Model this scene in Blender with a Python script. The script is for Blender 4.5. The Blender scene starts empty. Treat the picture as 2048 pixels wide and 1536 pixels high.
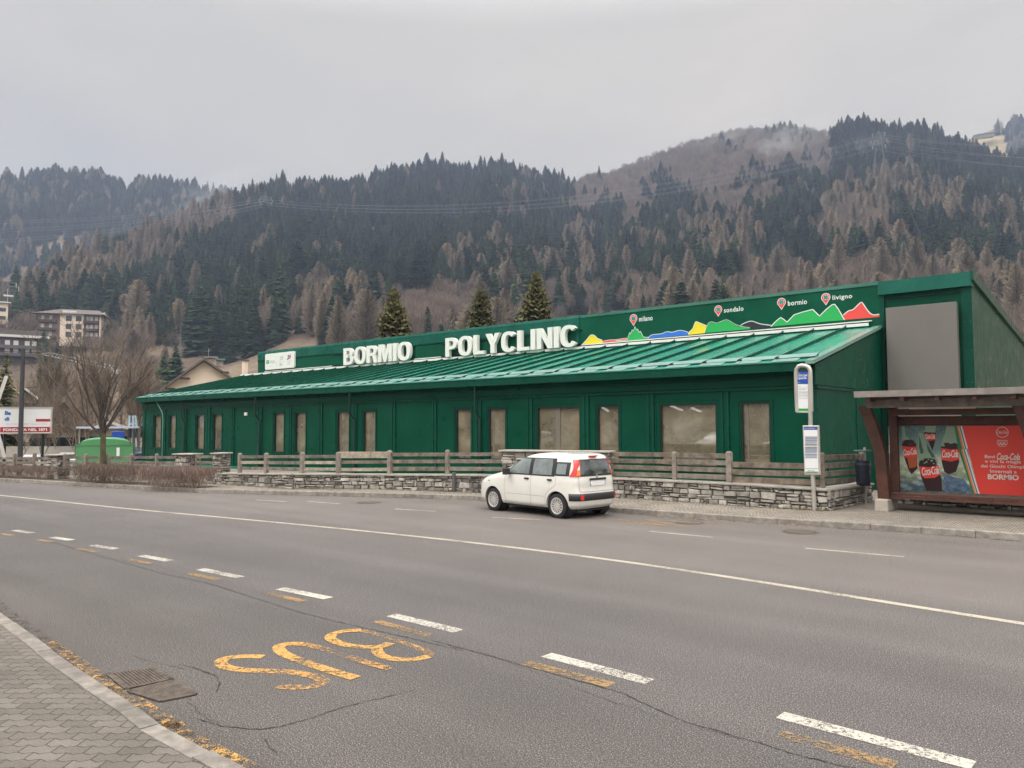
import bpy, bmesh, math, random
import numpy as np
from mathutils import Vector, Matrix
R = math.radians
random.seed(7); rng = np.random.default_rng(7)
SC = bpy.context.scene
COL = SC.collection
# ---------------------------------------------------------------- camera
H = 2.25; F = 1530.0; CX = 1024.0; CY = 768.0
yaw = R(39.76); pitch = math.atan(80/F); roll = 0.0045
f0 = np.array([-math.sin(yaw), math.cos(yaw), 0]); r0 = np.array([math.cos(yaw), math.sin(yaw), 0]); u0 = np.array([0, 0, 1.])
FW = f0*math.cos(pitch)+u0*math.sin(pitch); up_ = -f0*math.sin(pitch)+u0*math.cos(pitch)
RT = r0*math.cos(roll)-up_*math.sin(roll); UP = up_*math.cos(roll)+r0*math.sin(roll)
cd = bpy.data.cameras.new('camera'); cam = bpy.data.objects.new('camera', cd); COL.objects.link(cam)
cam.matrix_world = Matrix(((RT[0], UP[0], -FW[0], 0), (RT[1], UP[1], -FW[1], 0), (RT[2], UP[2], -FW[2], H), (0, 0, 0, 1)))
cd.sensor_width = 36; cd.lens = 36*F/2048; cd.clip_start = 0.05; cd.clip_end = 9000
SC.camera = cam
SC.render.resolution_x = 1024; SC.render.resolution_y = 768
# ---------------------------------------------------------------- sky, sun, exposure
SUN_EL, SUN_AZ = R(52), R(215)      # azimuth from +Y clockwise
W = bpy.data.worlds.new("World"); SC.world = W; W.use_nodes = True
nt = W.node_tree; nt.nodes.clear(); N = nt.nodes.new; L = nt.links.new
def mth(nt, op, a, b=None, clamp=False):
    n = nt.nodes.new('ShaderNodeMath'); n.operation = op; n.use_clamp = clamp
    for i, v in enumerate((a, b)):
        if v is None: continue
        if isinstance(v, (int, float)): n.inputs[i].default_value = v
        else: nt.links.new(v, n.inputs[i])
    return n.outputs[0]
def ramp(nt, fac, stops, interp='LINEAR'):
    n = nt.nodes.new('ShaderNodeValToRGB'); n.color_ramp.interpolation = interp
    e = n.color_ramp.elements
    while len(e) < len(stops): e.new(0.5)
    for el, (p, c) in zip(e, stops):
        el.position = p; el.color = (c, c, c, 1) if isinstance(c, (int, float)) else (*c[:3], 1)
    nt.links.new(fac, n.inputs[0]); return n.outputs[0]
def mixc(nt, fac, a, b, mode='MIX'):
    n = nt.nodes.new('ShaderNodeMix'); n.data_type = 'RGBA'; n.blend_type = mode
    for i, v in ((0, fac), (6, a), (7, b)):
        if isinstance(v, (int, float)): n.inputs[i].default_value = v
        elif isinstance(v, tuple): n.inputs[i].default_value = (*v[:3], 1)
        else: nt.links.new(v, n.inputs[i])
    return n.outputs[2]
def noise(nt, vec, scale, detail=4, rough=.55, dist=0):
    n = nt.nodes.new('ShaderNodeTexNoise'); n.inputs['Scale'].default_value = scale; n.inputs['Detail'].default_value = detail
    n.inputs['Roughness'].default_value = rough; n.inputs['Distortion'].default_value = dist
    if vec is not None: nt.links.new(vec, n.inputs['Vector'])
    return n.outputs[0]
sky = N('ShaderNodeTexSky'); sky.sky_type = 'NISHITA'; sky.sun_disc = False; sky.sun_elevation = SUN_EL; sky.sun_rotation = SUN_AZ
sky.air_density = 1.6; sky.dust_density = 5; sky.ozone_density = 2
tc = N('ShaderNodeTexCoord'); sep = N('ShaderNodeSeparateXYZ'); L(tc.outputs['Generated'], sep.inputs[0])
mp = N('ShaderNodeMapping'); mp.inputs['Scale'].default_value = (1, 1, 3.2); L(tc.outputs['Generated'], mp.inputs[0])
n1 = noise(nt, mp.outputs[0], 1.6, 5, .5, .3)
n2 = noise(nt, mp.outputs[0], 5.0, 6, .55)
cl = mth(nt, 'ADD', mth(nt, 'MULTIPLY', n1, .7), mth(nt, 'MULTIPLY', n2, .3))
ccol = ramp(nt, cl, [(.32, (5.7, 5.65, 5.6)), (.5, (6.55, 6.25, 5.95)), (.68, (7.5, 6.95, 6.4))])
elev = ramp(nt, sep.outputs[2], [(0, (.92, .895, .83)), (.15, (.94, .91, .835)), (.30, (.98, .945, .865)), (.47, (1.05, 1.02, .95)), (.7, 3.3), (1, 4.0)])
vd = N('ShaderNodeVectorMath'); vd.operation = 'DOT_PRODUCT'; L(tc.outputs['Generated'], vd.inputs[0]); vd.inputs[1].default_value = (math.sin(yaw), -math.cos(yaw), .15)
elev = mixc(nt, 1, elev, ramp(nt, vd.outputs['Value'], [(0, 1), (.25, 1.5), (.8, 2.5)]), 'MULTIPLY')
vr = N('ShaderNodeVectorMath'); vr.operation = 'DOT_PRODUCT'; L(tc.outputs['Generated'], vr.inputs[0]); vr.inputs[1].default_value = (math.cos(yaw)*.5, math.sin(yaw)*.5, 0)
elev = mixc(nt, 1, elev, ramp(nt, mth(nt, 'ADD', vr.outputs['Value'], .5), [(.2, (.93, .94, .95)), (.8, (1.10, 1.08, 1.06))]), 'MULTIPLY')
cc = mixc(nt, 1, ccol, elev, 'MULTIPLY')
fin = mixc(nt, .96, sky.outputs[0], cc)
bg = N('ShaderNodeBackground'); bg.inputs['Strength'].default_value = 0.1; L(fin, bg.inputs[0])
wo = N('ShaderNodeOutputWorld'); L(bg.outputs[0], wo.inputs[0])
sl = bpy.data.lights.new('sun', 'SUN'); sl.energy = 1.3; sl.angle = R(25); sl.color = (1, .95, .88)
so = bpy.data.objects.new('sun', sl); COL.objects.link(so)
sd = Vector((math.sin(SUN_AZ)*math.cos(SUN_EL), math.cos(SUN_AZ)*math.cos(SUN_EL), math.sin(SUN_EL)))
so.rotation_euler = sd.to_track_quat('Z', 'Y').to_euler(); so.location = (0, 0, 60)
SC.view_settings.view_transform = 'Standard'; SC.view_settings.look = 'None'; SC.view_settings.exposure = 0; SC.view_settings.gamma = 1
SC.cycles.max_bounces = 6; SC.cycles.volume_bounces = 0; SC.cycles.use_denoising = True
# ---------------------------------------------------------------- photo pixel -> world helpers
def ray(x, y):
    d = FW*F+RT*(x-CX)-UP*(y-CY); return d/np.linalg.norm(d)
def proj(p):
    v = np.array(p, float)-np.array([0, 0, H]); z = v@FW
    return CX+F*(v@RT)/z, CY-F*(v@UP)/z
def gp(x, y, z=0.0):
    d = ray(x, y); t = (z-H)/d[2]; return np.array([d[0]*t, d[1]*t, z])
def aty(x, y, Y):
    d = ray(x, y); t = Y/d[1]; return np.array([d[0]*t, Y, H+d[2]*t])
def atx(x, y, X):
    d = ray(x, y); t = X/d[0]; return np.array([X, d[1]*t, H+d[2]*t])
def atr(x, y, r):
    d = ray(x, y); t = r/math.hypot(d[0], d[1]); return np.array([d[0]*t, d[1]*t, H+d[2]*t])
# ---------------------------------------------------------------- materials
MATS = {}
def mat(name, col, rough=.6, metal=0, spec=.5, var=0, vscale=3, bump=0, bscale=40, coat=0, island=0, dirt=0, obj=False):
    if name in MATS: return MATS[name]
    m = bpy.data.materials.new(name); m.use_nodes = True; MATS[name] = m
    t = m.node_tree; b = t.nodes['Principled BSDF']
    b.inputs['Roughness'].default_value = rough; b.inputs['Metallic'].default_value = metal
    b.inputs['Specular IOR Level'].default_value = spec; b.inputs['Coat Weight'].default_value = coat
    b.inputs['Base Color'].default_value = (*col, 1)
    tcn = t.nodes.new('ShaderNodeTexCoord'); v = tcn.outputs['Object']
    c = None
    if var:
        nf = noise(t, v, vscale, 5, .6)
        lo = tuple(x*(1-var) for x in col); hi = tuple(min(1, x*(1+var)) for x in col)
        c = ramp(t, nf, [(.3, lo), (.7, hi)])
    if island:
        g = t.nodes.new('ShaderNodeNewGeometry')
        r_ = ramp(t, g.outputs['Random Per Island'], [(0, 1-island), (1, 1+island)])
        c = mixc(t, 1, c if c is not None else col, r_, 'MULTIPLY')
    if dirt:
        nf = noise(t, v, 1.3, 8, .7); msk = ramp(t, nf, [(.48, 0), (.72, dirt)])
        c = mixc(t, msk, c if c is not None else col, tuple(x*.35+.02 for x in col))
    if c is not None: t.links.new(c, b.inputs['Base Color'])
    if bump:
        bp = t.nodes.new('ShaderNodeBump'); bp.inputs['Strength'].default_value = bump; bp.inputs['Distance'].default_value = .01
        t.links.new(noise(t, v, bscale, 4), bp.inputs['Height']); t.links.new(bp.outputs[0], b.inputs['Normal'])
    return m
# ---------------------------------------------------------------- mesh builder
ROOTLOC = {}
class MB:
    def __init__(s): s.v = []; s.f = []; s.m = []; s.mats = []
    def mi(s, m):
        if m is None: return 0
        if m not in s.mats: s.mats.append(m)
        return s.mats.index(m)
    def add(s, vs, fs, m=None):
        k = len(s.v); i = s.mi(m)
        s.v += [tuple(map(float, p)) for p in vs]
        s.f += [tuple(k+q for q in f) for f in fs]; s.m += [i]*len(fs); return s
    def box(s, a, b, m=None, rot=0, piv=None):
        x0, y0, z0 = a; x1, y1, z1 = b
        vs = [(x, y, z) for z in (z0, z1) for y in (y0, y1) for x in (x0, x1)]
        if rot:
            px, py = piv if piv else ((x0+x1)/2, (y0+y1)/2); c, n = math.cos(rot), math.sin(rot)
            vs = [(px+(x-px)*c-(y-py)*n, py+(x-px)*n+(y-py)*c, z) for x, y, z in vs]
        return s.add(vs, [(0, 2, 3, 1), (4, 5, 7, 6), (0, 1, 5, 4), (2, 6, 7, 3), (0, 4, 6, 2), (1, 3, 7, 5)], m)
    def bbar(s, p, q, w, h, m=None, up=(0, 0, 1)):     # rectangular bar from p to q
        p = Vector(p); q = Vector(q); d = (q-p).normalized(); u = Vector(up)
        sd_ = d.cross(u)
        if sd_.length < 1e-4: sd_ = d.cross(Vector((0, 1, 0)))
        sd_.normalize(); u = sd_.cross(d)
        vs = []
        for c in (p, q):
            for a_, b_ in ((-1, -1), (1, -1), (1, 1), (-1, 1)): vs.append(c+sd_*(a_*w/2)+u*(b_*h/2))
        return s.add(vs, [(0, 1, 2, 3), (7, 6, 5, 4), (0, 4, 5, 1), (1, 5, 6, 2), (2, 6, 7, 3), (3, 7, 4, 0)], m)
    def tube(s, pts, rad, n=8, m=None, cap=True):
        pts = [Vector(p) for p in pts]
        if not hasattr(rad, '__len__'): rad = [rad]*len(pts)
        vs = []; fs = []
        a = None
        for i, p in enumerate(pts):
            d = (pts[min(i+1, len(pts)-1)]-pts[max(i-1, 0)]).normalized()
            if a is None: a = d.cross(Vector((0, 0, 1)) if abs(d.z) < .9 else Vector((1, 0, 0)))
            a = (a-d*a.dot(d)); a = a.normalized() if a.length > 1e-6 else d.orthogonal().normalized(); b = d.cross(a)
            for j in range(n):
                t = 2*math.pi*j/n; vs.append(p+(a*math.cos(t)+b*math.sin(t))*rad[i])
        for i in range(len(pts)-1):
            for j in range(n):
                fs.append((i*n+j, i*n+(j+1) % n, (i+1)*n+(j+1) % n, (i+1)*n+j))
        if cap: fs += [tuple(range(n-1, -1, -1)), tuple((len(pts)-1)*n+j for j in range(n))]
        return s.add(vs, fs, m)
    def ext(s, poly, vec, m=None):    # extruded 3-D polygon
        n = len(poly); v = Vector(vec)
        vs = [Vector(p) for p in poly]+[Vector(p)+v for p in poly]
        fs = [tuple(range(n)), tuple(range(2*n-1, n-1, -1))]+[(i, i+n, (i+1) % n+n, (i+1) % n) for i in range(n)]
        return s.add(vs, fs, m)
    def sheet(s, grid, m=None):       # grid[i][j] of points
        a = len(grid); b = len(grid[0]); vs = [p for r_ in grid for p in r_]
        return s.add(vs, [(i*b+j, i*b+j+1, (i+1)*b+j+1, (i+1)*b+j) for i in range(a-1) for j in range(b-1)], m)
    def build(s, name, m=None, parent=None, smooth=False, bevel=0, fixn=True):
        me = bpy.data.meshes.new(name); o = None
        off = (0, 0, 0)
        root = parent
        while root is not None and root.name not in ROOTLOC: root = root.parent
        if root is not None: off = ROOTLOC[root.name]
        elif parent is None and s.v:
            off = tuple(np.array(s.v).mean(0)[:2])+(min(p[2] for p in s.v),)
        me.from_pydata([(x-off[0], y-off[1], z-off[2]) for x, y, z in s.v], [], s.f)
        ms = s.mats or ([m] if m else [])
        if m and s.mats and m not in s.mats: ms = s.mats
        for k in ms: me.materials.append(k)
        if len(ms) > 1: me.polygons.foreach_set('material_index', s.m)
        if fixn:
            bm = bmesh.new(); bm.from_mesh(me); bmesh.ops.recalc_face_normals(bm, faces=bm.faces); bm.to_mesh(me); bm.free()
        if smooth:
            me.polygons.foreach_set('use_smooth', [True]*len(me.polygons))
            if smooth != 'all' : me.set_sharp_from_angle(angle=R(35))
        me.update()
        o = bpy.data.objects.new(name, me); COL.objects.link(o)
        if parent is not None: o.parent = parent
        else: o.location = off; ROOTLOC[o.name] = off
        if bevel:
            b = o.modifiers.new('bevel', 'BEVEL'); b.width = bevel; b.segments = 2; b.limit_method = 'ANGLE'
        return o
def tag(o, label=None, cat=None, group=None, kind=None):
    if label: o['label'] = label
    if cat: o['category'] = cat
    if group: o['group'] = group
    if kind: o['kind'] = kind
    return o
def thing(name, label, cat, loc=(0, 0, 0), group=None):
    o = bpy.data.objects.new(name, None); COL.objects.link(o); o.empty_display_size = .2
    o.location = tuple(map(float, loc)); ROOTLOC[o.name] = tuple(map(float, loc)); return tag(o, label, cat, group)
TXT = {}
def text_raw(st, offset=0, shear=0, space=1):
    key = (st, offset, shear, space)
    if key in TXT: return TXT[key]
    cu = bpy.data.curves.new('txt', 'FONT'); cu.body = st; cu.offset = offset; cu.shear = shear; cu.space_character = space
    cu.resolution_u = 6; cu.fill_mode = 'BOTH'; cu.size = 1
    ob = bpy.data.objects.new('txt', cu); me = bpy.data.meshes.new_from_object(ob)
    v = np.array([tuple(p.co) for p in me.vertices]); f = [tuple(p.vertices) for p in me.polygons]
    bpy.data.objects.remove(ob); bpy.data.curves.remove(cu); bpy.data.meshes.remove(me)
    TXT[key] = (v, f); return TXT[key]
def text_on(mb, st, org, ux, uy, width=None, height=1.0, depth=0, nrm=None, m=None, offset=0, shear=0, space=1, fit_h=True):
    """letters with lower-left at org, width along ux and height along uy; depth along nrm makes them solid"""
    v, f = text_raw(st, offset, shear, space)
    mn = v.min(0); mx = v.max(0)
    sy = height/((mx[1]-mn[1]) if fit_h else 0.72); sx = width/(mx[0]-mn[0]) if width else sy
    org = np.array(org, float); ux = np.array(ux, float); uy = np.array(uy, float)
    P = [org+ux*((p[0]-mn[0])*sx)+uy*((p[1]-(mn[1] if fit_h else 0))*sy) for p in v]
    if depth:
        nv = np.array(nrm, float)*depth; n = len(P)
        edges = {}
        for fa in f:
            for i in range(len(fa)):
                a, b = fa[i], fa[(i+1) % len(fa)]
                edges[(a, b)] = 1
        side = [(a, b, b+n, a+n) for (a, b) in edges if (b, a) not in edges]
        mb.add(P+[p+nv for p in P], f+[tuple(q+n for q in reversed(fa)) for fa in f]+side, m)
    else: mb.add(P, f, m)
    return mb
# ================================================================ SETTING
def newmat(name, rough=.85):
    m = bpy.data.materials.new(name); m.use_nodes = True; MATS[name] = m
    t = m.node_tree; b = t.nodes['Principled BSDF']; b.inputs['Roughness'].default_value = rough
    b.inputs['Specular IOR Level'].default_value = .3
    g = t.nodes.new('ShaderNodeNewGeometry'); return m, t, b, g.outputs['Position']
def mapping(t, v, rot=0, sc=(1, 1, 1)):
    mp = t.nodes.new('ShaderNodeMapping'); mp.inputs['Rotation'].default_value = (0, 0, rot); mp.inputs['Scale'].default_value = sc
    t.links.new(v, mp.inputs[0]); return mp.outputs[0]
def setbump(t, b, h, st=.5, dist=.01):
    bp = t.nodes.new('ShaderNodeBump'); bp.inputs['Strength'].default_value = st; bp.inputs['Distance'].default_value = dist
    t.links.new(h, bp.inputs['Height']); t.links.new(bp.outputs[0], b.inputs['Normal'])
def asphalt():
    m, t, b, P = newmat('asphalt', .8)
    s = t.nodes.new('ShaderNodeSeparateXYZ'); t.links.new(P, s.inputs[0])
    wob = mth(t, 'MULTIPLY', mth(t, 'SUBTRACT', noise(t, P, .5, 3), .5), .8)
    yy = mth(t, 'ADD', s.outputs[1], wob)
    bay = ramp(t, mth(t, 'MULTIPLY', yy, .05), [(.12, (.098, .088, .079)), (.21, (.100, .092, .087)), (.34, (.108, .100, .097)), (.50, (.128, .118, .112)), (.58, (.150, .135, .124)), (.84, (.142, .127, .115))])
    # long worn tracks along the lanes
    tr = noise(t, mapping(t, P, 0, (.06, 1.1, 1)), 1.0, 3, .5)
    c = mixc(t, .8, bay, ramp(t, tr, [(.3, .86), (.7, 1.12)]), 'MULTIPLY')
    big = noise(t, P, .45, 5, .6)
    c = mixc(t, .8, c, ramp(t, big, [(.3, .88), (.7, 1.1)]), 'MULTIPLY')
    n_ = noise(t, P, 95, 2, .6); c = mixc(t, .9, c, ramp(t, n_, [(.34, .18), (.5, .88), (.59, 1.35), (.67, 3.6)]), 'MULTIPLY')
    n3 = noise(t, P, 30, 3, .7); c = mixc(t, .8, c, ramp(t, n3, [(.35, .78), (.65, 1.2)]), 'MULTIPLY')
    t.links.new(c, b.inputs['Base Color']); setbump(t, b, n_, .45, .004)
    return m
def dist_edge(t, v, scale, rand=1):
    n = t.nodes.new('ShaderNodeTexVoronoi'); n.feature = 'DISTANCE_TO_EDGE'; n.inputs['Scale'].default_value = scale; n.inputs['Randomness'].default_value = rand
    t.links.new(v, n.inputs['Vector']); return n.outputs[0]
def pavers(name, rot, bw, bh, wave, wlen, c1, c2, mort, msize, arc=False):
    m, t, b, P = newmat(name, .85)
    v = mapping(t, P, rot)
    s = t.nodes.new('ShaderNodeSeparateXYZ'); t.links.new(v, s.inputs[0])
    if arc: w = mth(t, 'ABSOLUTE', mth(t, 'SINE', mth(t, 'MULTIPLY', s.outputs[0], math.pi/wlen)))
    else: w = mth(t, 'PINGPONG', s.outputs[0], wlen)
    dst = mth(t, 'MULTIPLY', w, wave)
    nz = mth(t, 'MULTIPLY', noise(t, P, 5, 4), .05)
    y2 = mth(t, 'ADD', mth(t, 'ADD', s.outputs[1], dst), nz)
    cb = t.nodes.new('ShaderNodeCombineXYZ'); t.links.new(s.outputs[0], cb.inputs[0]); t.links.new(y2, cb.inputs[1])
    br = t.nodes.new('ShaderNodeTexBrick'); t.links.new(cb.outputs[0], br.inputs['Vector'])
    br.inputs['Scale'].default_value = 1; br.inputs['Brick Width'].default_value = bw; br.inputs['Row Height'].default_value = bh
    br.inputs['Mortar Size'].default_value = msize; br.inputs['Mortar Smooth'].default_value = .4
    br.inputs['Color1'].default_value = (*c1, 1); br.inputs['Color2'].default_value = (*c2, 1); br.inputs['Mortar'].default_value = (*mort, 1)
    c = mixc(t, .9, br.outputs[0], ramp(t, noise(t, P, .9, 6, .65), [(.3, .72), (.65, 1.12)]), 'MULTIPLY')
    c = mixc(t, .8, c, ramp(t, noise(t, P, 60, 3, .7), [(.3, .75), (.7, 1.2)]), 'MULTIPLY')
    t.links.new(c, b.inputs['Base Color'])
    setbump(t, b, mth(t, 'SUBTRACT', noise(t, P, 40, 3), mth(t, 'MULTIPLY', br.outputs['Fac'], 1.6)), .6, .008)
    return m
def soil(name, c1, c2, sc=.6):
    m, t, b, P = newmat(name, .95)
    c = ramp(t, noise(t, P, sc, 8, .65), [(.35, c1), (.65, c2)])
    c = mixc(t, .8, c, ramp(t, noise(t, P, sc*30, 4, .7), [(.35, .7), (.65, 1.25)]), 'MULTIPLY')
    t.links.new(c, b.inputs['Base Color']); setbump(t, b, noise(t, P, sc*25, 4), .5, .03); return m
ASPH = asphalt()
COB = pavers('cobbles', 0, .12, .105, .30, 1.05, (.33, .295, .245), (.24, .215, .18), (.075, .066, .055), .011, True)
PAV = pavers('zigzag_pavers', R(-38), .22, .11, .5, .055, (.185, .165, .142), (.135, .12, .104), (.06, .053, .045), .005)
EARTH = soil('earth', (.10, .08, .06), (.19, .16, .12))
KERB = mat('kerb_stone', (.255, .23, .20), .88, var=.35, vscale=7, bump=.8, bscale=60, dirt=.75, island=.15)
# far kerb, wall foot and near kerb as plan polylines
KF = [gp(*p)[:2] for p in [(2048, 1082), (1700, 1057), (1400, 1038), (1230, 1025), (960, 1001), (700, 993), (400, 985), (200, 974), (0, 963)]]
KF = [np.array((60., 18.4)), np.array((12., 17.7))]+KF
dl = KF[-1]-KF[-2]; KF += [KF[-1]+dl*1.5+np.array((0, -.8)), KF[-1]+dl*5+np.array((0, -8.))]
KN = [np.array((60., 3.2)), np.array((8., 2.85))]+[gp(*p, .12)[:2] for p in [(480, 1530), (300, 1427), (150, 1330), (0, 1222)]]
KN[0][1] = 2.75; KN[1][1] = 2.72; KN.pop(2) if False else None; KN += [np.array((-14.0, KN[-1][1]+.25)), np.array((-26, 3.0)), np.array((-90, -9))]; print('KN', KN)
def smooth_poly(pts, n=8):
    pts = [np.array(p, float) for p in pts]; out = []
    for i in range(len(pts)-1):
        p0 = pts[max(i-1, 0)]; p1 = pts[i]; p2 = pts[i+1]; p3 = pts[min(i+2, len(pts)-1)]
        for k in range(n):
            t = k/n; out.append(.5*((2*p1)+(-p0+p2)*t+(2*p0-5*p1+4*p2-p3)*t*t+(-p0+3*p1-3*p2+p3)*t**3))
    out.append(pts[-1]); return out
KFs = smooth_poly(KF, 6); KNs = smooth_poly(KN, 6)
def offset_poly(pts, d):
    out = []
    for i, p in enumerate(pts):
        t = pts[min(i+1, len(pts)-1)]-pts[max(i-1, 0)]; t = t/np.linalg.norm(t); out.append(p+np.array((-t[1], t[0]))*d)
    return out
def resample(pts, step):
    pts = [np.array(p, float) for p in pts]; out = [pts[0]]; acc = 0
    for a, b in zip(pts, pts[1:]):
        l = np.linalg.norm(b-a); s = step-acc
        while s <= l: out.append(a+(b-a)*s/l); s += step
        acc = (l-(s-step))
    return out
g = MB(); S = 3200
g.add([(-S, -S, -1.05), (S, -S, -1.05), (S, S, -1.05), (-S, S, -1.05)], [(0, 1, 2, 3)])
tag(g.build('ground', soil('ground_soil', (.12, .10, .07), (.20, .17, .12), .05)), kind='structure')
# road
n = 60
def samp(pts, n, x0, x1):   # sample polyline by X
    xs = np.array([p[0] for p in pts])[::-1]; ys = np.array([p[1] for p in pts])[::-1]
    X = np.linspace(x0, x1, n); return [(x, float(np.interp(x, xs, ys))) for x in X]
a = samp(KFs, 120, -90, 55); b = samp(KNs, 120, -90, 55)
r_ = MB(); grid = []
for (x, y0), (_, y1) in zip(a, b): grid.append([(x, y1+(y0-y1)*j/6, 0.0) for j in range(7)])
r_.sheet(grid); tag(r_.build('road', ASPH), kind='structure')
# pavements
p_ = MB(); p_.sheet([[(x, y+.14, .115), (x, y+3, .12), (x, y+9, .12)] for x, y in samp(KFs, 120, -60, 55)])
tag(p_.build('far_pavement', COB), kind='structure')
p_ = MB(); p_.sheet([[(x, y-.14, .115), (x, y-6, .115), (x, y-14, .115)] for x, y in b])
tag(p_.build('near_pavement', PAV), kind='structure')
def kerbs(name, pts, side, w, h, step):
    mb = MB(); q = resample(pts, step)
    rr = random.Random(3)
    for i in range(len(q)-1):
        a, b = q[i], q[i+1]
        if a[0] < -60 or a[0] > 30: continue
        t = (b-a)/np.linalg.norm(b-a); nn = np.array((-t[1], t[0]))*side
        a = a+t*.004; b = b-t*.004; j = rr.uniform(-.006, .006); hh = h+rr.uniform(-.006, .006)
        o = nn*(-.006+j)
        c = .012
        prof = [(0, 0), (0.008, hh-c), (c+.008, hh), (w, hh), (w, 0)]
        vs = [(a[0]+nn[0]*u+o[0], a[1]+nn[1]*u+o[1], z-.03 if z == 0 else z) for u, z in prof]
        mb.ext(vs, (b[0]-a[0], b[1]-a[1], 0))
    return tag(mb.build(name, KERB, bevel=.004), kind='structure')
kerbs('far_kerb', KFs, -1, .16, .125, .95)
kerbs('near_kerb', KNs, 1, .15, .125, .72)
# gutter dirt along the kerbs
DIRT = mat('gutter_dirt', (.055, .047, .037), .95, var=.5, vscale=8)
RZ = [0]
def ribbon(mb, pts, w, z, m=None, jag=0, rr=random):
    RZ[0] = (RZ[0]+1) % 8; z = z+RZ[0]*.00035
    pts = [np.array(p[:2], float) for p in pts]; L_ = []; Rr = []
    for i, p in enumerate(pts):
        t = pts[min(i+1, len(pts)-1)]-pts[max(i-1, 0)]; t = t/(np.linalg.norm(t)+1e-9); nn = np.array((-t[1], t[0]))
        ww = w*(1+rr.uniform(-jag, jag)) if jag else w
        L_.append((*(p+nn*ww/2), z)); Rr.append((*(p-nn*ww/2), z))
    mb.sheet([L_, Rr], m)
def jagged(pts, step, amp, rr):
    q = resample(pts, step); return [p+np.array((rr.uniform(-amp, amp), rr.uniform(-amp, amp))) for p in q]
rr = random.Random(11)
# worn paint
def paint(name, col, wear, sc=26, rough=.7):
    m, t, b, P = newmat(name, rough)
    b.inputs['Base Color'].default_value = (*col, 1)
    n1_ = noise(t, P, sc, 6, .75); n2_ = noise(t, P, 1.7, 3, .5)
    f = mth(t, 'ADD', mth(t, 'MULTIPLY', n1_, .7), mth(t, 'MULTIPLY', n2_, .3))
    n4_ = noise(t, P, 110, 2, .6); f = mth(t, 'ADD', mth(t, 'MULTIPLY', f, .72), mth(t, 'MULTIPLY', n4_, .28))
    al = ramp(t, f, [(wear-.018, 0), (wear+.025, 1)])
    c = mixc(t, .7, col, ramp(t, noise(t, P, 50, 3), [(.3, .75), (.7, 1.15)]), 'MULTIPLY'); t.links.new(c, b.inputs['Base Color'])
    t.links.new(al, b.inputs['Alpha']); return m
WP = paint('white_paint', (.50, .475, .41), .468); WPO = paint('worn_white_paint', (.44, .40, .33), .47)
WPL = paint('line_white_paint', (.46, .42, .34), .455)
OP = paint('orange_paint', (.50, .28, .08), .47); OPF = paint('faded_orange_paint', (.33, .215, .10), .49)
OPV = paint('chipped_orange_paint', (.50, .29, .09), .525, 12)
mk = MB(); ribbon(mk, smooth_poly([gp(*p)[:2] for p in [(-200, 975), (0, 991), (250, 1017), (500, 1040), (750, 1064.5), (1000, 1092), (1250, 1124), (1500, 1161), (1750, 1201), (2048, 1248), (2400, 1303)]], 8), .135, .004, WPL)
tag(mk.build('centre_line_marking'), kind='structure')
mk = MB()
for q in [((30, 1061), (62, 1066)), ((105, 1075), (142, 1080.5)), ((186, 1091), (230, 1098)), ((284, 1112), (338, 1122)), ((402, 1139), (479, 1155)), ((562, 1178), (655, 1197)), ((785, 1231), (915, 1262)), ((1096, 1311), (1295, 1363)), ((1565, 1432), (1940, 1530)), ((2300, 1625), (2900, 1780))]:
    a, b = gp(*q[0])[:2], gp(*q[1])[:2]; d = (b-a)/np.linalg.norm(b-a); ribbon(mk, [a-d*.02, (a+b)/2, b+d*.02], .165, .004, WP)
tag(mk.build('white_dash_marking'), kind='structure')
mk = MB()
for q in [((0, 1067.5), (25, 1071)), ((75, 1080), (104, 1084)), ((155, 1098), (192, 1104)), ((254, 1119), (300, 1128)), ((378, 1147), (437, 1159.5)), ((533, 1187), (608, 1203)), ((752, 1243), (858, 1271))]:
    a, b = gp(*q[0])[:2], gp(*q[1])[:2]; ribbon(mk, [a, (a+b)/2, b], .12, .004, OP if q[0][0] < 0 else OPF)
for q in [((1050, 1326), (1222, 1371)), ((1562, 1468), (1790, 1532))]:
    a, b = gp(*q[0])[:2], gp(*q[1])[:2]; ribbon(mk, [a, (a+b)/2, b], .15, .004, OPF)
tag(mk.build('orange_dash_marking'), kind='structure')
mk = MB()
for q in [((1300, 1063), (1425, 1075)), ((1610, 1097), (1808, 1114)), ((985, 1035), (1080, 1040)), ((790, 1018), (872, 1023)), ((615, 1003), (680, 1008)), ((512, 1000), (572, 1003.5))]:
    a, b = gp(*q[0])[:2], gp(*q[1])[:2]; ribbon(mk, [a, (a+b)/2, b], .10, .004, WPO)
tag(mk.build('far_bay_line_marking'), kind='structure')
mk = MB()
zz = [(1235, 1039), (1330, 1050), (1240, 1046), (1370, 1054), (1290, 1039), (1400, 1046), (1440, 1045)]
for i in range(len(zz)-1): ribbon(mk, [gp(*zz[i])[:2], gp(*zz[i+1])[:2]], .09, .004, OPF)
kk = [p+np.array((0, -.12)) for p in KFs if -9.6 < p[0] < -5]
ribbon(mk, kk, .10, .0045, OPV)
tag(mk.build('far_orange_marking'), kind='structure')
mk = MB(); kk = [p+np.array((0, .17)) for p in smooth_poly(KN, 20) if -9 < p[0] < 3]
ribbon(mk, kk, .11, .0065, OPV); tag(mk.build('kerb_orange_marking'), kind='structure')
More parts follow.
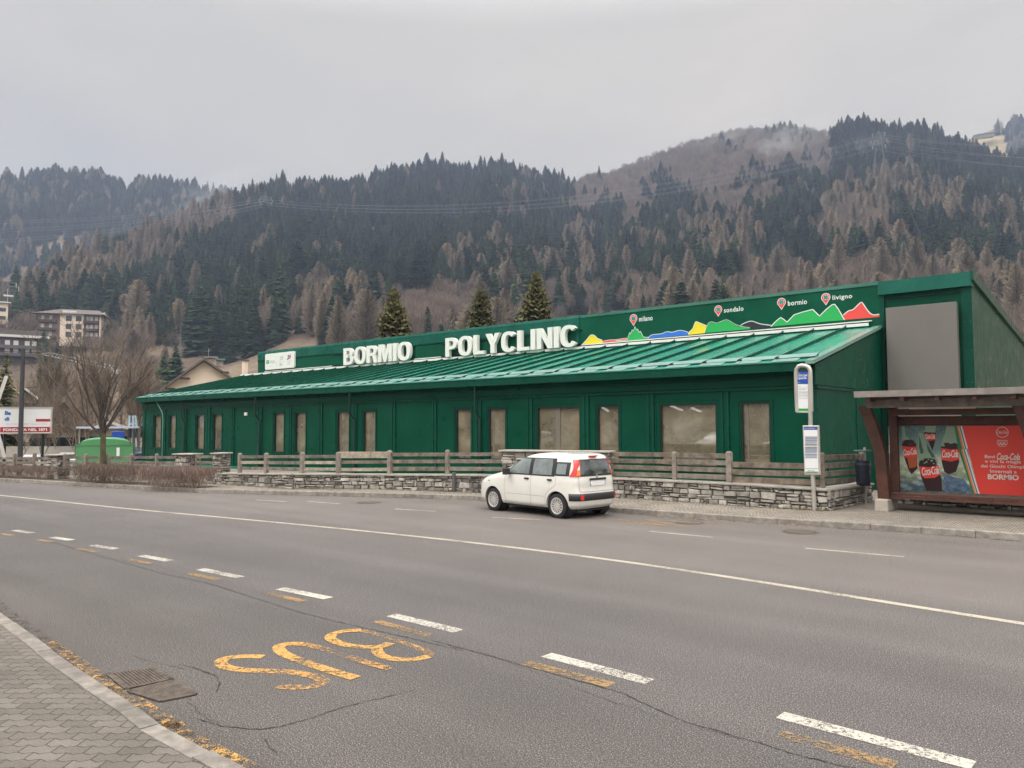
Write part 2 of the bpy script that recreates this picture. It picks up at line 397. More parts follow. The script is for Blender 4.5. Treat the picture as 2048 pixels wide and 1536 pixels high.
# BUS lettering, read by drivers heading right: letter-up = +X, text runs towards the camera (-Y)
mk = MB()
def stroke(pts, w, m): ribbon(mk, smooth_poly([gp(*p)[:2] for p in pts], 6), w, .004, m)
OPB = paint('bus_orange_paint', (.54, .31, .095), .475, 17)
OPC = paint('bus_orange_worn_paint', (.52, .29, .09), .515, 17)
c7 = lambda x, y: (x/2.048, 1150+y/2.048)
stroke([c7(*p) for p in [(1078, 336), (1000, 335), (930, 342), (903, 358), (925, 378), (1000, 391), (1100, 395), (1200, 400), (1262, 412)]], .12, OPB)
stroke([c7(*p) for p in [(1235, 405), (1300, 420), (1322, 438), (1285, 456), (1210, 462), (1135, 456)]], .12, OPC)
stroke([c7(*p) for p in [(1240, 284), (1180, 284), (1142, 296), (1160, 322), (1220, 348), (1300, 376), (1380, 402), (1458, 424)]], .125, OPB)
stroke([c7(*p) for p in [(1240, 284), (1330, 305), (1420, 333), (1510, 362), (1600, 386)]], .11, OPC)
stroke([c7(*p) for p in [(1480, 228), (1410, 232), (1362, 246), (1356, 264), (1400, 284), (1470, 296), (1550, 296), (1600, 280)]], .12, OPB)
stroke([c7(*p) for p in [(1480, 228), (1540, 243), (1600, 260), (1680, 288), (1752, 316), (1755, 334)]], .09, OPC)
stroke([c7(*p) for p in [(1545, 296), (1548, 318), (1580, 338), (1640, 347), (1700, 346), (1755, 334)]], .115, OPB)
tag(mk.build('bus_lettering_marking'), kind='structure')
# cracks
CR = mat('crack_dark', (.030, .026, .022), .95)
mk = MB()
def crack(pts, w, amp=.02): ribbon(mk, jagged([gp(*p)[:2] for p in pts], .04, amp, rr), w*.62, .0035, CR, .75, rr)
crack([(100, 1083), (180, 1107), (320, 1146), (420, 1168), (505, 1195), (600, 1225), (690, 1248), (800, 1272), (930, 1303)], .013, .012)
crack([(860, 1280), (1000, 1318), (1120, 1352), (1240, 1385), (1365, 1443), (1490, 1478), (1600, 1512), (1740, 1545), (1900, 1600)], .014, .011)
crack([(950, 1300), (1090, 1352), (1210, 1398), (1330, 1440), (1480, 1478)], .006)
crack([(380, 1435), (440, 1452), (500, 1460), (560, 1455), (620, 1437), (700, 1412), (770, 1395), (840, 1378)], .013, .010)
crack([(530, 1478), (540, 1495), (560, 1512)], .009); crack([(360, 1330), (395, 1338), (430, 1352), (438, 1368), (432, 1385)], .012, .01)
crack([(260, 1312), (330, 1330), (372, 1340)], .007); crack([(380, 1405), (395, 1425), (440, 1452)], .007)
crack([(0, 1098), (60, 1092), (120, 1084)], .007)
tag(mk.build('road_crack'), kind='structure')
def dirtmat():
    m, t, b, P = newmat('kerb_dirt', .95)
    t.links.new(ramp(t, noise(t, P, 9, 5), [(.3, (.05, .042, .033)), (.7, (.13, .11, .085))]), b.inputs['Base Color'])
    t.links.new(ramp(t, noise(t, P, 5, 7, .8), [(.50, 0), (.62, .85)]), b.inputs['Alpha']); return m
DM = dirtmat(); mk = MB()
ribbon(mk, [p+np.array((0, .10)) for p in KNs if -40 < p[0] < 20], .24, .006, DM)
ribbon(mk, [p+np.array((0, -.13)) for p in KFs if -50 < p[0] < 30], .22, .006, DM)
tag(mk.build('gutter_dirt'), kind='structure')
# ---------------------------------------------------------------- hills
HR = [(-420, 640, 380), (-150, 625, 430), (0, 612, 480), (60, 582, 520), (150, 530, 560), (285, 482, 620), (400, 433, 680), (450, 408, 720), (520, 392, 760), (600, 382, 780), (700, 378, 800), (760, 358, 820), (880, 335, 860), (930, 350, 860), (980, 335, 860), (1050, 352, 860), (1150, 370, 860), (1200, 360, 880), (1300, 328, 900), (1400, 292, 900), (1500, 270, 900), (1570, 268, 900), (1640, 280, 880), (1690, 258, 860), (1750, 262, 850), (1850, 272, 840), (1920, 298, 830), (1990, 322, 820), (2048, 330, 820), (2250, 350, 820), (2600, 380, 820)]
HA = []; 
for px, py, r in HR:
    d = ray(px, py); az = math.atan2(d[0], d[1]); HA.append((az, d[2]/math.hypot(d[0], d[1]), r))
HA = np.array(HA)
R0 = 105.0
def vnoise(x, y):
    return (math.sin(x*.021+1.3)*math.cos(y*.017+.4)+.6*math.sin(x*.047+y*.031)+.4*math.sin(x*.09-y*.083+2))*.5
def hillz(x, y):
    r = math.hypot(x, y); az = math.atan2(x, y)
    T = float(np.interp(az, HA[:, 0], HA[:, 1])); RR = float(np.interp(az, HA[:, 0], HA[:, 2]))
    if r < R0: return -1.05
    t = (r-R0)/(RR-R0)
    zr = T*RR+H
    if t <= 1: return zr*t**float(np.interp(az, [-1.22, -.98], [2.1, 1.5]))-1.2*(1-t)**4+vnoise(x, y)*6*math.sin(math.pi*min(t, 1))*min(1, t*3)
    return zr-(r-RR)*.35
def on_hill(px, r):
    d = ray(px, 800); h = math.hypot(d[0], d[1]); x, y = d[0]/h*r, d[1]/h*r; return x, y, hillz(x, y)
azs = np.linspace(HA[0, 0]-.25, HA[-1, 0]+.3, 150)
g = MB(); grid = []
for az in azs:
    RR = float(np.interp(az, HA[:, 0], HA[:, 2])); row = []
    for k in range(46):
        r = R0+(RR-R0)*k/40; x, y = r*math.sin(az), r*math.cos(az); row.append((x, y, hillz(x, y)))
    grid.append(row)
g.sheet(grid)
def hillmat():
    m, t, b, P = newmat('hillside', .95)
    c = ramp(t, noise(t, P, .018, 8, .65), [(.35, (.060, .045, .032)), (.5, (.13, .095, .065)), (.68, (.19, .15, .095))])
    c = mixc(t, .9, c, ramp(t, noise(t, P, .5, 6, .75), [(.35, .55), (.65, 1.3)]), 'MULTIPLY')
    t.links.new(c, b.inputs['Base Color']); return m
HM = hillmat(); tag(g.build('hills', HM, smooth=True), kind='structure')
# far wooded hill to the left, a far meadow ridge to the right
def far_ridge(name, prof, r1, r2, m):
    g = MB(); grid = []
    q = smooth_poly([(p[0], p[1]) for p in prof], 5)
    for px, py in q:
        row = []
        for k in range(12):
            t = k/11; r = r1+(r2-r1)*t; d = ray(px, py); hh = math.hypot(d[0], d[1]); zr = d[2]/hh*r2+H
            x, y = d[0]/hh*r, d[1]/hh*r; row.append((x, y, zr*t**.8-15*(1-t)+vnoise(x, y)*8*t*(1-t)*4))
        x, y, z = row[-1]; row.append((x*1.1, y*1.1, z*.8)); grid.append(row)
    g.sheet(grid); tag(g.build(name, m, smooth=True), kind='structure'); return q
FL = [(-420, 400), (-200, 380), (0, 372), (60, 366), (120, 358), (180, 360), (232, 372), (250, 395), (280, 378), (330, 376), (400, 388), (470, 405), (560, 440), (640, 470)]
FR = [(1840, 330), (1900, 300), (1940, 280), (1975, 262), (2020, 254), (2060, 250), (2150, 240), (2350, 225), (2600, 240)]
far_ridge('far_hill', FL, 700, 1150, HM)
MEAD = soil('meadow', (.24, .19, .09), (.33, .26, .13), .02)
far_ridge('far_meadow', FR, 1000, 1400, MEAD)
# unseen valley hills added behind the viewer, darkening what the glass mirrors
g = MB(); grid = []
for k in range(70):
    az = R(38)+k/69*R(212); top = 150+50*math.sin(k*.5)+25*math.sin(k*1.3)
    grid.append([(r*math.sin(az), r*math.cos(az), -1+(top*(j/5)**1.2)) for j, r in enumerate((260, 340, 430, 540, 680, 850))])
g.sheet(grid); tag(g.build('unseen_hills', soil('unseen_hillside', (.05, .05, .035), (.13, .10, .07), .03), smooth=True), kind='structure')
# ================================================================ CLINIC
YF, YE, YP = 23.0, 22.5, 30.2
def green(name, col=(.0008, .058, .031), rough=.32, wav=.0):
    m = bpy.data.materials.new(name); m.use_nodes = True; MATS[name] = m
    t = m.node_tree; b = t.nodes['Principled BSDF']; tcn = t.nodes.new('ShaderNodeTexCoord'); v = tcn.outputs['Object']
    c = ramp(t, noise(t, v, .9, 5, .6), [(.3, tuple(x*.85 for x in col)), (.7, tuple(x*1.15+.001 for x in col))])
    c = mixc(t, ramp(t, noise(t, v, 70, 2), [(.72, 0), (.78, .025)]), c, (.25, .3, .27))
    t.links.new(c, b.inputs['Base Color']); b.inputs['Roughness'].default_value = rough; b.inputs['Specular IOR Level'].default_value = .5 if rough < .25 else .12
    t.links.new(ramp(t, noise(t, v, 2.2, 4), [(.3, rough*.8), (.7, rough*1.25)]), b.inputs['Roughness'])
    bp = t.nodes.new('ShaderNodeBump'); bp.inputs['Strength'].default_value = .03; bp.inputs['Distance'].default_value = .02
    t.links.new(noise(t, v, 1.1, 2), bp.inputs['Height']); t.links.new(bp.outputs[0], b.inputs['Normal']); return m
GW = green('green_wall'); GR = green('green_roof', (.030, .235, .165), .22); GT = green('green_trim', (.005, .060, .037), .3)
GL = green('green_cap', (.01, .095, .068), .28)  # cap green lightened; brightness of the slanted face is put into the colour
GP = green('green_parapet', (.003, .075, .042), .35)
X = lambda px, py=860, Y=YF: float(aty(px, py, Y)[0])
Z = lambda px, py, Y=YF: float(aty(px, py, Y)[2])
XL, XR = X(286), -7.5
ZB = -.25; ZT = Z(1590, 742, YF)
cl = thing('polyclinic_building', 'long dark green single-storey clinic with white roof lettering and striped metal roof', 'building', ((XL+XR)/2, 26, 0))
wins = [(307.5, 321.6, 834, 903), (338.5, 351, 834, 902), (392, 407.7, 830, 905), (426, 443, 829, 906), (547.6, 567.4, 828, 910), (590, 611, 826, 911), (673.6, 697.8, 823.5, 915), (726, 750.5, 821, 918), (911, 942, 818.6, 920), (976.5, 1011, 816.4, 922), (1073.7, 1160, 813, 925), (1194, 1238, 812, 927), (1319.5, 1433.5, 807.6, 934), (1482, 1541, 804, 938)]
zt = Z(1370, 808); zb = Z(1511, 938)
WX = [(X(a), X(b)) for a, b, _, _ in wins]
wall = MB(); xs = [XL]+[x for w in WX for x in w]+[XR]
for i in range(0, len(xs), 2): wall.box((xs[i], YF, ZB), (xs[i+1], YF+.2, ZT), GW)
for a, b in WX:
    wall.box((a, YF+.001, ZB), (b, YF+.2, zb), GW); wall.box((a, YF+.001, zt), (b, YF+.2, ZT), GW)
# raised rims round the openings
for a, b in WX:
    w = .10 if b-a < 1.3 else .16
    for q in (((a-w, YF-.03, zb-w), (a-w+.035, YF, zt+w)), ((b+w-.035, YF-.03, zb-w), (b+w, YF, zt+w)), ((a-w+.035, YF-.03, zt+w-.035), (b+w-.035, YF, zt+w)), ((a-w+.035, YF-.03, zb-w), (b+w-.035, YF, zb-w+.035))): wall.box(*q, GT)
# end walls
zr0, zr1 = Z(1622, 721, YE), float(aty(1740, 652, YP-.1)[2])-.02
poly = [(XR, YF+.2, ZB), (XR, YP+.3, ZB), (XR, YP+.3, zr1-.08), (XR, YE+.35, zr0-.12), (XR, YE+.35, ZT), (XR, YF+.2, ZT)]
wall.ext([(XR+.0, y, z) for _, y, z in poly], (-.2, 0, 0), GW)
wall.ext([(XL+.2, y, z) for _, y, z in poly], (-.2, 0, 0), GW)
wall.build('wall', None, cl)
ew = MB(); zc = Z(1590, 771)
ew.box((XR+.002, YF-.03, zc-.10), (XR+.05, YP, zc-.02), GT)
ew.ext([(XR+.002, YE+.3, zc), (XR+.002, YP, zc), (XR+.002, YP, zr1-.12), (XR+.002, YE+.3, zr0-.1)], (.055, 0, 0), GW)
yj = float(atx(1713, 850, XR)[1]); ew.box((XR+.002, yj, ZB), (XR+.03, yj+.06, zc-.1), GT)
ew.build('gable_cladding', None, cl)
# pilasters
for a, b in ((326, 332), (366, 374), (412, 421), (463, 469), (514, 525), (577.6, 583.6), (637.7, 645.8), (706, 714.6), (782.5, 792), (865, 874), (952, 964), (1053, 1066), (1166, 1179), (1294, 1309.5), (1441, 1459.5)):
    xa, xb = X(a), X(b); w = xb-xa; p = MB()
    p.box((xa, YF-.05, ZB), (xa+w*.36, YF, zc-.12), GT); p.box((xa+w*.36, YF-.02, ZB), (xb-w*.3, YF, zc-.12), GW); p.box((xb-w*.3, YF-.06, ZB), (xb, YF, zc-.12), GT)
    p.build('pilaster', None, cl)
p = MB(); p.box((XR-.25, YF-.04, ZB), (XR+.03, YF, zc-.12), GT); p.build('corner_post', None, cl); p = MB(); p.box((XL-.03, YF-.04, ZB), (XL+.3, YF, zc-.12), GT); p.build('corner_post', None, cl)
# windows
DK = mat('window_frame_dark', (.008, .02, .016), .4)
WF = mat('window_inner_frame', (.17, .155, .125), .5)
def panemat():
    m = bpy.data.materials.new('window_pane'); m.use_nodes = True; t = m.node_tree; b = t.nodes['Principled BSDF']
    tcn = t.nodes.new('ShaderNodeTexCoord'); v = tcn.outputs['Object']
    c = ramp(t, noise(t, v, 1.1, 4, .6, .4), [(.3, (.12, .10, .058)), (.5, (.20, .17, .105)), (.68, (.33, .29, .20))])
    t.links.new(c, b.inputs['Base Color']); b.inputs['Roughness'].default_value = .55; b.inputs['Coat Weight'].default_value = 1; b.inputs['Coat Roughness'].default_value = .02; b.inputs['Coat IOR'].default_value = 2.4; b.inputs['Alpha'].default_value = .80
    return m
PANE = panemat()
for i, (a, b) in enumerate(WX):
    f = MB(); t_ = .045
    for q in (((a+.001, YF+.02, zb), (a+t_, YF+.14, zt)), ((b-t_, YF+.02, zb), (b-.001, YF+.14, zt)), ((a+t_, YF+.02, zt-t_), (b-t_, YF+.14, zt-.001)), ((a+t_, YF+.02, zb+.001), (b-t_, YF+.14, zb+t_))): f.box(*q, DK)
    if i == 10:
        mx = a+(b-a)*.48; f.box((mx-.12, YF+.09, zb+t_), (mx+.08, YF+.135, zt-t_), WF)
    elif i in (4, 5, 6, 3, 9, 13): f.box((a+t_+.12, YF+.10, zb+t_), (a+t_+.17, YF+.135, zt-t_), WF)
    w = f.build('window', None, cl)
    g = MB(); g.box((a+t_, YF+.115, zb+t_), (b-t_, YF+.13, zt-t_)); g.build('pane', PANE, w)
# lit ceiling tubes and pale floor seen through the glass
TB = bpy.data.materials.new('lit_tube'); TB.use_nodes = True; _b = TB.node_tree.nodes['Principled BSDF']; _b.inputs['Emission Color'].default_value = (1, .97, .9, 1); _b.inputs['Emission Strength'].default_value = 7
for p1, p2 in (((1343, 812), (1363, 820.5)), ((1384, 816), (1401, 823)), ((1205, 815), (1216, 822))):
    A_ = aty(*p1, 24.0); B_ = aty(*p2, 25.4); mb = MB(); mb.bbar(A_, B_, .10, .05, TB); mb.build('ceiling_tube', None, cl)
mb = MB(); mb.box((XL+.3, YF+.21, -.1), (XR-.3, YP, -.05), mat('pale_floor', (.45, .42, .36), .6)); mb.box((XL+.3, YF+3.5, -.05), (XR-.3, YF+3.6, 3.4), mat('inner_wall', (.62, .57, .48), .7)); mb.build('interior', None, cl)
# cornice and gutter
c = MB(); z0 = Z(1590, 742, YE)
c.box((XL-.04, YE, z0), (XR, YE+.14, zr0+.005), GT)
c.box((XL-.03, YE+.14, z0+.05), (XR-.02, YF, z0+.09), GT)
c.build('gutter', None, cl)
c = MB(); zm = z0-(z0-zc)*.42
c.ext([(XL-.02, YF-.10, z0+.05), (XL-.02, YF-.16, zm), (XL-.02, YF, zm), (XL-.02, YF, z0+.05)], (XR-XL+.06, 0, 0), GT)
c.box((XL-.02, YF-.09, zc), (XR+.05, YF, zm-.002), GW)
c.box((XL-.02, YF-.055, zc-.10), (XR+.045, YF, zc-.025), GT)
c.build('cornice', None, cl)
# roof
sl = (zr1-zr0)/(YP-YE); XRL = XL-.04
def rz(y): return zr0+(y-YE)*sl
c = MB(); th = .07
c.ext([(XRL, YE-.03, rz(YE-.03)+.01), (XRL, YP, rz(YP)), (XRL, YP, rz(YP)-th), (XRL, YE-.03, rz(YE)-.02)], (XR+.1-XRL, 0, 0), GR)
seams = []
sx = [aty(p, q, YP-.25)[0] for p, q in ((1166.6, 693), (1208, 692), (1253, 686), (1298.6, 681), (1347.6, 677), (1398, 672), (1450.6, 667), (1629, 655), (1694, 651))]
stp = (sx[6]-sx[0])/6
k = sx[0]-stp*60
allx = []
x = sx[0]
while x > XRL+.1: allx.append(x); x -= stp
x = sx[0]+stp
while x < XR-.3: allx.append(x); x += stp
allx.sort()
for x in allx:
    c.ext([(x-.022, YE+.45, rz(YE+.45)+.0), (x-.022, YE+.45, rz(YE+.45)+.10), (x-.022, YP-.30, rz(YP-.3)+.11), (x-.022, YP-.105, rz(YP-.1)+.16), (x-.022, YP-.105, rz(YP-.12))], (.044, 0, 0), GT)
for x in allx:   # flat pans are slightly stiffened
    for o in (.33, .66):
        c.ext([(x+stp*o-.012, YE+.5, rz(YE+.5)), (x+stp*o-.012, YE+.5, rz(YE+.5)+.006), (x+stp*o-.012, YP-.15, rz(YP-.15)+.006), (x+stp*o-.012, YP-.15, rz(YP-.15))], (.024, 0, 0), GR)
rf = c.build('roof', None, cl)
c = MB(); c.ext([(XR-.12, YE-.04, rz(YE)+.012), (XR-.12, YP-.3, rz(YP-.3)+.05), (XR+.13, YP-.3, rz(YP-.3)+.05), (XR+.13, YE-.04, rz(YE)+.012)], (0, 0, -.11), mat('green_edge', (.16, .30, .25), .22))
c.build('roof_edge_trim', None, rf)
# snow guards near the eave
SG = mat('snow_guard_metal', (.12, .26, .22), .28, var=.2); rr = random.Random(4)
c = MB(); edges_ = [XRL]+allx+[XR]
for a, b in zip(edges_, edges_[1:]):
    if b-a < .2: continue
    y0 = YE+.42; dz = rr.uniform(-.012, .012)
    c.ext([(a+.02, y0, rz(y0)+.05+dz), (a+.02, y0+.32, rz(y0+.32)+.10+dz), (a+.02, y0+.34, rz(y0+.34)+.02), (a+.02, y0+.3, rz(y0+.3)+.055+dz), (a+.02, y0, rz(y0)+.035+dz)], (b-a-.0, 0, .012), SG)
    c.ext([(a, YE+.02, rz(YE+.02)+.02), (a, YE+.34, rz(YE+.34)+.05), (a, YE+.34, rz(YE+.34)+.01)], ((b-a)*.66, 0, 0), SG)
    c.box((a-.02, YE+.36, rz(YE+.4)), (a+.12, YE+.42, rz(YE+.4)+.085), DK)
c.build('snow_guard', None, rf)
WH = mat('white_flashing', (.80, .79, .75), .4, var=.06)
c = MB(); ys = YP-.28
xa = aty(478, 748, ys)[0]
zA, zB, zC, zD = [float(aty(1740, q_, YP-.12)[2]) for q_ in (651.5, 645, 642.5, 640.5)]
c.ext([(xa, YP-.17, zA), (xa, YP-.17, zB-.01), (xa, YP-.10, zB), (xa, YP-.10, zA)], (XR-.35-xa, 0, 0), WH)
c.box((xa+3, YP-.10, zC), (XR-.25, YP-.03, zD), WH)
c.build('ridge_flashing', None, rf)
# parapet
xp0 = float(aty(516, 720, YP)[0]); zp = float(aty(1760, 562, YP)[2])
c = MB(); c.box((xp0, YP, -.2), (XR, YP+.35, zp-.14), GP)
c.ext([(xp0-.02, YP-.03, zp-.14), (xp0-.02, YP+.02, zp), (xp0-.02, YP+.38, zp), (xp0-.02, YP+.38, zp-.14)], (XR-xp0+.04, 0, 0), GL)
xm = float(aty(1158, 660, YP)[0])
c.box((xp0-.01, YP-.02, zp-.62), (xm, YP, zp-.14), GL)        # upper band left of the map panel
c.box((xp0, YP-.045, zp-.66), (xm-.6, YP-.005, zp-.62), GT)
xm2 = float(aty(1003, 640, YP)[0])
pl = MB()
c.box((xm, YP-.03, zp-.14), (xm+.06, YP, zp-.0), GL); c.box((xm-.14, YP-.045, 6.1), (xm+.02, YP, zp-.16), GL)
c.build('parapet', None, cl)
# map picture on the parapet
def c44(x, y): return (1140+x/6.0235, 560+y/6.0235)
def c4(x, y): return (1250+x/2.955, 530+y/2.955)
YM = YP-.004
cm = {'y': mat('print_yellow', (.82, .66, .02), .5), 'r': mat('print_red', (.80, .07, .06), .5), 'g': mat('print_green', (.015, .40, .09), .5), 'b': mat('print_blue', (.02, .16, .62), .5), 'k': mat('print_black', (.02, .02, .03), .5), 'w': mat('print_white', (.75, .77, .74), .5)}
pic = MB()
def shape(pts, key, lay):
    P = [aty(*p, YM) for p in pts]; P = [(p[0], YM-.002*lay, p[2]) for p in P]
    cx = sum(p[0] for p in P)/len(P); cz = sum(p[2] for p in P)/len(P)
    pic.ext(P, (0, -.002, 0), cm[key])
def outline(pts, w=.035, lay=.5):
    P = [aty(*p, YM) for p in pts]
    for a, b in zip(P, P[1:]):
        d = np.array((b[0]-a[0], b[2]-a[2])); l = np.linalg.norm(d)
        if l < 1e-4: continue
        n_ = np.array((-d[1], d[0]))/l*w/2
        pic.add([(a[0]+n_[0], YM-.008, a[2]+n_[1]), (b[0]+n_[0], YM-.008, b[2]+n_[1]), (b[0]-n_[0], YM-.008, b[2]-n_[1]), (a[0]-n_[0], YM-.008, a[2]-n_[1])], [(0, 1, 2, 3)], cm['w'])
def sm(p): return [tuple(q) for q in smooth_poly(p, 4)]
y1 = sm([c44(*p) for p in [(150, 775), (200, 722), (240, 672), (270, 661), (300, 672), (335, 705), (390, 725)]]); shape(y1+[c44(395, 758)], 'y', 1); outline(y1)
r1 = sm([c44(*p) for p in [(395, 738), (480, 722), (555, 720), (620, 708), (688, 699)]]); shape(r1+[c44(690, 722), c44(555, 733), c44(555, 745), c44(395, 757)], 'r', 1); outline(r1, .02)
g1 = [c44(*p) for p in [(555, 733), (690, 722), (720, 630), (730, 652), (750, 598), (765, 617), (783, 560), (805, 605), (818, 590), (830, 632), (850, 615), (880, 680), (900, 690), (945, 688)]]; shape(g1+[c44(942, 710), c44(555, 745)], 'g', 2); outline(g1, .02)
b1 = sm([c44(*p) for p in [(940, 705), (960, 680), (1000, 658), (1100, 648), (1170, 622), (1230, 630), (1310, 608), (1370, 612), (1425, 630)]]); shape(b1+[c44(1425, 662)], 'b', 1); outline(b1, .025)
y2 = sm([c44(*p) for p in [(1425, 645), (1445, 620), (1480, 585), (1500, 530), (1520, 502), (1570, 520), (1655, 555)]]); shape(y2+[c44(1632, 638), c44(1425, 660)], 'y', 2); outline(y2, .03)
g2 = sm([c4(*p) for p in [(472, 398), (490, 350), (512, 336), (545, 343), (600, 324), (650, 350), (700, 366), (738, 370)]]); shape(g2+[c4(740, 379), c4(472, 401)], 'g', 3); outline(g2, .03)
k1 = sm([c4(*p) for p in [(675, 362), (710, 342), (750, 332), (800, 348), (862, 356)]]); shape(k1+[c4(862, 366), c4(740, 378)], 'k', 1); outline(k1, .03)
g3 = [c4(*p) for p in [(862, 364), (890, 335), (920, 310), (940, 322), (958, 338), (980, 315), (1000, 294), (1050, 278), (1110, 262), (1130, 282), (1150, 302), (1190, 262), (1225, 234), (1240, 232), (1262, 262), (1298, 325)]]; shape(g3, 'g', 2); outline(g3, .035)
r2 = sm([c4(*p) for p in [(1290, 296), (1320, 272), (1350, 262), (1390, 224), (1405, 226), (1435, 270), (1465, 294), (1504, 291)]]); shape(r2+[c4(1504, 307), c4(1299, 324)], 'r', 1); outline(r2, .035)
TQ = mat('print_turquoise', (.05, .50, .55), .5)
for (px, py, s, wrd, tw) in ((1267, 637, 15.5, 'milano', 27), (1436.5, 619, 16, 'sondalo', 39), (1563, 604.5, 18, 'bormio', 38), (1651.6, 595, 19, 'livigno', 39)):
    Cn = aty(px, py, YM); r = abs(aty(px+s*.5, py, YM)[0]-Cn[0]); r *= .98
    def pin(rad, lay, m, tipk=1.65):
        P = []
        for i in range(33):
            a = R(-50)+R(280)*i/32; P.append((Cn[0]+rad*math.cos(a), YM-.002*lay, Cn[2]+rad*math.sin(a)))
        if tipk: P.append((Cn[0], YM-.002*lay, Cn[2]-rad*tipk))
        pic.ext(P, (0, -.002, 0), m)
    pin(r, 1, cm['w'], 1.75); pin(r*.87, 2, cm['r'], 1.72); pin(r*.58, 3, cm['w'], 0); pin(r*.50, 4, mat('print_dark', (.01, .05, .04), .5), 0)
    for a_, b_ in ((.40, .16), (.16, .40)): pic.box((Cn[0]-r*a_, YM-.013, Cn[2]-r*b_), (Cn[0]+r*a_, YM-.011 if a_ > .2 else YM-.012, Cn[2]+r*b_), TQ)
    o = aty(px+s*.72, py+6.5*s/16, YM); e = aty(px+s*.72+tw, py, YM)
    GY = mat('print_grey_green', (.045, .13, .11), .5)
    text_on(pic, wrd, (o[0], YM-.004, o[2]), (1, 0, 0), (0, 0, 1), e[0]-o[0], r*1.15 if wrd != 'livigno' else r*1.3, 0, None, cm['w'], .02, 0, 1.12)
    if 0: text_on(pic, wrd, (o[0]+.02, YM-.006, o[2]+.02), (1, 0, 0), (0, 0, 1), e[0]-o[0]-.04, (r*1.15 if wrd != 'livigno' else r*1.3)-.04, 0, None, GY, .012, 0, 1.06)
pic.build('map_print', None, cl, fixn=False)
# big letters
LT = mat('letter_white', (.80, .79, .74), .35); LS = mat('letter_side', (.62, .61, .57), .5)
GLY = {}
def _ring(w, h, t, a0, a1, n=30, e=2.5):
    P = []; cx, cy = w/2, h/2
    def pt(a, A, B): c, s_ = math.cos(a), math.sin(a); return (cx+A*math.copysign(abs(c)**(2/e), c), cy+B*math.copysign(abs(s_)**(2/e), s_))
    O = [pt(a0+(a1-a0)*i/n, w/2, h/2) for i in range(n+1)]; I = [pt(a0+(a1-a0)*i/n, w/2-t, h/2-t*.82) for i in range(n+1)]
    return [[O[i], O[i+1], I[i+1], I[i]] for i in range(n)]
def _bowl(x0, y0, y1, w, t, n=12):      # D-shaped bowl opening to the left
    r = (y1-y0)/2; cy = (y0+y1)/2; st = w-r*.95; q = [[(x0, y0), (x0+st, y0), (x0+st, y0+t*.82), (x0, y0+t*.82)], [(x0, y1-t*.82), (x0+st, y1-t*.82), (x0+st, y1), (x0, y1)]]
    O = [(x0+st+r*.95*math.cos(a), cy+r*math.sin(a)) for a in np.linspace(-math.pi/2, math.pi/2, n)]; I = [(x0+st+(r*.95-t)*math.cos(a), cy+(r-t*.82)*math.sin(a)) for a in np.linspace(-math.pi/2, math.pi/2, n)]
    return q+[[O[i], O[i+1], I[i+1], I[i]] for i in range(n-1)]
def bar(x0, y0, x1, y1): return [(x0, y0), (x1, y0), (x1, y1), (x0, y1)]
TT = .205
GLY['I'] = (TT, [bar(0, 0, TT, 1)]); GLY['L'] = (.55, [bar(0, 0, TT, 1), bar(TT, 0, .55, .17)])
GLY['O'] = (.72, _ring(.72, 1.03, TT, 0, 2*math.pi)); GLY['C'] = (.69, _ring(.71, 1.03, TT, R(38), R(322), 26))
GLY['P'] = (.62, [bar(0, 0, TT, 1)]+_bowl(TT, .38, 1, .42, TT)); GLY['B'] = (.65, [bar(0, 0, TT, 1)]+_bowl(TT, .50-.085, 1, .40, TT)+_bowl(TT, 0, .50+.085, .445, TT))
GLY['R'] = (.66, [bar(0, 0, TT, 1)]+_bowl(TT, .40, 1, .43, TT)+[[(.36, .42), (.55, .48), (.66, 0), (.44, 0)]])
GLY['M'] = (.82, [bar(0, 0, .19, 1), bar(.63, 0, .82, 1), [(.19, 1), (.19, .62), (.34, 0), (.41, 0), (.41, .30), (.27, 1)], [(.63, 1), (.55, 1), (.41, .30), (.41, 0), (.48, 0), (.63, .62)]])
GLY['N'] = (.68, [bar(0, 0, .195, 1), bar(.485, 0, .68, 1), [(.195, 1), (.195, .62), (.485, 0), (.485, .38)]])
GLY['Y'] = (.70, [bar(.25, 0, .45, .42), [(.0, 1), (.25, .42), (.45, .42), (.22, 1)], [(.48, 1), (.25, .42), (.45, .42), (.70, 1)]])
def bigword(word, x0, yb, yt, x1, name):
    Y_ = YP-.34
    o = aty(x0, yb, Y_); t_ = aty(x0, yt, Y_); e = aty(x1, yb, Y_); Wd = e[0]-o[0]; Hh = t_[2]-o[2]
    gap = .075; tot = sum(GLY[c][0] for c in word)+gap*(len(word)-1); sx = Wd/tot; x = 0; mb = MB()
    for c in word:
        w, qs = GLY[c]
        for i, q in enumerate(qs):
            dy = -.0 if c not in 'OC' else -.015
            mb.ext([(o[0]+(x+px)*sx, Y_+.0008*(i % 3 if c not in 'OC' else 0), o[2]+(py+dy)*Hh) for px, py in q], (0, .20, 0), LT)
        x += w+gap
    return mb.build(name, LT, cl)
def bigword_old(word, x0, yb, yt, x1, name):
    Y_ = YP-.34
    o = aty(x0, yb, Y_); t_ = aty(x0, yt, Y_); e = aty(x1, yb, Y_)
    mb = MB(); text_on(mb, word, (o[0], Y_, o[2]), (1, 0, 0), (0, 0, 1), e[0]-o[0], t_[2]-o[2], .20, (0, 1, 0), LT, .035, 0, 1.0)
    return mb.build(name, LT, cl)
bigword('BORMIO', 686.5, 730.5, 697, 820, 'sign_lettering')
bigword('POLYCLINIC', 890.5, 714, 676.5, 1153.5, 'sign_lettering')
c = MB(); zz = float(aty(890, 714, YP-.3)[2])
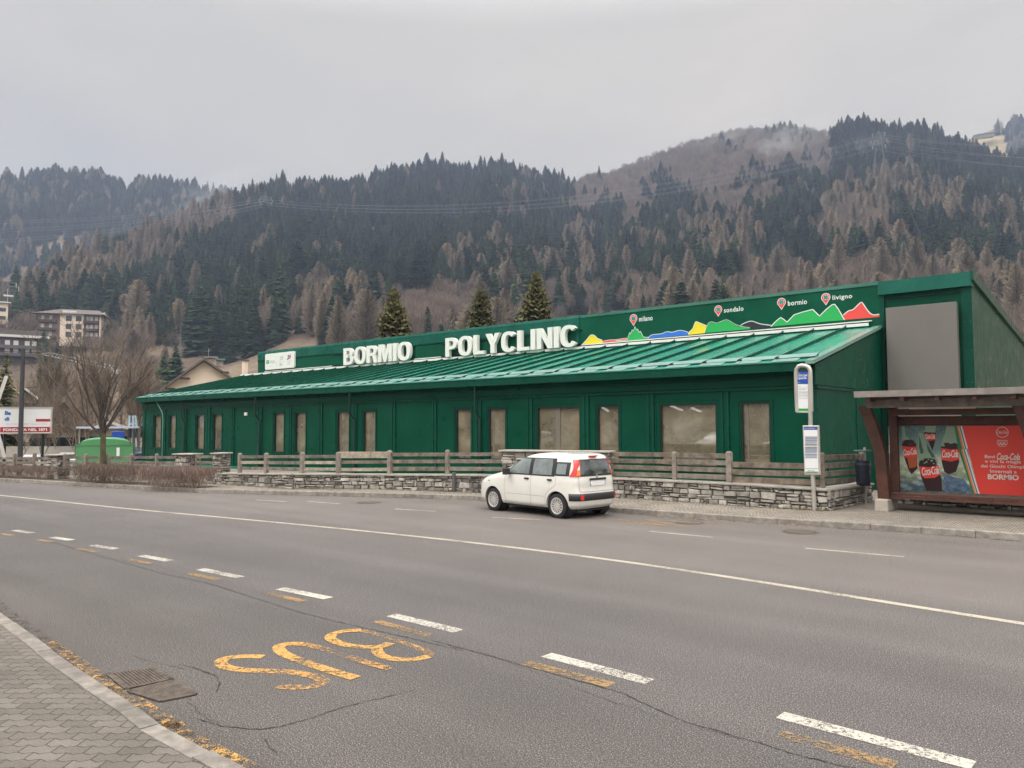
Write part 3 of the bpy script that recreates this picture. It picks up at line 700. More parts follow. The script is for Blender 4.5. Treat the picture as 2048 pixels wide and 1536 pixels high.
for a, b in ((662, 826), (880, 1160)):
    xa_, xb_ = float(aty(a, 700, YP-.2)[0]), float(aty(b, 690, YP-.2)[0])
    c.box((xa_, YP-.10, zz+.03), (xb_, YP-.03, zz+.09), DK); c.box((xa_, YP-.10, zz+.78), (xb_, YP-.03, zz+.84), GT)
c.build('letter_rail', None, cl)
# white logo board
Y_ = YP-.15; a = aty(530, 740, Y_); b = aty(588.5, 702, Y_); hx = b[0]-a[0]; hz = b[2]-a[2]
def rrect(x0, z0, x1, z1, r, Y):
    P = []
    for cx, cz, s in ((x1-r, z1-r, 0), (x0+r, z1-r, 90), (x0+r, z0+r, 180), (x1-r, z0+r, 270)):
        for k in range(6): t = R(s+18*k); P.append((cx+r*math.cos(t), Y, cz+r*math.sin(t)))
    return P
c = MB(); c.ext(rrect(a[0], a[2], b[0], b[2], .12, Y_), (0, .12, 0), LT)
lb = c.build('logo_board', None, cl)
c = MB(); PG = mat('print_light_grey', (.5, .5, .5), .5); GG = mat('print_logo_green', (.0, .22, .13), .5); RD = mat('print_crimson', (.55, .03, .05), .5); BL = mat('print_navy', (.05, .10, .35), .5)
q = lambda u, v: (a[0]+hx*u, a[2]+hz*v)
def rect(mb, u0, v0, u1, v1, m, Y, lay=0):
    x0, z0 = q(u0, v0); x1, z1 = q(u1, v1); mb.box((x0, Y-.004-.003*lay, z0), (x1, Y-.001, z1), m)
rect(c, .05, .38, .135, .60, GG, Y_); rect(c, .075, .46, .11, .52, cm['w'], Y_, 1); rect(c, .085, .43, .10, .55, cm['w'], Y_, 1)
rect(c, .41, .12, .413, .82, PG, Y_)
text_on(c, 'Regione', (q(.16, .50)[0], Y_-.004, q(.16, .50)[1]), (1, 0, 0), (0, 0, 1), hx*.17, hz*.07, 0, None, GG)
text_on(c, 'Lombardia', (q(.16, .41)[0], Y_-.004, q(.16, .41)[1]), (1, 0, 0), (0, 0, 1), hx*.2, hz*.07, 0, None, GG)
text_on(c, '26', (q(.50, .50)[0], Y_-.004, q(.5, .5)[1]), (1, 0, .12), (0, 0, 1), hx*.14, hz*.26, 0, None, PG, .02, .3)
text_on(c, '2', (q(.755, .50)[0], Y_-.004, q(.5, .5)[1]), (1, 0, .12), (0, 0, 1), hx*.08, hz*.28, 0, None, BL, .03, .3)
text_on(c, '6', (q(.82, .54)[0], Y_-.004, q(.5, .54)[1]), (1, 0, .12), (0, 0, 1), hx*.08, hz*.28, 0, None, RD, .03, .3)
for u in (.48, .745): rect(c, u, .405, u+.19, .43, PG, Y_)
for k in range(3):
    for j in (0, 1):
        if j and k == 2: continue
        cx, cz = q(.52+.035*k+.017*j, .28-.05*j); P = [(cx+.075*math.cos(t), Y_-.004, cz+.075*math.sin(t)) for t in np.linspace(0, 2*math.pi, 13)]
        for p1, p2 in zip(P, P[1:]): c.bbar(p1, p2, .012, .004, PG)
for u, r_ in ((.78, 1), (.83, -1)): c.bbar((q(u, .2)[0], Y_-.004, q(u, .2)[1]), (q(u+.03, .33)[0], Y_-.004, q(u+.03, .33)[1]), .03, .004, PG)
rect(c, .14, .19, .25, .21, PG, Y_)
c.build('logo_print', None, lb)
# tall end block with the blank screen
xb = float(aty(1940, 543, YP)[0]); zt2 = float(aty(1940, 543, YP)[2]); zcap = float(aty(1940, 572, YP)[2]); zcapL = float(aty(1762, 589, YP)[2])
bk = atx(2048, 682, xb)
kx = (bk[1]-YP)/(zt2-bk[2]); yb2 = YP+.5+kx*(zt2-.2)
c = MB(); c.box((XR+.02, YP+.12, ZB), (xb-.02, YP+.5, zcap), GW)
c.ext([(xb, YP+.1, ZB), (xb, YP+.1, zt2-.02), (xb, YP+.3, zt2-.02), (xb, YP+.3+kx*(zt2-1.0), 1.0), (xb, YP+.3+kx*(zt2-1.0), ZB)], (-.25, 0, 0), GW)
c.box((XR, YP-.0, ZB), (XR+.16, YP+.5, zcapL), GT)
c.box((xb-.30, YP+.04, ZB), (xb+.02, YP+.12, zcap), GT)
c.box((XR+.16, YP+.08, zcap-.16), (xb-.30, YP+.12, zcap-.10), GT)
for (z_) in (2.6, 3.6, 4.7, 5.7):
    for dx in (.06, .24): c.box((xb-.28+dx-.01, YP+.03, z_), (xb-.28+dx+.01, YP+.045, z_+.02), SG)
# back roof slope of block and building
c.ext([(-20, YP+.36, zp-.1), (-20, YP+.36+kx*(zp-1.0), .9), (-20, YP+.36+kx*(zp-1.0), .7), (-20, YP+.36, zp-.3)], (xb-.2+20, 0, 0), GT)
c.build('end_block', None, cl)
c = MB(); c.ext([(XR-.02, YP-.10, zcap), (XR-.02, YP-.03, zt2), (XR-.02, YP+.5, zt2), (XR-.02, YP+.5, zcap)], (xb-XR+.05, 0, 0), GL)
c.ext([(xb+.001, YP-.08, zt2-.30), (xb+.001, YP-.03, zt2+.01), (xb+.001, YP+.35, zt2+.01), (xb+.001, YP+.35+kx*(zt2-1.0), 1.0), (xb+.001, YP+.1+kx*(zt2-1.0), 1.0)], (.10, 0, 0), GT)
c.build('block_cap', None, cl)
SCR = mat('blank_screen_grey', (.165, .155, .142), .42, var=.04, vscale=2)
yS = YP-.35; s0 = aty(1771, 615, yS); s1 = aty(1912, 603, yS)
c = MB(); c.box((s0[0], yS, .5), (s1[0], yS+.35, s1[2]), SCR); c.build('blank_screen', None, cl, bevel=.01)
# downpipes
PIPE = mat('pipe_dark_green', (.004, .030, .022), .35)
for px, po in ((361, 8), (509, 10), (697, 12), (948, 12)):
    xa_ = X(px, 800, YE+.05); xb_ = X(px+po, 860, YF-.1); yA = YE+.3
    t_ = MB(); t_.tube([(xa_, YE+.10, z0+.02), (xa_, YE+.10, z0-.35), (xa_, YE+.11, zc-.55), (xb_-.05, YF-.13, zc-.85), (xb_, YF-.12, zc-1.0), (xb_, YF-.12, ZB)], .045, 8, PIPE)
    t_.build('downpipe', None, cl, smooth=True)
# white control box, hanging light cable and plinth
c = MB(); xw = X(492); c.box((X(489.8), YF-.07, Z(490, 831.5)), (X(495.2), YF, Z(490, 825)), LT); c.build('wall_box', None, cl, bevel=.01)
cb = MB(); pts = [(308, 795), (312, 803), (318, 813), (324, 824), (326, 840), (325, 870), (324, 910), (324, 914)]
cb.tube([tuple(aty(*p, YF-.35+.02*i)) for i, p in enumerate(pts)], .022, 6, mat('cable_pale_green', (.22, .45, .38), .5)); cb.build('hanging_cable', None, cl, smooth=True)
c = MB(); c.box((XL-.2, YF-.5, ZB), (XR+.4, YF, -.02), mat('plinth_teal', (.03, .16, .12), .4)); c.build('plinth', None, cl)
# low panels leaning open at the far corner
tb = MB(); tb.box((X(410), YF-.9, -.2), (X(414), YF-.85, .3)); 
# terrace behind the wall
te = MB(); te.box((-60, 19.5, -.2), (-7.0, 23, -.12)); tag(te.build('terrace', soil('terrace_gravel', (.10, .09, .07), (.2, .18, .15))), kind='structure')
# ================================================================ STONE WALLS, FENCES
STONE = mat('wall_stone', (.31, .29, .255), .9, var=.35, vscale=7, bump=.7, bscale=45, island=.55)
MORT = mat('wall_joint', (.07, .062, .053), .95)
CAPM = mat('cap_slab', (.36, .335, .29), .85, var=.25, vscale=3, bump=.4, dirt=.4)
def stone_face(mb, P, Q, z0a, z1a, z0b, z1b, rr, depth=.06):
    """random rubble on the vertical face from plan point P to Q"""
    P = np.array(P, float); Q = np.array(Q, float); Ln = np.linalg.norm(Q-P)
    if Ln < .05: return
    t = (Q-P)/Ln; nn = np.array((t[1], -t[0]))     # right-hand normal, toward the viewer for left-to-right runs
    Hh = (z1a-z0a+z1b-z0b)/2
    cells = []
    # irregular courses split at random, some courses paired
    v = 0
    while v < Hh-.03:
        h = rr.uniform(.07, .18); h = min(h, Hh-v)
        if Hh-v-h < .04: h = Hh-v
        u = -rr.uniform(0, .2)
        while u < Ln:
            w = rr.uniform(.12, .42) if rr.random() < .8 else rr.uniform(.05, .12)
            if h > .10 and rr.random() < .35:
                k = rr.uniform(.35, .65); cells += [(u, u+w, v, v+h*k), (u, u+w, v+h*k, v+h)]
            else: cells.append((u, u+w, v, v+h))
            u += w
        v += h
    g_ = .008
    for u0, u1, v0, v1 in cells:
        u0 = max(0, u0); u1 = min(Ln, u1)
        if u1-u0 < .03: continue
        d = rr.uniform(.4, 1)*depth; c_ = [(u0+g_, v0+g_), (u1-g_, v0+g_), (u1-g_, v1-g_), (u0+g_, v1-g_)]
        c_ = [(a+rr.uniform(-.022, .022), b+rr.uniform(-.018, .018)) for a, b in c_]
        b_ = .014; cu = (u0+u1)/2; cv = (v0+v1)/2
        inn = [(a+(b_ if a < cu else -b_), b+(b_ if b < cv else -b_)) for a, b in c_]
        def W_(a, b, dd):
            f = a/Ln; zz = (z0a+(z0b-z0a)*f)+b/Hh*((z1a-z0a)*(1-f)+(z1b-z0b)*f)
            p = P+t*a+nn*dd; return (p[0], p[1], zz)
        vs = [W_(a, b, 0) for a, b in c_]+[W_(a, b, d) for a, b in inn]
        mb.add(vs, [(4, 5, 6, 7), (0, 1, 5, 4), (1, 2, 6, 5), (2, 3, 7, 6), (3, 0, 4, 7)], STONE)
WB = [(413, 966), (588, 977.5), (770, 978), (959, 985), (1250, 995.5), (1500, 1012), (1657, 1021.7)]
WT = [(413, 946), (588, 947), (770, 948.5), (959, 949.5), (1250, 956.5), (1500, 968), (1657, 978)]
foot = [gp(*p, .12) for p in WB]
tops = [float(aty(t_[0], t_[1], f[1])[2]) for t_, f in zip(WT, foot)]
fb = gp(1728, 1005, .12); ft = float(aty(1728, 969, fb[1])[2]); foot.append(fb); tops.append(ft)
e2 = fb+(fb-foot[-2])*.25; foot.append(e2); tops.append(ft)
rr = random.Random(5)
wt = thing('stone_wall', 'low grey rubble stone wall with slab cap below the long wooden fence', 'wall', foot[3])
mb = MB()
for i in range(len(foot)-1):
    stone_face(mb, foot[i][:2], foot[i+1][:2], .10, tops[i]-.04, .10, tops[i+1]-.04, rr)
mb.build('stonework', None, wt, fixn=False)
mb = MB()
for i in range(len(foot)-1):
    a, b = foot[i], foot[i+1]; t = (b-a)[:2]/np.linalg.norm((b-a)[:2]); nn = np.array((-t[1], t[0]))
    mb.add([(a[0], a[1], .05), (b[0], b[1], .05), (b[0], b[1], tops[i+1]-.045), (a[0], a[1], tops[i]-.045)]+[(a[0]+nn[0]*.35, a[1]+nn[1]*.35, .05), (b[0]+nn[0]*.35, b[1]+nn[1]*.35, .05), (b[0]+nn[0]*.35, b[1]+nn[1]*.35, tops[i+1]-.045), (a[0]+nn[0]*.35, a[1]+nn[1]*.35, tops[i]-.045)], [(0, 1, 2, 3), (5, 4, 7, 6), (3, 2, 6, 7), (0, 3, 7, 4), (1, 5, 6, 2)], MORT)
mb.build('wall_core', None, wt)
mb = MB()
for i in range(len(foot)-1):
    a, b = foot[i], foot[i+1]; Ln = np.linalg.norm((b-a)[:2]); t = (b-a)[:2]/Ln; nn = np.array((-t[1], t[0])); k = max(1, int(Ln/1.3))
    for j in range(k):
        A = a+(b-a)*j/k; B = a+(b-a)*(j+1)/k; za = tops[i]+(tops[i+1]-tops[i])*j/k; zb_ = tops[i]+(tops[i+1]-tops[i])*(j+1)/k
        A2 = A[:2]+t*.004; B2 = B[:2]-t*.004; o = .085+rr.uniform(-.012, .012)
        lo = [(*(A2-nn*o), za-.045), (*(B2-nn*o), zb_-.045), (*(B2+nn*.42), zb_-.045), (*(A2+nn*.42), za-.045)]
        mb.ext(lo, (0, 0, .045+rr.uniform(0, .006)), CAPM)
mb.build('cap_slab', None, wt, bevel=.006)
def on_poly(px, off=0):
    """plan point where the wall line is crossed by the vertical through this photo column"""
    d = ray(px, 900); 
    pts = [f[:2] for f in foot]
    best = None
    for i in range(len(pts)-1):
        a, b = pts[i], pts[i+1]; t = (b-a)/np.linalg.norm(b-a); nn = np.array((-t[1], t[0]))*off
        a = a+nn; b = b+nn
        M = np.array([[d[0], -(b-a)[0]], [d[1], -(b-a)[1]]]); s, u = np.linalg.solve(M, a)
        lo, hi = (-5 if i == 0 else -.02), (1.02)
        if lo <= u <= hi and s > 0: best = a+(b-a)*u; 
        if best is not None: break
    return best
def zat(px, py, P): d = ray(px, py); s = math.hypot(*P)/math.hypot(d[0], d[1]); return H+d[2]*s
LF = [gp(-260, 950, .12)[:2], gp(0, 953.5, .12)[:2], gp(115, 958.5, .12)[:2], gp(358, 966, .12)[:2], gp(433, 967.5, .12)[:2]]
LFo = [p+np.array((0.1, .25)) for p in LF]
def on_left(px):
    d = ray(px, 900)
    for a, b in zip(LFo, LFo[1:]):
        M = np.array([[d[0], -(b-a)[0]], [d[1], -(b-a)[1]]]); s, u = np.linalg.solve(M, a)
        if -.02 <= u <= 1.02: return a+(b-a)*u
    return LFo[-1]
WOODS = [mat('fence_wood_grey', (.215, .185, .15), .85, var=.6, vscale=3.5, bump=.5, island=.4, dirt=.8), mat('fence_wood_brown', (.185, .145, .11), .85, var=.6, vscale=4, bump=.5, island=.25, dirt=.6), mat('fence_wood_pale', (.38, .32, .25), .8, var=.4, vscale=6, bump=.4, island=.2, dirt=.3)]
def wood_grain(m):   # stretch the noise along the board
    for n_ in m.node_tree.nodes:
        pass
PW = mat('fence_post_wood', (.235, .20, .17), .85, var=.35, vscale=6, bump=.5, dirt=.4)
def rail(par, A, B, za, zb_, hh, m, th=.04, off=0):
    mb = MB(); mb.bbar((A[0], A[1], za-hh/2), (B[0], B[1], zb_-hh/2), th, hh, m); mb.build('rail', None, par, bevel=.006)
def post(par, px, yt, yb, wpx, fn, wood=PW, rnd=False):
    P = fn(px); za = zat(px, yt, P); zb_ = zat(px, yb, P); dist = math.hypot(*P); w = wpx/F*dist*.95
    mb = MB(); s = w/2
    if rnd: mb.tube([(P[0], P[1], zb_), (P[0], P[1], za-.03), (P[0], P[1], za)], [s, s, s*.6], 10)
    else:
        mb.box((P[0]-s, P[1]-s*.8, zb_-.03), (P[0]+s, P[1]+s*.8, za-.04))
        mb.add([(P[0]-s, P[1]-s*.8, za-.04), (P[0]+s, P[1]-s*.8, za-.04), (P[0]+s, P[1]+s*.8, za-.04), (P[0]-s, P[1]+s*.8, za-.04), (P[0]-s*.55, P[1]-s*.4, za), (P[0]+s*.55, P[1]-s*.4, za), (P[0]+s*.55, P[1]+s*.4, za), (P[0]-s*.55, P[1]+s*.4, za)], [(4, 5, 6, 7), (0, 1, 5, 4), (1, 2, 6, 5), (2, 3, 7, 6), (3, 0, 4, 7)])
    mb.build('post', wood, par)
def fence(label, posts, rails, fn, origin):
    P = fn(origin); f = thing('wooden_fence', label, 'fence', (P[0], P[1], .1), 'timber fences along the pavement')
    for p in posts: post(f, *p, fn)
    for (x0, x1, a, b, hp, w) in rails:
        A, B = fn(x0), fn(x1); d = (math.hypot(*A)+math.hypot(*B))/2; za, zb_ = zat(x0, a, A), zat(x1, b, B)
        rail(f, A, B, za, zb_, hp/F*d, WOODS[w])
    return f
L_ = on_left
fence('weathered rail fence left of the first stone pillar, behind the hedge', [(-45, 906, 934, 7), (30, 906, 934, 6), (69.6, 905, 934, 6)], [(-120, 30, 914, 914, 4, 0), (-120, 30, 923, 923, 4, 0), (-120, 30, 931, 931, 4, 0), (30, 69.6, 914, 914, 4.5, 0), (30, 69.6, 923, 923, 4.5, 1), (30, 69.6, 931, 931, 4, 0), (69.6, 104, 914, 914, 4.5, 0), (69.6, 104, 923, 923, 4.5, 2), (69.6, 104, 931, 931, 4, 0)], L_, 30)
fence('weathered rail fence between the first two stone pillars, behind the bare tree', [(p, 907, 936, 6) for p in (130, 173, 217, 263, 314)], [(a, b, 912.5, 912, 4.8, k % 2) for k, (a, b) in enumerate(((127, 173), (173, 217), (217, 263), (263, 314), (314, 360)))]+[(a, b, 923, 923, 4.8, k % 2) for k, (a, b) in enumerate(((127, 173), (173, 217), (217, 263), (263, 314), (314, 360)))]+[(a, b, 931.5, 933, 4.8, 0) for a, b in ((127, 217), (217, 314), (314, 360))], L_, 217)
fence('short rail fence joining two stone pillars', [(391.5, 909, 940, 5)], [(390, 434, 911, 911, 5, 0), (390, 434, 922.5, 922.5, 5, 0), (390, 434, 933.5, 933.5, 5, 1)], L_, 410)
W_ = lambda px: on_poly(px, .16)
fence('three-rail timber fence on the stone wall, left of the white car', [(480, 906, 946, 7), (533, 905.5, 945.8, 8), (605, 904, 947, 9), (677, 904, 948, 9), (779.5, 900.5, 949, 9), (895, 899.5, 948, 8)],
      [(476, 533, 911, 911, 5.5, 0), (476, 533, 922, 922, 5.5, 2), (476, 533, 934, 934, 5.5, 0), (533, 605, 910.6, 910.6, 5.5, 0), (533, 605, 922.3, 922.3, 6, 0), (533, 605, 934, 935, 6, 0), (605, 677, 910, 910, 6, 0), (605, 677, 922, 922.3, 6, 2), (605, 677, 935, 935.5, 6, 2),
       (677, 779, 903.5, 903.3, 12.5, 2), (677, 779, 921.5, 921, 6, 1), (677, 779, 936, 935.5, 6.5, 2), (779, 895, 905.7, 905.5, 7, 1), (779, 895, 919.7, 919.3, 7, 1), (779, 895, 933.6, 933.6, 8, 1), (895, 1009, 905.5, 905, 7, 0), (895, 1009, 919, 919, 7.5, 0), (895, 1009, 933.6, 934, 8, 0)], W_, 740)
fence('four-rail timber fence on the stone wall, right of the white car', [(1222, 902, 953, 4), (1349, 903, 961, 9), (1458, 902.5, 966.5, 11)],
      [(1222, 1349, 903.8, 905.2, 8.5, 1), (1222, 1349, 917, 919, 8.5, 1), (1222, 1349, 929.4, 933, 8.5, 1), (1222, 1349, 943.3, 946.7, 8.5, 0), (1349, 1462, 905.2, 907.7, 9, 0), (1349, 1462, 918.5, 921.5, 9, 0), (1349, 1462, 932.5, 936, 9, 0), (1349, 1462, 946.5, 950, 9.5, 0)], W_, 1349)
fence('lower three-rail timber fence behind the bus stop sign', [(1643.7, 905, 976, 8)],
      [(1463, 1640, 923.5, 927.5, 10.5, 1), (1463, 1640, 938.5, 943, 10.5, 1), (1463, 1640, 953, 959.5, 10.5, 1)], W_, 1550)
fence('short four-rail timber fence turning the corner beside the litter bin', [(1724, 902, 968, 9)],
      [(1648, 1724, 910, 907.6, 9.5, 1), (1648, 1724, 926.4, 922, 9.5, 0), (1648, 1724, 942.5, 937.5, 9.5, 0), (1648, 1724, 958, 953.4, 9.5, 0)], W_, 1690)
# pillars
def pillar(label, px0, px1, ytop, fn, zb_, depth=.5, base_off=0):
    A = np.array(fn(px0)); B = np.array(fn(px1)); t = (B-A)/np.linalg.norm(B-A); nn = np.array((-t[1], t[0]))
    A = A-nn*.2; B = B-nn*.2; za = zat(px0, ytop, A); o = thing('stone_pillar', label, 'pillar', (*((A+B)/2), 0), 'rubble stone pillars')
    mb = MB(); stone_face(mb, A, B, zb_, za-.04, zb_, za-.04, rr); stone_face(mb, B, B+nn*depth, zb_, za-.04, zb_, za-.04, rr); stone_face(mb, A+nn*depth, A, zb_, za-.04, zb_, za-.04, rr)
    mb.build('stonework', None, o, fixn=False)
    mb = MB(); mb.ext([(*A, zb_), (*B, zb_), (*(B+nn*depth), zb_), (*(A+nn*depth), zb_)], (0, 0, za-zb_-.045), MORT); mb.build('pillar_core', None, o)
    mb = MB(); mb.ext([(*(A-nn*.1-t*.09), za-.045), (*(B-nn*.1+t*.09), za-.045), (*(B+nn*(depth+.08)+t*.09), za-.045), (*(A+nn*(depth+.08)-t*.09), za-.045)], (0, 0, .045), CAPM); mb.build('cap_slab', None, o, bevel=.006)
pillar('small stone pillar nearest the dark utility pole', 105, 126, 908.5, L_, .05)
pillar('stone pillar between the bare tree and the clinic corner, left one of the close pair', 359, 389, 907, L_, .05)
pillar('stone pillar standing on the left end of the rubble wall, right one of the close pair', 434, 475, 905.5, L_, .05)
pillar('wide stone pillar partly hidden behind the white car', 1010, 1219, 900, W_, .5, .45)
# steel stub post in the wall
mb = MB(); P = on_poly(908, -.1); mb.box((P[0]-.05, P[1]-.05, .1), (P[0]+.05, P[1]+.05, zat(908, 945, P))); 
tag(mb.build('steel_post', mat('dull_steel', (.16, .16, .16), .5, .6), bevel=.01), 'short dull steel post standing against the rubble wall left of the car', 'post')
# ================================================================ BUS STOP SIGN
ST = mat('brushed_steel', (.56, .53, .48), .38, .55, var=.1); PRB = mat('sign_blue', (.01, .07, .36), .4); PRW = mat('sign_white', (.76, .77, .77), .45); PRG = mat('sign_green', (.02, .33, .06), .4); INK = mat('sign_ink', (.12, .13, .15), .6)
b0 = gp(1629, 1021, .12); Ys = b0[1]
bs = thing('bus_stop_sign', 'steel bus stop pole with a blue-topped timetable panel and a lower timetable case', 'bus stop sign', b0)
P3 = lambda px, py, dy=0: tuple(aty(px, py, Ys+dy))
mb = MB(); mb.tube([P3(1629, 1021), P3(1621, 850), P3(1620.5, 800), P3(1620, 745)], .052, 14, ST); mb.build('pole', None, bs, smooth=True)
mb = MB()
arch = [(1594.5, 823), (1593, 790), (1592, 745), (1593, 737), (1597, 732), (1604, 730.5), (1613, 732), (1618.5, 736), (1620.5, 744), (1623, 823)]
arch = arch[:3]+[(1593.2, 738.5), (1597.5, 732.5), (1603, 731)]+[(1611, 731.8), (1617, 734.6), (1620.2, 741), (1620.6, 750), (1622, 800), (1622.5, 823)]
mb.tube([P3(*p) for p in arch], .052, 12, ST); mb.bbar(P3(1592.5, 824), P3(1618, 824.5), .06, .03, ST); mb.build('arch_frame', None, bs, smooth=True)
def panel(x0, y0, x1, y1, x0b, x1b, dy, m, th, mb):
    a = P3(x0, y0, dy); b = P3(x1, y0, dy); c = P3(x1b, y1, dy); d = P3(x0b, y1, dy); mb.ext([a, b, c, d], (0, th, 0), m)
def lines(mb, x0, x1, ys, w, dy, m):
    for y in ys: mb.bbar(P3(x0, y, dy), P3(x1, y, dy), .003, w, m, up=(0, 0, 1))
mb = MB(); panel(1595, 739, 1618, 822, 1597, 1619, 0, mat('sign_back_dark', (.02, .02, .025), .5), .02, mb)
panel(1594.6, 743.5, 1619, 768, 1595.2, 1619.3, -.022, PRB, .018, mb); panel(1595.2, 768.2, 1619.3, 823, 1597.2, 1620, -.022, PRW, .018, mb)
panel(1597.4, 817, 1618.7, 821.8, 1597.6, 1618.8, -.027, PRG, .004, mb)
for k, (tx, yy) in enumerate((('S.S.38 Bivio, Tipografia', 754.5), ('Ospedale/Caldaia', 760))):
    o = P3(1596, yy, -.026); text_on(mb, tx, o, (1, 0, 0), (0, 0, 1), P3(1615.5-k*1.5, yy, 0)[0]-o[0], .075, 0, None, PRW, .02)
for tx, yy, w in (('Bus', 746.5, 3), ('Stop', 766, 3)):
    o = P3(1596, yy, -.026); text_on(mb, tx, o, (1, 0, 0), (0, 0, 1), .055, .02, 0, None, PRW)
for tx, yy, w in (('Linee', 774, 4), ('Linea A  Bormio', 780, 14), ('Linea B  Sondalo Tirano', 787, 18), ('Linea C  Livigno', 793.5, 19)):
    o = P3(1597.5, yy, -.026); text_on(mb, tx, o, (1, 0, 0), (0, 0, 1), P3(1597.5+w, yy, 0)[0]-o[0], .028, 0, None, INK)
lines(mb, 1597, 1617, (776, 783.5, 790, 796.5), .004, -.025, INK)
mb.build('route_panel', None, bs)
mb = MB(); panel(1605, 851, 1638, 950, 1608.5, 1641, -.06, ST, .06, mb); cs = mb.build('timetable_case', None, bs, bevel=.01)
mb = MB(); panel(1607.5, 860, 1634.5, 945.5, 1610, 1637, -.066, PRW, .004, mb); panel(1607.5, 854.3, 1634.3, 859.5, 1607.8, 1634.5, -.067, PRB, .004, mb)
o = P3(1609, 858.3, -.07); text_on(mb, 'Orario Fermata', o, (1, 0, 0), (0, 0, 1), .25, .03, 0, None, PRW)
PTB = mat('print_tint_blue', (.48, .52, .62), .5)
for y0, y1 in ((874, 886), (895, 904), (908, 915)): panel(1610, y0, 1634, y1, 1610.6, 1634.5, -.068, PTB, .003, mb)
lines(mb, 1610, 1634.5, (873.5, 877, 881, 888.5, 890, 894.5, 896.3, 900, 904, 909, 915.5), .010, -.070, INK)
for y in np.arange(875, 914, 1.9): lines(mb, 1611, 1633.5, (y,), .004, -.0695, INK)
lines(mb, 1610.5, 1636, (937,), .006, -.070, INK); lines(mb, 1611, 1636, (944,), .022, -.070, PRG)
o = P3(1616, 942, -.069); text_on(mb, 'Info orari', o, (1, 0, 0), (0, 0, 1), .16, .03, 0, None, INK)
mb.build('timetable_sheet', None, cs)
# ================================================================ LITTER BIN
NV = mat('bin_navy', (.018, .022, .040), .45, bump=.2)
Pb = gp(1735, 1006, .12)*np.array((1, .985, 1)); zb0 = zat(1735, 971, Pb[:2]); zb1 = zat(1735, 922, Pb[:2]); rb = 13.0/F*math.hypot(*Pb[:2])
bn = thing('litter_bin', 'dark navy cylindrical litter bin hung between the fence and the shelter', 'litter bin', (Pb[0], Pb[1], .12))
mb = MB(); prof = [(zb0, rb*.75), (zb0+.03, rb*.9), (zb0+.1, rb*.95), (zb1-.15, rb), (zb1-.14, rb*1.05), (zb1-.08, rb*1.05), (zb1-.07, rb), (zb1, rb*.98), (zb1+.0, rb*.9), (zb1-.1, rb*.85)]
mb.tube([(Pb[0], Pb[1], z) for z, _ in prof], [r for _, r in prof], 24, NV); mb.build('bin_body', None, bn, smooth=True)
mb = MB(); 
for k in range(10):
    a_ = R(200+k*14); mb.box((Pb[0]+math.cos(a_)*rb*1.0-.008, Pb[1]+math.sin(a_)*rb*1.0-.008, zb0+.25), (Pb[0]+math.cos(a_)*rb+.008, Pb[1]+math.sin(a_)*rb+.008, zb0+.27), DK)
mb.build('drain_hole', None, bn)
mb = MB(); mb.tube([(Pb[0], Pb[1]+rb*1.02, .0), (Pb[0], Pb[1]+rb*1.02, zb1+.35)], .03, 8, ST)
mb.tube([(Pb[0]-rb, Pb[1], zb1+.24), (Pb[0]+rb, Pb[1], zb1+.26)], .02, 6, NV)
mb.ext([(Pb[0]+rb*1.15*math.cos(t), Pb[1]+rb*1.15*math.sin(t), zb1+.25) for t in np.linspace(0, 2*math.pi, 20)[:-1]], (0, 0, .035), mat('bin_hood', (.10, .16, .15), .4)); mb.build('hood', None, bn)
# ================================================================ BUS SHELTER
WD = mat('shelter_wood', (.085, .030, .018), .55, var=.4, vscale=4, bump=.4, dirt=.3); WDG = mat('shelter_wood_grey', (.15, .122, .10), .75, var=.4, vscale=5, bump=.4, dirt=.4)
WR = mat('shelter_wood_red', (.065, .026, .017), .5, var=.35, vscale=4, bump=.3); ZN = mat('roof_zinc', (.34, .31, .285), .55, .3, var=.2, vscale=5, dirt=.3); CO = mat('concrete_block', (.42, .385, .325), .85, var=.15, vscale=5, bump=.5, dirt=.25)
bb = gp(1749, 1022, .12); sh = thing('bus_shelter', 'brown timber bus shelter with metal roof, bench and large soft drink poster', 'bus shelter', bb)
Y0 = bb[1]; bx0, bx1 = bb[0], aty(1776, 1020, Y0)[0]; bh = float(aty(1749, 998, Y0)[2])
LSP = float(aty(2061, 1020, Y0)[0]-bx0)        # post spacing
for k in (0, 1):
    o = k*LSP
    mb = MB(); mb.box((bx0+o, Y0, .10), (bx1+o, Y0+.95, bh)); mb.build('footing', CO, sh, bevel=.03)
    # curved, forward-leaning front post
    mb = MB(); prof = [(1752, 1785, 998), (1749, 1782, 950), (1746, 1779, 905), (1738, 1773, 870), (1728, 1763, 835), (1721, 1756, 812)]
    L1 = [aty(p[0]+3, p[2], Y0+.15) for p in prof]; zs = [p[2] for p in L1]
    for i in range(len(prof)-1):
        a, b = L1[i], L1[i+1]; wA = .25; yA = Y0+.18-.42*(i/5)**1.5; yB = Y0+.18-.42*((i+1)/5)**1.5; xo = o
        mb.add([(a[0]+xo, yA, a[2]), (a[0]+wA+xo, yA, a[2]), (a[0]+wA+xo, yA+.30, a[2]), (a[0]+xo, yA+.30, a[2]), (b[0]+xo, yB, b[2]), (b[0]+wA+xo, yB, b[2]), (b[0]+wA+xo, yB+.30, b[2]), (b[0]+xo, yB+.30, b[2])], [(0, 1, 5, 4), (1, 2, 6, 5), (2, 3, 7, 6), (3, 0, 4, 7)]+([(3, 2, 1, 0)] if i == 0 else []), WR if i > 0 else WD)
    mb.build('curved_post', None, sh)
    mb = MB(); xr = aty(1786, 980, Y0+.75)[0]+o; mb.box((xr-.02, Y0+.62, bh), (xr+.16, Y0+.80, zs[-1]+.1)); mb.build('rear_post', WD, sh, bevel=.01)
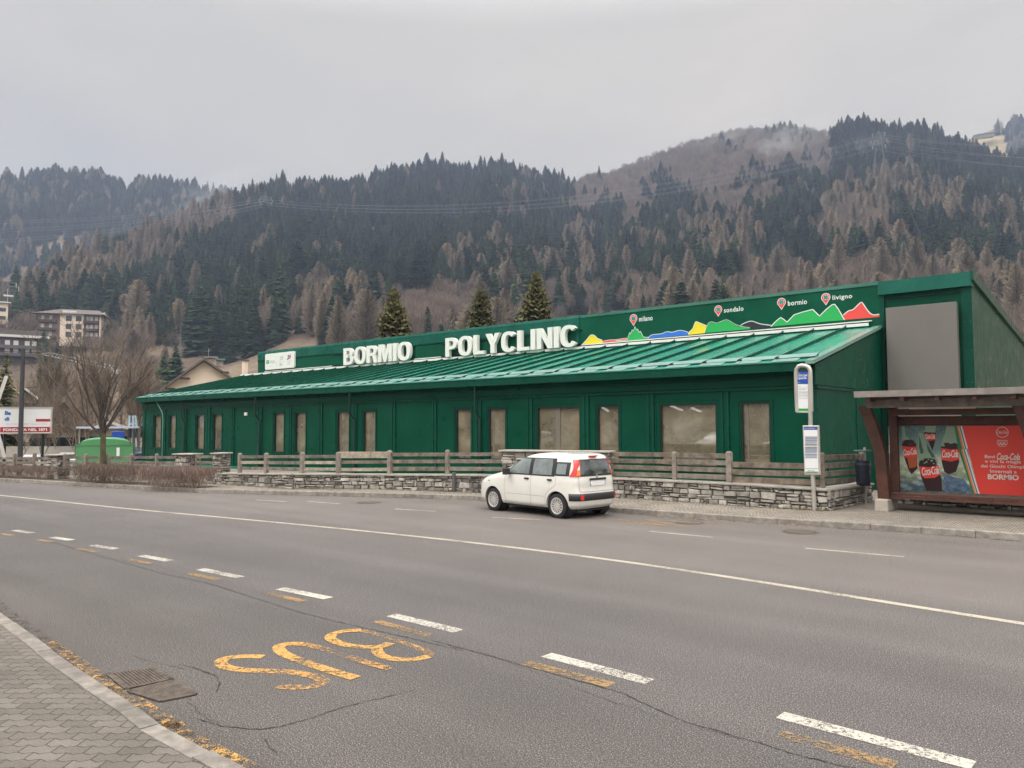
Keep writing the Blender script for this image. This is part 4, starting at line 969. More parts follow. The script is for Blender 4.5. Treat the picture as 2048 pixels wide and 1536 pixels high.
yR = Y0-.75; ra = aty(1707, 783, yR); rbp = aty(1712, 797, yR); xe = bx1+LSP+1.0; zr_ = ra[2]; tk = (ra[2]-rbp[2])*.85
mb = MB(); mb.ext([(ra[0], yR, zr_), (ra[0], yR+3.2, zr_-.02), (ra[0], yR+3.2, zr_-.1), (ra[0], yR+.02, zr_-tk)], (xe-ra[0], 0, 0), ZN); mb.build('roof', None, sh)
mb = MB()
for k in range(22):   # roof boards seen from below
    y = yR+.12+k*.14; mb.box((ra[0]+.08, y, zr_-.13-k*.002), (xe-.08, y+.125, zr_-.105-k*.002), WD)
for x in np.arange(ra[0]+.25, xe, .72): mb.ext([(x, yR+.08, zr_-.24), (x, yR+3.0, zr_-.31), (x, yR+3.0, zr_-.17), (x, yR+.08, zr_-.135)], (.09, 0, 0), WD)
mb.build('rafter', None, sh)
mb = MB(); zA = aty(1745, 800, yR+.5)[2]; zB = aty(1745, 816, yR+.5)[2]
mb.box((ra[0]+.15, yR+.42, zB), (xe-.2, yR+.58, zA), WDG)
z1 = aty(1800, 829, Y0+.3)[2]; mb.box((bx1, Y0+.25, z1-.02), (xe-.5, Y0+.4, z1+.13), WD)
z1 = aty(1800, 846, Y0+.9)[2]; mb.box((bx1, Y0+.85, z1-.03), (xe-.5, Y0+.97, z1+.16), WD)
mb.build('beam', None, sh)
# strip light
mb = MB(); a = aty(1818, 817, Y0-.05); b = aty(1951, 815, Y0-.05); mb.box((a[0], Y0-.09, a[2]-.02), (b[0], Y0-.01, a[2]+.035), mat('strip_light', (.55, .52, .46), .5)); mb.build('strip_light', None, sh, bevel=.01)
# side noticeboard and frame
yQ = Y0+.95; mb = MB(); A = aty(1776, 853, yQ); B = aty(1794, 965, yQ); GLS = mat('dusty_glass', (.20, .23, .21), .15, var=.25, vscale=2)
mb.box((A[0], yQ, B[2]), (B[0], yQ+.02, A[2]), GLS); mb.build('side_panel', None, sh)
mb = MB()
for (y0, y1) in ((872, 888), (890, 907)):
    a = aty(1778, y0, yQ-.01); b = aty(1788.5, y1, yQ-.01); mb.box((a[0], yQ-.012, b[2]), (b[0], yQ-.002, a[2]), PRW)
a = aty(1777, 960, yQ-.01); b = aty(1793, 964.5, yQ-.01); text_on(mb, 'EST. 2', (a[0], yQ-.006, a[2]), (1, 0, 0), (0, 0, 1), b[0]-a[0], .07, 0, None, PRW, .03)
a = aty(1777, 963, yQ); b = aty(1794, 978, yQ); mb.box((a[0], yQ-.02, b[2]), (b[0], yQ-.001, a[2]-.06), WD)
mb.build('notice', None, sh)
# poster
yT = Y0+1.02; pa = aty(1797, 980, yT); pt = aty(1797, 851, yT); Wp = float(aty(2094, 900, yT)[0]-pa[0]); Hp = pt[2]-pa[2]
mb = MB(); mb.box((pa[0]-.07, yT-.04, pa[2]-.08), (pa[0], yT+.06, pt[2]+.05), WD); mb.box((pa[0], yT-.04, pa[2]-.10), (pa[0]+Wp, yT+.06, pa[2]-.003), WDG); mb.box((pa[0], yT-.06, pt[2]), (pa[0]+Wp, yT+.06, pt[2]+.09), WD); mb.box((pa[0]+Wp, yT-.04, pa[2]-.1), (pa[0]+Wp+.08, yT+.06, pt[2]+.05), WD)
fr = mb.build('poster_frame', None, sh)
def c8(x, y): return aty(1780+x/7.642, 840+y/7.642, yT)
def icemat():
    m = bpy.data.materials.new('poster_ice'); m.use_nodes = True; t = m.node_tree; b = t.nodes['Principled BSDF']; b.inputs['Roughness'].default_value = .35
    tcn = t.nodes.new('ShaderNodeTexCoord'); v = tcn.outputs['Generated']; s = t.nodes.new('ShaderNodeSeparateXYZ'); t.links.new(v, s.inputs[0])
    base = ramp(t, mth(t, 'ADD', s.outputs[2], mth(t, 'MULTIPLY', mth(t, 'SUBTRACT', noise(t, v, 4, 5), .5), .7)), [(.05, (.14, .24, .29)), (.25, (.55, .60, .50)), (.48, (.62, .68, .56)), (.62, (.22, .36, .33)), (1, (.08, .17, .19))])
    vo = t.nodes.new('ShaderNodeTexVoronoi'); vo.inputs['Scale'].default_value = 14; t.links.new(v, vo.inputs['Vector'])
    c = mixc(t, ramp(t, mth(t, 'SUBTRACT', .55, s.outputs[2]), [(0, 0), (.25, .8)]), base, ramp(t, vo.outputs['Distance'], [(0, 1), (.6, .15)]), 'OVERLAY')
    c = mixc(t, ramp(t, noise(t, v, 38, 3), [(.60, 0), (.68, .6)]), c, (.62, .66, .55)); t.links.new(c, b.inputs['Base Color']); return m
PR = mat('poster_red', (.85, .06, .04), .4); CK = mat('cola_dark', (.035, .008, .010), .3); CK2 = mat('cola_brown', (.12, .016, .012), .3); GB = mat('glass_pale_green', (.28, .40, .29), .3); GB2 = mat('glass_dark_green', (.05, .13, .10), .3); PWH = mat('poster_white', (.80, .78, .72), .45); AM = mat('cola_amber', (.50, .10, .03), .35); PO = mat('poster_orange', (.80, .24, .04), .4); PB = mat('poster_blue', (.10, .20, .34), .4); PGn = mat('poster_green', (.01, .20, .08), .4); BI = mat('poster_blue_ice', (.10, .17, .26), .4, var=.6, vscale=9)
po = MB(); po.box((pa[0], yT, pa[2]), (pa[0]+Wp, yT+.02, pt[2]), icemat()); pster = po.build('poster', None, fr)
po = MB()
def poly8(pts, m, lay):
    P = []
    for p in pts:
        q_ = c8(*p); P.append((q_[0], yT-.0015*lay, min(max(q_[2], pa[2]+.002), pt[2]-.002)))
    po.ext(P, (0, -.001, 0), m)
def extend_right(p): return p
poly8([(820, 850), (900, 840), (1000, 880), (1130, 900), (1200, 1000), (1262, 1110), (830, 1085)], BI, 1)
# bottles: pale glass neck, dark surface, red label, cola body
def bottle(neck, rim, label, body, foot_, txt, lay=2):
    poly8(neck, GB, lay); poly8(body, CK, lay+1); poly8(label, PR, lay+2); poly8(rim, CK, lay+3)
    (x0, y0), (x1, y1), hgt = txt; a = c8(x0, y0); b = c8(x1, y1); d = np.array((b[0]-a[0], 0, b[2]-a[2])); w = np.linalg.norm(d); d = d/w
    text_on(po, 'Coca-Cola', (a[0], yT-.0015*(lay+5), a[2]), d, (-d[2]+.0, 0, d[0]), w, hgt*Hp, 0, None, PWH, .015, .35, .85)
bottle([(178, 100), (225, 100), (235, 230), (300, 300), (390, 330), (200, 350), (185, 250)], [(190, 330), (240, 302), (330, 300), (380, 325), (370, 355), (300, 372), (220, 368)], [(190, 395), (300, 410), (408, 405), (420, 560), (330, 585), (225, 575)], [(182, 350), (300, 375), (398, 345), (415, 560), (420, 740), (330, 830), (285, 760), (215, 560)], None, ((215, 545), (415, 520), .095), 2)
poly8([(262, 580), (415, 565), (412, 690), (390, 720), (300, 740)], AM, 5)
bottle([(495, 95), (540, 95), (540, 180), (600, 200), (690, 190), (705, 90), (560, 90)], [(525, 185), (700, 195), (700, 215), (525, 210)], [(522, 200), (705, 200), (692, 305), (575, 320)], [(520, 200), (706, 205), (690, 330), (648, 470), (590, 330)], None, ((545, 290), (690, 285), .075), 2)
bottle([(860, 95), (985, 95), (1005, 230), (1045, 330), (1050, 420), (785, 400), (800, 300), (840, 210)], [(820, 355), (880, 345), (930, 365), (990, 348), (1030, 365), (1035, 415), (960, 430), (850, 425)], [(785, 430), (930, 450), (1058, 440), (1060, 600), (940, 635), (790, 610)], [(780, 400), (1056, 420), (1060, 640), (1010, 790), (900, 830), (830, 790), (790, 640)], None, ((800, 575), (1050, 570), .11), 2)
bottle([(440, 190), (500, 200), (560, 340), (680, 520), (735, 640), (720, 690), (440, 660), (415, 520)], [(445, 640), (500, 590), (600, 580), (690, 600), (715, 660), (680, 700), (560, 715), (470, 695)], [(440, 705), (600, 722), (740, 690), (775, 830), (680, 885), (530, 890), (490, 850)], [(435, 660), (720, 680), (790, 900), (800, 1085), (560, 1080), (480, 880)], None, ((500, 850), (765, 820), .12), 8)
for (x, y, s) in ((500, 600, 30), (560, 640, 26), (640, 620, 30), (590, 600, 20), (530, 660, 18), (670, 665, 20)): poly8([(x+s*math.cos(t)*.7, y+s*math.sin(t)*.55) for t in np.linspace(0, 6.28, 9)[:-1]], GB, 13)
for pts in ([(450, 230), (480, 350), (520, 500), (470, 520), (445, 400)], [(560, 350), (640, 480), (690, 560), (650, 580), (580, 470)]): poly8(pts, GB2, 10)
# green, orange, blue, white stripes and the red field
rgt = pa[0]+Wp-.002
def field(pts, m, lay):
    P = [tuple(c8(*p)) for p in pts]; P = [(x, yT-.0015*lay, min(max(z, pa[2]+.001), pt[2]-.001)) for x, _, z in P]; return P
P = field([(1105, 88), (1190, 440), (1372, 1140)], PR, 3); po.ext(P+[(rgt, yT-.0045, pa[2]+.001), (rgt, yT-.0045, pt[2]-.001)], (0, -.001, 0), PR)
poly8([(985, 88), (1015, 88), (1100, 440), (1330, 1135), (1262, 1112), (1040, 430)], PGn, 4)
for k, (m_, a_, b_) in enumerate(((PO, 0, 28), (PWH, 28, 36), (PB, 36, 58), (PWH, 58, 82))):
    poly8([(1018+a_, 88), (1018+b_, 88), (1112+b_, 437), (1112+a_, 437)], m_, 5); poly8([(1085+a_, 445), (1085+b_, 445), (1290+b_, 1140), (1290+a_, 1136)], m_, 6)
def ptxt(s, x0, y0, x1, h, off=.012, sh_=0, lay=6, mm=None):
    a = c8(x0, y0); b = c8(x1, y0+(x1-x0)*.035); d = (b[0]-a[0]); text_on(po, s, (a[0], yT-.0015*lay, a[2]), (1, 0, 0), (0, 0, 1), d, h*Hp, 0, None, mm or PWH, off, sh_)
ptxt('Bevi', 1450, 582, 1605, .047); ptxt('Coca-Cola', 1635, 607, 1990, .098, .02, .35)
ptxt('e vivi la magia', 1455, 665, 2005, .058 ); ptxt('dei Giochi Olimpici', 1392, 738, 2110, .058); ptxt('Invernali a', 1532, 806, 1938, .048); ptxt('BORMIO', 1497, 905, 1970, .075, .03)
cx = c8(1716, 187); rad = abs(c8(1808, 187)[0]-cx[0])
for t0 in range(28):
    a_, b_ = 2*math.pi*t0/28, 2*math.pi*(t0+1)/28
    po.bbar((cx[0]+rad*math.cos(a_), yT-.006, cx[2]+rad*math.sin(a_)), (cx[0]+rad*math.cos(b_), yT-.006, cx[2]+rad*math.sin(b_)), .002, .012, PWH)
ptxt('Coca-Cola', 1645, 208, 1790, .045, .01, .3); 
for k in range(5):
    c0 = c8(1664+k*26, 355+(24 if k % 2 else 0)); r_ = abs(c8(1690, 0)[0]-c8(1662, 0)[0])
    for t0 in range(14):
        a_, b_ = 2*math.pi*t0/14, 2*math.pi*(t0+1)/14
        po.bbar((c0[0]+r_*math.cos(a_), yT-.006, c0[2]+r_*math.sin(a_)), (c0[0]+r_*math.cos(b_), yT-.006, c0[2]+r_*math.sin(b_)), .002, .009, PWH)
a = c8(1632, 310); b = c8(1802, 314); po.bbar((a[0], yT-.006, a[2]), (b[0], yT-.006, a[2]), .002, .01, PWH)
po.build('poster_print', None, pster)
# bench
mb = MB(); zb_ = aty(1785, 986, Y0+.35)[2]
for k in range(3): mb.box((bx1-.02, Y0+.32+k*.16, zb_-.05), (bx1+LSP-.2, Y0+.45+k*.16, zb_), WDG if k else WD)
mb.box((bx1-.02, Y0+.30, zb_-.13), (bx1+LSP-.2, Y0+.345, zb_-.06), WD)
mb.build('bench', None, sh)
lw = MB(); rr = random.Random(9); A = (bx0-.3, Y0+2.0); stone_face(lw, A, (bx0+9, Y0+2.0), .1, .75, .1, .75, rr); lw.box((A[0], Y0+2.0, .05), (bx0+9, Y0+2.3, .74), MORT)
tag(lw.build('rubble_wall', None, fixn=False), 'dark rubble wall in shade beneath the shelter bench', 'wall')
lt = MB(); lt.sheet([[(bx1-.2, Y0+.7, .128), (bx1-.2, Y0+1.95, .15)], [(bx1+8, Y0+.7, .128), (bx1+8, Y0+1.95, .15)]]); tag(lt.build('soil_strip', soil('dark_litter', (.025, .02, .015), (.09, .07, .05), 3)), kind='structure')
# ================================================================ WHITE CAR
CZ = [.235, .26, .30, .45, .60, .72, .80, .86, .92, .97, 1.02, 1.10, 1.20, 1.30, 1.40, 1.46, 1.50, 1.53, 1.545, 1.55]
CRr = [-.50, -.54, -.60, -.635, -.625, -.60, -.60, -.60, -.59, -.58, -.565, -.55, -.525, -.50, -.47, -.43, -.36, -.22, 0, .25]
CFr = [2.93, 2.97, 3.02, 3.035, 3.02, 2.98, 2.90, 2.78, 2.58, 2.34, 2.13, 1.96, 1.78, 1.60, 1.38, 1.20, 1.03, .85, .65, .45]
CWd = [.74, .77, .80, .815, .822, .822, .815, .81, .80, .79, .78, .765, .74, .71, .67, .635, .59, .52, .42, .25]
NE = 6.5
def cs(arr, z): return float(np.interp(z, CZ, arr))
def _smooth(arr):
    zz = np.linspace(CZ[0], CZ[-1], 400); v = np.interp(zz, CZ, arr); k = np.ones(17)/17; vp = np.concatenate([np.full(8, v[0]), v, np.full(8, v[-1])]); return zz, np.convolve(vp, k, 'valid')
_sr, _sf, _sw = _smooth(CRr), _smooth(CFr), _smooth(CWd)
def car_dims(z): return float(np.interp(z, *_sr)), float(np.interp(z, *_sf)), float(np.interp(z, *_sw))
def car_side(x, z, sg=1, off=0):
    a, b, w = car_dims(z); c = (a+b)/2; L2 = (b-a)/2; u = min(.9999, abs((x-c)/L2)); return (x, sg*(w*(1-u**NE)**(1/NE)+off), z)
def car_t(t, z, off=0):
    a, b, w = car_dims(z); c = (a+b)/2; L2 = (b-a)/2+off; w += off; ct, st = math.cos(t), math.sin(t)
    return (c+L2*math.copysign(abs(ct)**(2/NE), ct), w*math.copysign(abs(st)**(2/NE), st), z)
def car_rear(y, z, off=0):
    a, b, w = car_dims(z); c = (a+b)/2; L2 = (b-a)/2; u = min(.9999, abs(y)/w); return (c-L2*(1-u**NE)**(1/NE)-off, y, z)
def make_car(label, cat, group, loc, yawc, paint_, detail=True, scale=1.0):
    car = thing('parked_car', label, cat, (0, 0, 0), group)
    BODY = paint_; BLK = mat('car_black_plastic', (.022, .022, .024), .5); GLS_ = MATS.get('car_glass')
    if GLS_ is None:
        GLS_ = mat('car_glass', (.17, .20, .19), .04, spec=.9, coat=1, var=.35, vscale=2.5)
    SEAM = mat('car_seam', (.10, .095, .085), .7)
    mb = MB(); nT = 112; zs = sorted(set(list(np.linspace(.235, 1.38, 44))+list(np.linspace(1.38, 1.55, 16)))); grid = []
    for z in zs:
        row = []
        for k in range(nT):
            # even spacing round the rounded rectangle
            s = k/nT*4; q = int(s); f = s-q; u = f*2-1
            a = math.atan2(1, 1)
            t = q*math.pi/2+math.pi/4*(1+math.copysign(abs(u)**1.0, u)); t = q*math.pi/2+(math.pi/2)*f
            ct, st = math.cos(t), math.sin(t); 
            # reparametrise so points do not bunch at the corners only
            p = car_t(math.atan2(math.copysign(abs(st)**(NE/2*.62+.38), st), math.copysign(abs(ct)**(NE/2*.62+.38), ct)), z); row.append(p)
        grid.append(row)
    n_ = nT; vs = [p for r in grid for p in r]; fs = []
    for i in range(len(zs)-1):
        for j in range(n_): fs.append((i*n_+j, i*n_+(j+1) % n_, (i+1)*n_+(j+1) % n_, (i+1)*n_+j))
    fs.append(tuple(range(n_-1, -1, -1))); 
    top = (len(zs)-1)*n_; ct_ = len(vs); vs.append(((grid[-1][0][0]+grid[-1][n_//2][0])/2, 0, 1.556))
    for j in range(n_): fs.append((top+j, top+(j+1) % n_, ct_))
    mb.add(vs, fs, BODY); body = mb.build('body', None, car, smooth=True)
    cut = []
    for xw in (0, 2.30):
        cm_ = MB(); cm_.tube([(xw, -1.1, .30), (xw, 1.1, .30)], .345, 40); c = cm_.build('cutter', None, None); cut.append(c)
        md = body.modifiers.new('arch', 'BOOLEAN'); md.operation = 'DIFFERENCE'; md.object = c; md.solver = 'EXACT'
    dg = bpy.context.evaluated_depsgraph_get(); me = bpy.data.meshes.new_from_object(body.evaluated_get(dg)); body.modifiers.clear(); body.data = me
    for c in cut: bpy.data.objects.remove(c)
    for p in me.polygons: p.use_smooth = True
    me.set_sharp_from_angle(angle=R(35))
    for md_ in me.materials[:]: pass
    me.materials.clear(); me.materials.append(BODY)
    me.polygons.foreach_set('material_index', [0]*len(me.polygons))
    off = .006
    def sheetxz(x0f, x1f, z0, z1, sg, o, m, name, par=car, nx=14, nz=8):
        g = [[car_side(x0f(z)+(x1f(z)-x0f(z))*i/nx, z, sg, o) for i in range(nx+1)] for z in np.linspace(z0, z1, nz+1)]
        q = MB(); q.sheet(g, m); ob = q.build(name, None, par, smooth='all'); return ob
    for sg in (1, -1):
        # dark surround of the side glass
        zt_ = 1.415
        dlo = sheetxz(lambda z: .08, lambda z: min(1.90-.0-(z-.98)*1.30, 1.86), .985, zt_, sg, off, BLK, 'window_surround', nz=14, nx=24)
        sheetxz(lambda z: -.36+.0*z, lambda z: .085, 1.01, 1.335, sg, off, BLK, 'quarter_surround', nz=8)
        sheetxz(lambda z: .95, lambda z: min(1.80-(z-1.0)*1.30, 1.72), 1.015, 1.385, sg, off*2.2, GLS_, 'side_window', dlo, nz=12)
        sheetxz(lambda z: .17+max(0, z-1.30)*.5, lambda z: .83, 1.015, 1.395, sg, off*2.2, GLS_, 'side_window', dlo, nz=12)
        sheetxz(lambda z: -.27, lambda z: .03, 1.05, 1.30, sg, off*2.2, GLS_, 'side_window', dlo)
        if not detail: continue
        for pts in (([(.88, z) for z in np.linspace(.26, .985, 14)]), ([(1.80+.04*math.sin((z-.3)*4), z) for z in np.linspace(.30, 1.0, 14)]), ([(.33+.02*math.sin(k), .28) for k in (0,)]+[(.38, .36), (.36, .50), (.27, .63), (.12, .73), (.03, .80), (.02, .98)]), ([(x, .255) for x in np.linspace(.40, 1.82, 20)]), ([(x, .50) for x in np.linspace(.42, 1.78, 20)])):
            q = MB(); w_ = .006; Lf, Rf = [], []
            P_ = smooth_poly(pts, 4)
            for i, p in enumerate(P_):
                d = P_[min(i+1, len(P_)-1)]-P_[max(i-1, 0)]; d = d/(np.linalg.norm(d)+1e-9); nn = np.array((-d[1], d[0]))*w_/2
                Lf.append(car_side(p[0]+nn[0], p[1]+nn[1], sg, .002)); Rf.append(car_side(p[0]-nn[0], p[1]-nn[1], sg, .002))
            q.sheet([Lf, Rf], SEAM); q.build('door_seam', None, body)
        for x in (1.02, .22):
            q = MB(); y = car_side(x, .90, sg, 0)[1]; q.box((x-.075, min(y, y+sg*.035), .885), (x+.075, max(y, y+sg*.035), .925)); q.build('door_handle', BLK, car, bevel=.012)
        q = MB(); y = car_side(1.66, 1.02, sg, 0)[1]
        q.tube([(1.60, y-sg*.02, 1.0), (1.63, y+sg*.08, 1.02)], [.03, .025], 8); q.box((1.60, min(y+sg*.06, y+sg*.24), .97), (1.70, max(y+sg*.06, y+sg*.24), 1.13)); q.build('wing_mirror', BLK, car, bevel=.03)
        q = MB(); y = car_side(2.45, .78, sg, 0)[1]; q.box((2.43, y-.005, .77), (2.49, y+.005, .79)); q.build('side_indicator', BLK, car)
        # tail lamp wrapping the upper corner
        RL = mat('tail_lamp_red', (.62, .02, .015), .12, coat=1); AMB = mat('tail_lamp_amber', (.75, .22, .03), .15, coat=1); CLR = mat('tail_lamp_clear', (.75, .68, .62), .12, coat=1)
        def lamp(z0, z1, y0, x1, o, m, name, par, wv=0):
            g = []
            for z in np.linspace(z0, z1, 12):
                A = car_rear(sg*(y0-.06*(z-1)/.4), z); B = car_side(x1(z) if callable(x1) else x1, z, sg); row = []
                a_, b_, w_ = car_dims(z); cxx = (a_+b_)/2; L2 = (b_-a_)/2
                tA = math.atan2((abs(A[1])/w_)**(NE/2), -(abs((A[0]-cxx)/L2))**(NE/2)); tB = math.atan2((abs(B[1])/w_)**(NE/2), -(abs((B[0]-cxx)/L2))**(NE/2))
                for k in range(13):
                    p = car_t(tA+(tB-tA)*k/12, z, o); row.append((p[0], sg*abs(p[1]), p[2]))
                g.append(row)
            q = MB(); q.sheet(g, m); return q.build(name, None, par, smooth='all')
        tl = lamp(1.0, 1.395, .545, lambda z: -.36-.06*math.sin((z-1.0)/.395*math.pi), .012, RL, 'tail_lamp', car)
        lamp(1.03, 1.14, .555, -.50, .017, AMB, 'tail_lamp_segment', tl); lamp(1.15, 1.27, .555, -.49, .017, CLR, 'tail_lamp_segment', tl)
    # rear window, bumper band, plate, tailgate details
    def sheetyz(y0, y1, z0, z1, o, m, name, par=car, ny=16, nz=8, taper=0):
        g = []
        for z in np.linspace(z0, z1, nz+1):
            k = 1-taper*(z-z0)/(z1-z0); g.append([car_rear((y0+(y1-y0)*i/ny)*k, z, o) for i in range(ny+1)])
        q = MB(); q.sheet(g, m); return q.build(name, None, par, smooth='all')
    rs = sheetyz(-.57, .57, 1.0, 1.40, .007, BLK, 'rear_window_surround', taper=.08)
    sheetyz(-.55, .55, 1.04, 1.375, .013, mat('car_rear_glass', (.06, .07, .068), .04, spec=.9, coat=1, var=.6, vscale=3), 'rear_window', rs, taper=.08)
    def band(z0, z1, t0, t1, o, m, name, par=car):
        g = []
        for z in np.linspace(z0, z1, 7):
            oo = o*(math.sin(math.pi*(z-z0)/(z1-z0))**.4 if 0 < (z-z0)/(z1-z0) < 1 else 0)+.003
            g.append([car_t(t, z, oo) for t in np.linspace(t0, t1, 40)])
        q = MB(); q.sheet(g, m); return q.build(name, None, par, smooth='all')
    if detail:
        bd = band(.43, .60, R(127), R(233), .03, BLK, 'bumper_band')
        for sg in (1, -1):
            q = MB(); g = [[car_rear(sg*(.54+.08*i/4), z, .045) for i in range(5)] for z in np.linspace(.455, .575, 4)]; q.sheet(g, mat('reflector_red', (.60, .02, .02), .25, coat=.5)); q.build('reflector', None, bd)
        sheetyz(-.30, .30, .905, .955, .028, BLK, 'tailgate_grip', ny=8, nz=3); pr = sheetyz(-.27, .27, .775, .895, .010, mat('number_plate', (.80, .80, .80), .4), 'number_plate', ny=8, nz=3)
        q = MB()
        for y in (.262, -.262): q.sheet([[car_rear(y-.012, z, .012), car_rear(y+.012, z, .012)] for z in (.778, .892)], PRB)
        q.build('plate_strip', None, pr)
        q = MB(); p = car_rear(0, 1.005, .012); q.tube([(p[0]+.01, 0, .995), (p[0]-.008, 0, .995)], .035, 16, ST); q.build('badge', None, car)
        q = MB(); q.box((-.50, -.14, 1.455), (-.425, .14, 1.485)); q.build('brake_light', mat('brake_light_red', (.55, .05, .03), .3), car, bevel=.008)
        for pts in (([(.60, .99), (.605, .90), (.61, .80), (.60, .68), (.56, .645), (.3, .64), (0, .64), (-.3, .64), (-.56, .645), (-.60, .68), (-.61, .8), (-.605, .9), (-.60, .99)]),):
            q = MB(); Lf, Rf = [], []; P_ = smooth_poly(pts, 4)
            for i, p in enumerate(P_):
                d = P_[min(i+1, len(P_)-1)]-P_[max(i-1, 0)]; d = d/(np.linalg.norm(d)+1e-9); nn = np.array((-d[1], d[0]))*.004
                Lf.append(car_rear(p[0]+nn[0], p[1]+nn[1], .003)); Rf.append(car_rear(p[0]-nn[0], p[1]-nn[1], .003))
            q.sheet([Lf, Rf], SEAM); q.build('tailgate_seam', None, body)
        q = MB(); q.tube([(-.48, -.42, .20), (-.62, -.42, .20)], .025, 10, mat('exhaust_steel', (.10, .10, .10), .4, .8)); q.build('exhaust', None, car)
        q = MB(); q.box((-.45, -.55, .17), (-.1, .55, .30)); q.box((-.1, -.6, .16), (2.6, .6, .22)); q.build('underbody', BLK, car)
        q = MB(); q.ext([(.9, -.001, 1.551), (1.0, -.001, 1.545), (.96, -.001, 1.58)], (0, .002, 0)); 
    # windscreen
    g = []
    for z in np.linspace(1.03, 1.44, 10):
        a_, b_, w_ = car_dims(z); row = []
        for i in range(17):
            y = (-.88+1.76*i/16)*w_*.93; u = min(.9999, abs(y)/w_); row.append(((a_+b_)/2+(b_-a_)/2*(1-u**NE)**(1/NE)+.008, y, z+.004))
        g.append(row)
    q = MB(); q.sheet(g, GLS_); q.build('windscreen', None, car, smooth='all')
    TY = mat('tyre_rubber', (.018, .018, .018), .85, bump=.3); RM = mat('hubcap_silver', (.50, .48, .45), .42, .2)
    for xw in (0, 2.30):
        q = MB()
        for sg in (1, -1):
            pts = [(.50, .342), (.79, .342)]; q.tube([(xw, sg*.50, .30), (xw, sg*.745, .30)], [.343, .343], 36, BLK, cap=False)
        q.box((xw-.34, -.51, .2), (xw+.34, .51, .64)); q.build('wheel_well', BLK, car, fixn=False)
        for sg in (1, -1):
            q = MB(); pr_ = [(.60, .19), (.60, .265), (.625, .29), (.68, .295), (.74, .295), (.785, .288), (.80, .265), (.80, .205), (.785, .195)]
            n_ = 36; vs = [(xw+r*math.cos(2*math.pi*j/n_), sg*y, .295+r*math.sin(2*math.pi*j/n_)) for y, r in pr_ for j in range(n_)]
            fs = [(i*n_+j, i*n_+(j+1) % n_, (i+1)*n_+(j+1) % n_, (i+1)*n_+j) for i in range(len(pr_)-1) for j in range(n_)]
            q.add(vs, fs, TY); wh = q.build('wheel', None, car, smooth=True)
            q = MB(); q.tube([(xw, sg*.68, .295), (xw, sg*.765, .295)], [.20, .20], 36, BLK)
            def ring(r0, r1, y0, y1, m):
                vs = [(xw+r*math.cos(2*math.pi*j/n_), sg*y, .295+r*math.sin(2*math.pi*j/n_)) for y, r in ((y0, r0), (y1, r1)) for j in range(n_)]; q.add(vs, [(j, (j+1) % n_, n_+(j+1) % n_, n_+j) for j in range(n_)], m)
            ring(.202, .185, .797, .800, RM); ring(.185, .165, .800, .785, RM)
            if detail:
                for k in range(14):
                    a_ = 2*math.pi*k/14; da = .13; vs = [(xw+r*math.cos(a_+s_*w2), sg*yy, .295+r*math.sin(a_+s_*w2)) for r, yy, w2 in ((.055, .785, .3), (.175, .792, .115)) for s_ in (-1, 1)]
                    q.add(vs, [(0, 1, 3, 2)], RM)
            q.tube([(xw, sg*.70, .295), (xw, sg*.795, .295)], [.06, .055], 20, RM)
            q.build('hubcap', None, wh, fixn=False)
    car.location = (loc[0], loc[1], loc[2] if len(loc) > 2 else 0); car.rotation_euler = (0, 0, yawc); car.scale = (scale,)*3
    return car
CARW = mat('car_paint_cream_white', (.72, .71, .65), .25, coat=.7, var=.03, dirt=.08)
make_car('small white five-door hatchback seen from its rear left, waiting in the bus bay', 'car', 'cars', (-11.546603*.9375, 16.608459*.9375), 3.005, CARW, True, 1.0)
# ================================================================ TREES
BARKC = mat('conifer_bark', (.07, .05, .04), .9)
def leafmat(name, col, var, rough=.9):
    m = bpy.data.materials.new(name); m.use_nodes = True; MATS[name] = m; t = m.node_tree; b = t.nodes['Principled BSDF']
    b.inputs['Roughness'].default_value = rough; b.inputs['Specular IOR Level'].default_value = .2
    oi = t.nodes.new('ShaderNodeObjectInfo'); g = t.nodes.new('ShaderNodeNewGeometry')
    r1_ = ramp(t, oi.outputs['Random'], [(0, tuple(c*(1-var) for c in col)), (.5, col), (1, (col[0]*(1+var*1.3), col[1]*(1+var), col[2]*(1+var*.7)))])
    r2_ = ramp(t, g.outputs['Random Per Island'], [(0, .55), (1, 1.5)])
    t.links.new(mixc(t, 1, r1_, r2_, 'MULTIPLY'), b.inputs['Base Color']); return m
SPR = leafmat('spruce_needles', (.034, .060, .030), .4); LAR = leafmat('larch_twigs', (.195, .163, .118), .25); BRN = leafmat('bare_twigs', (.17, .135, .11), .22)
NSP = leafmat('near_spruce_needles', (.090, .086, .034), .2)
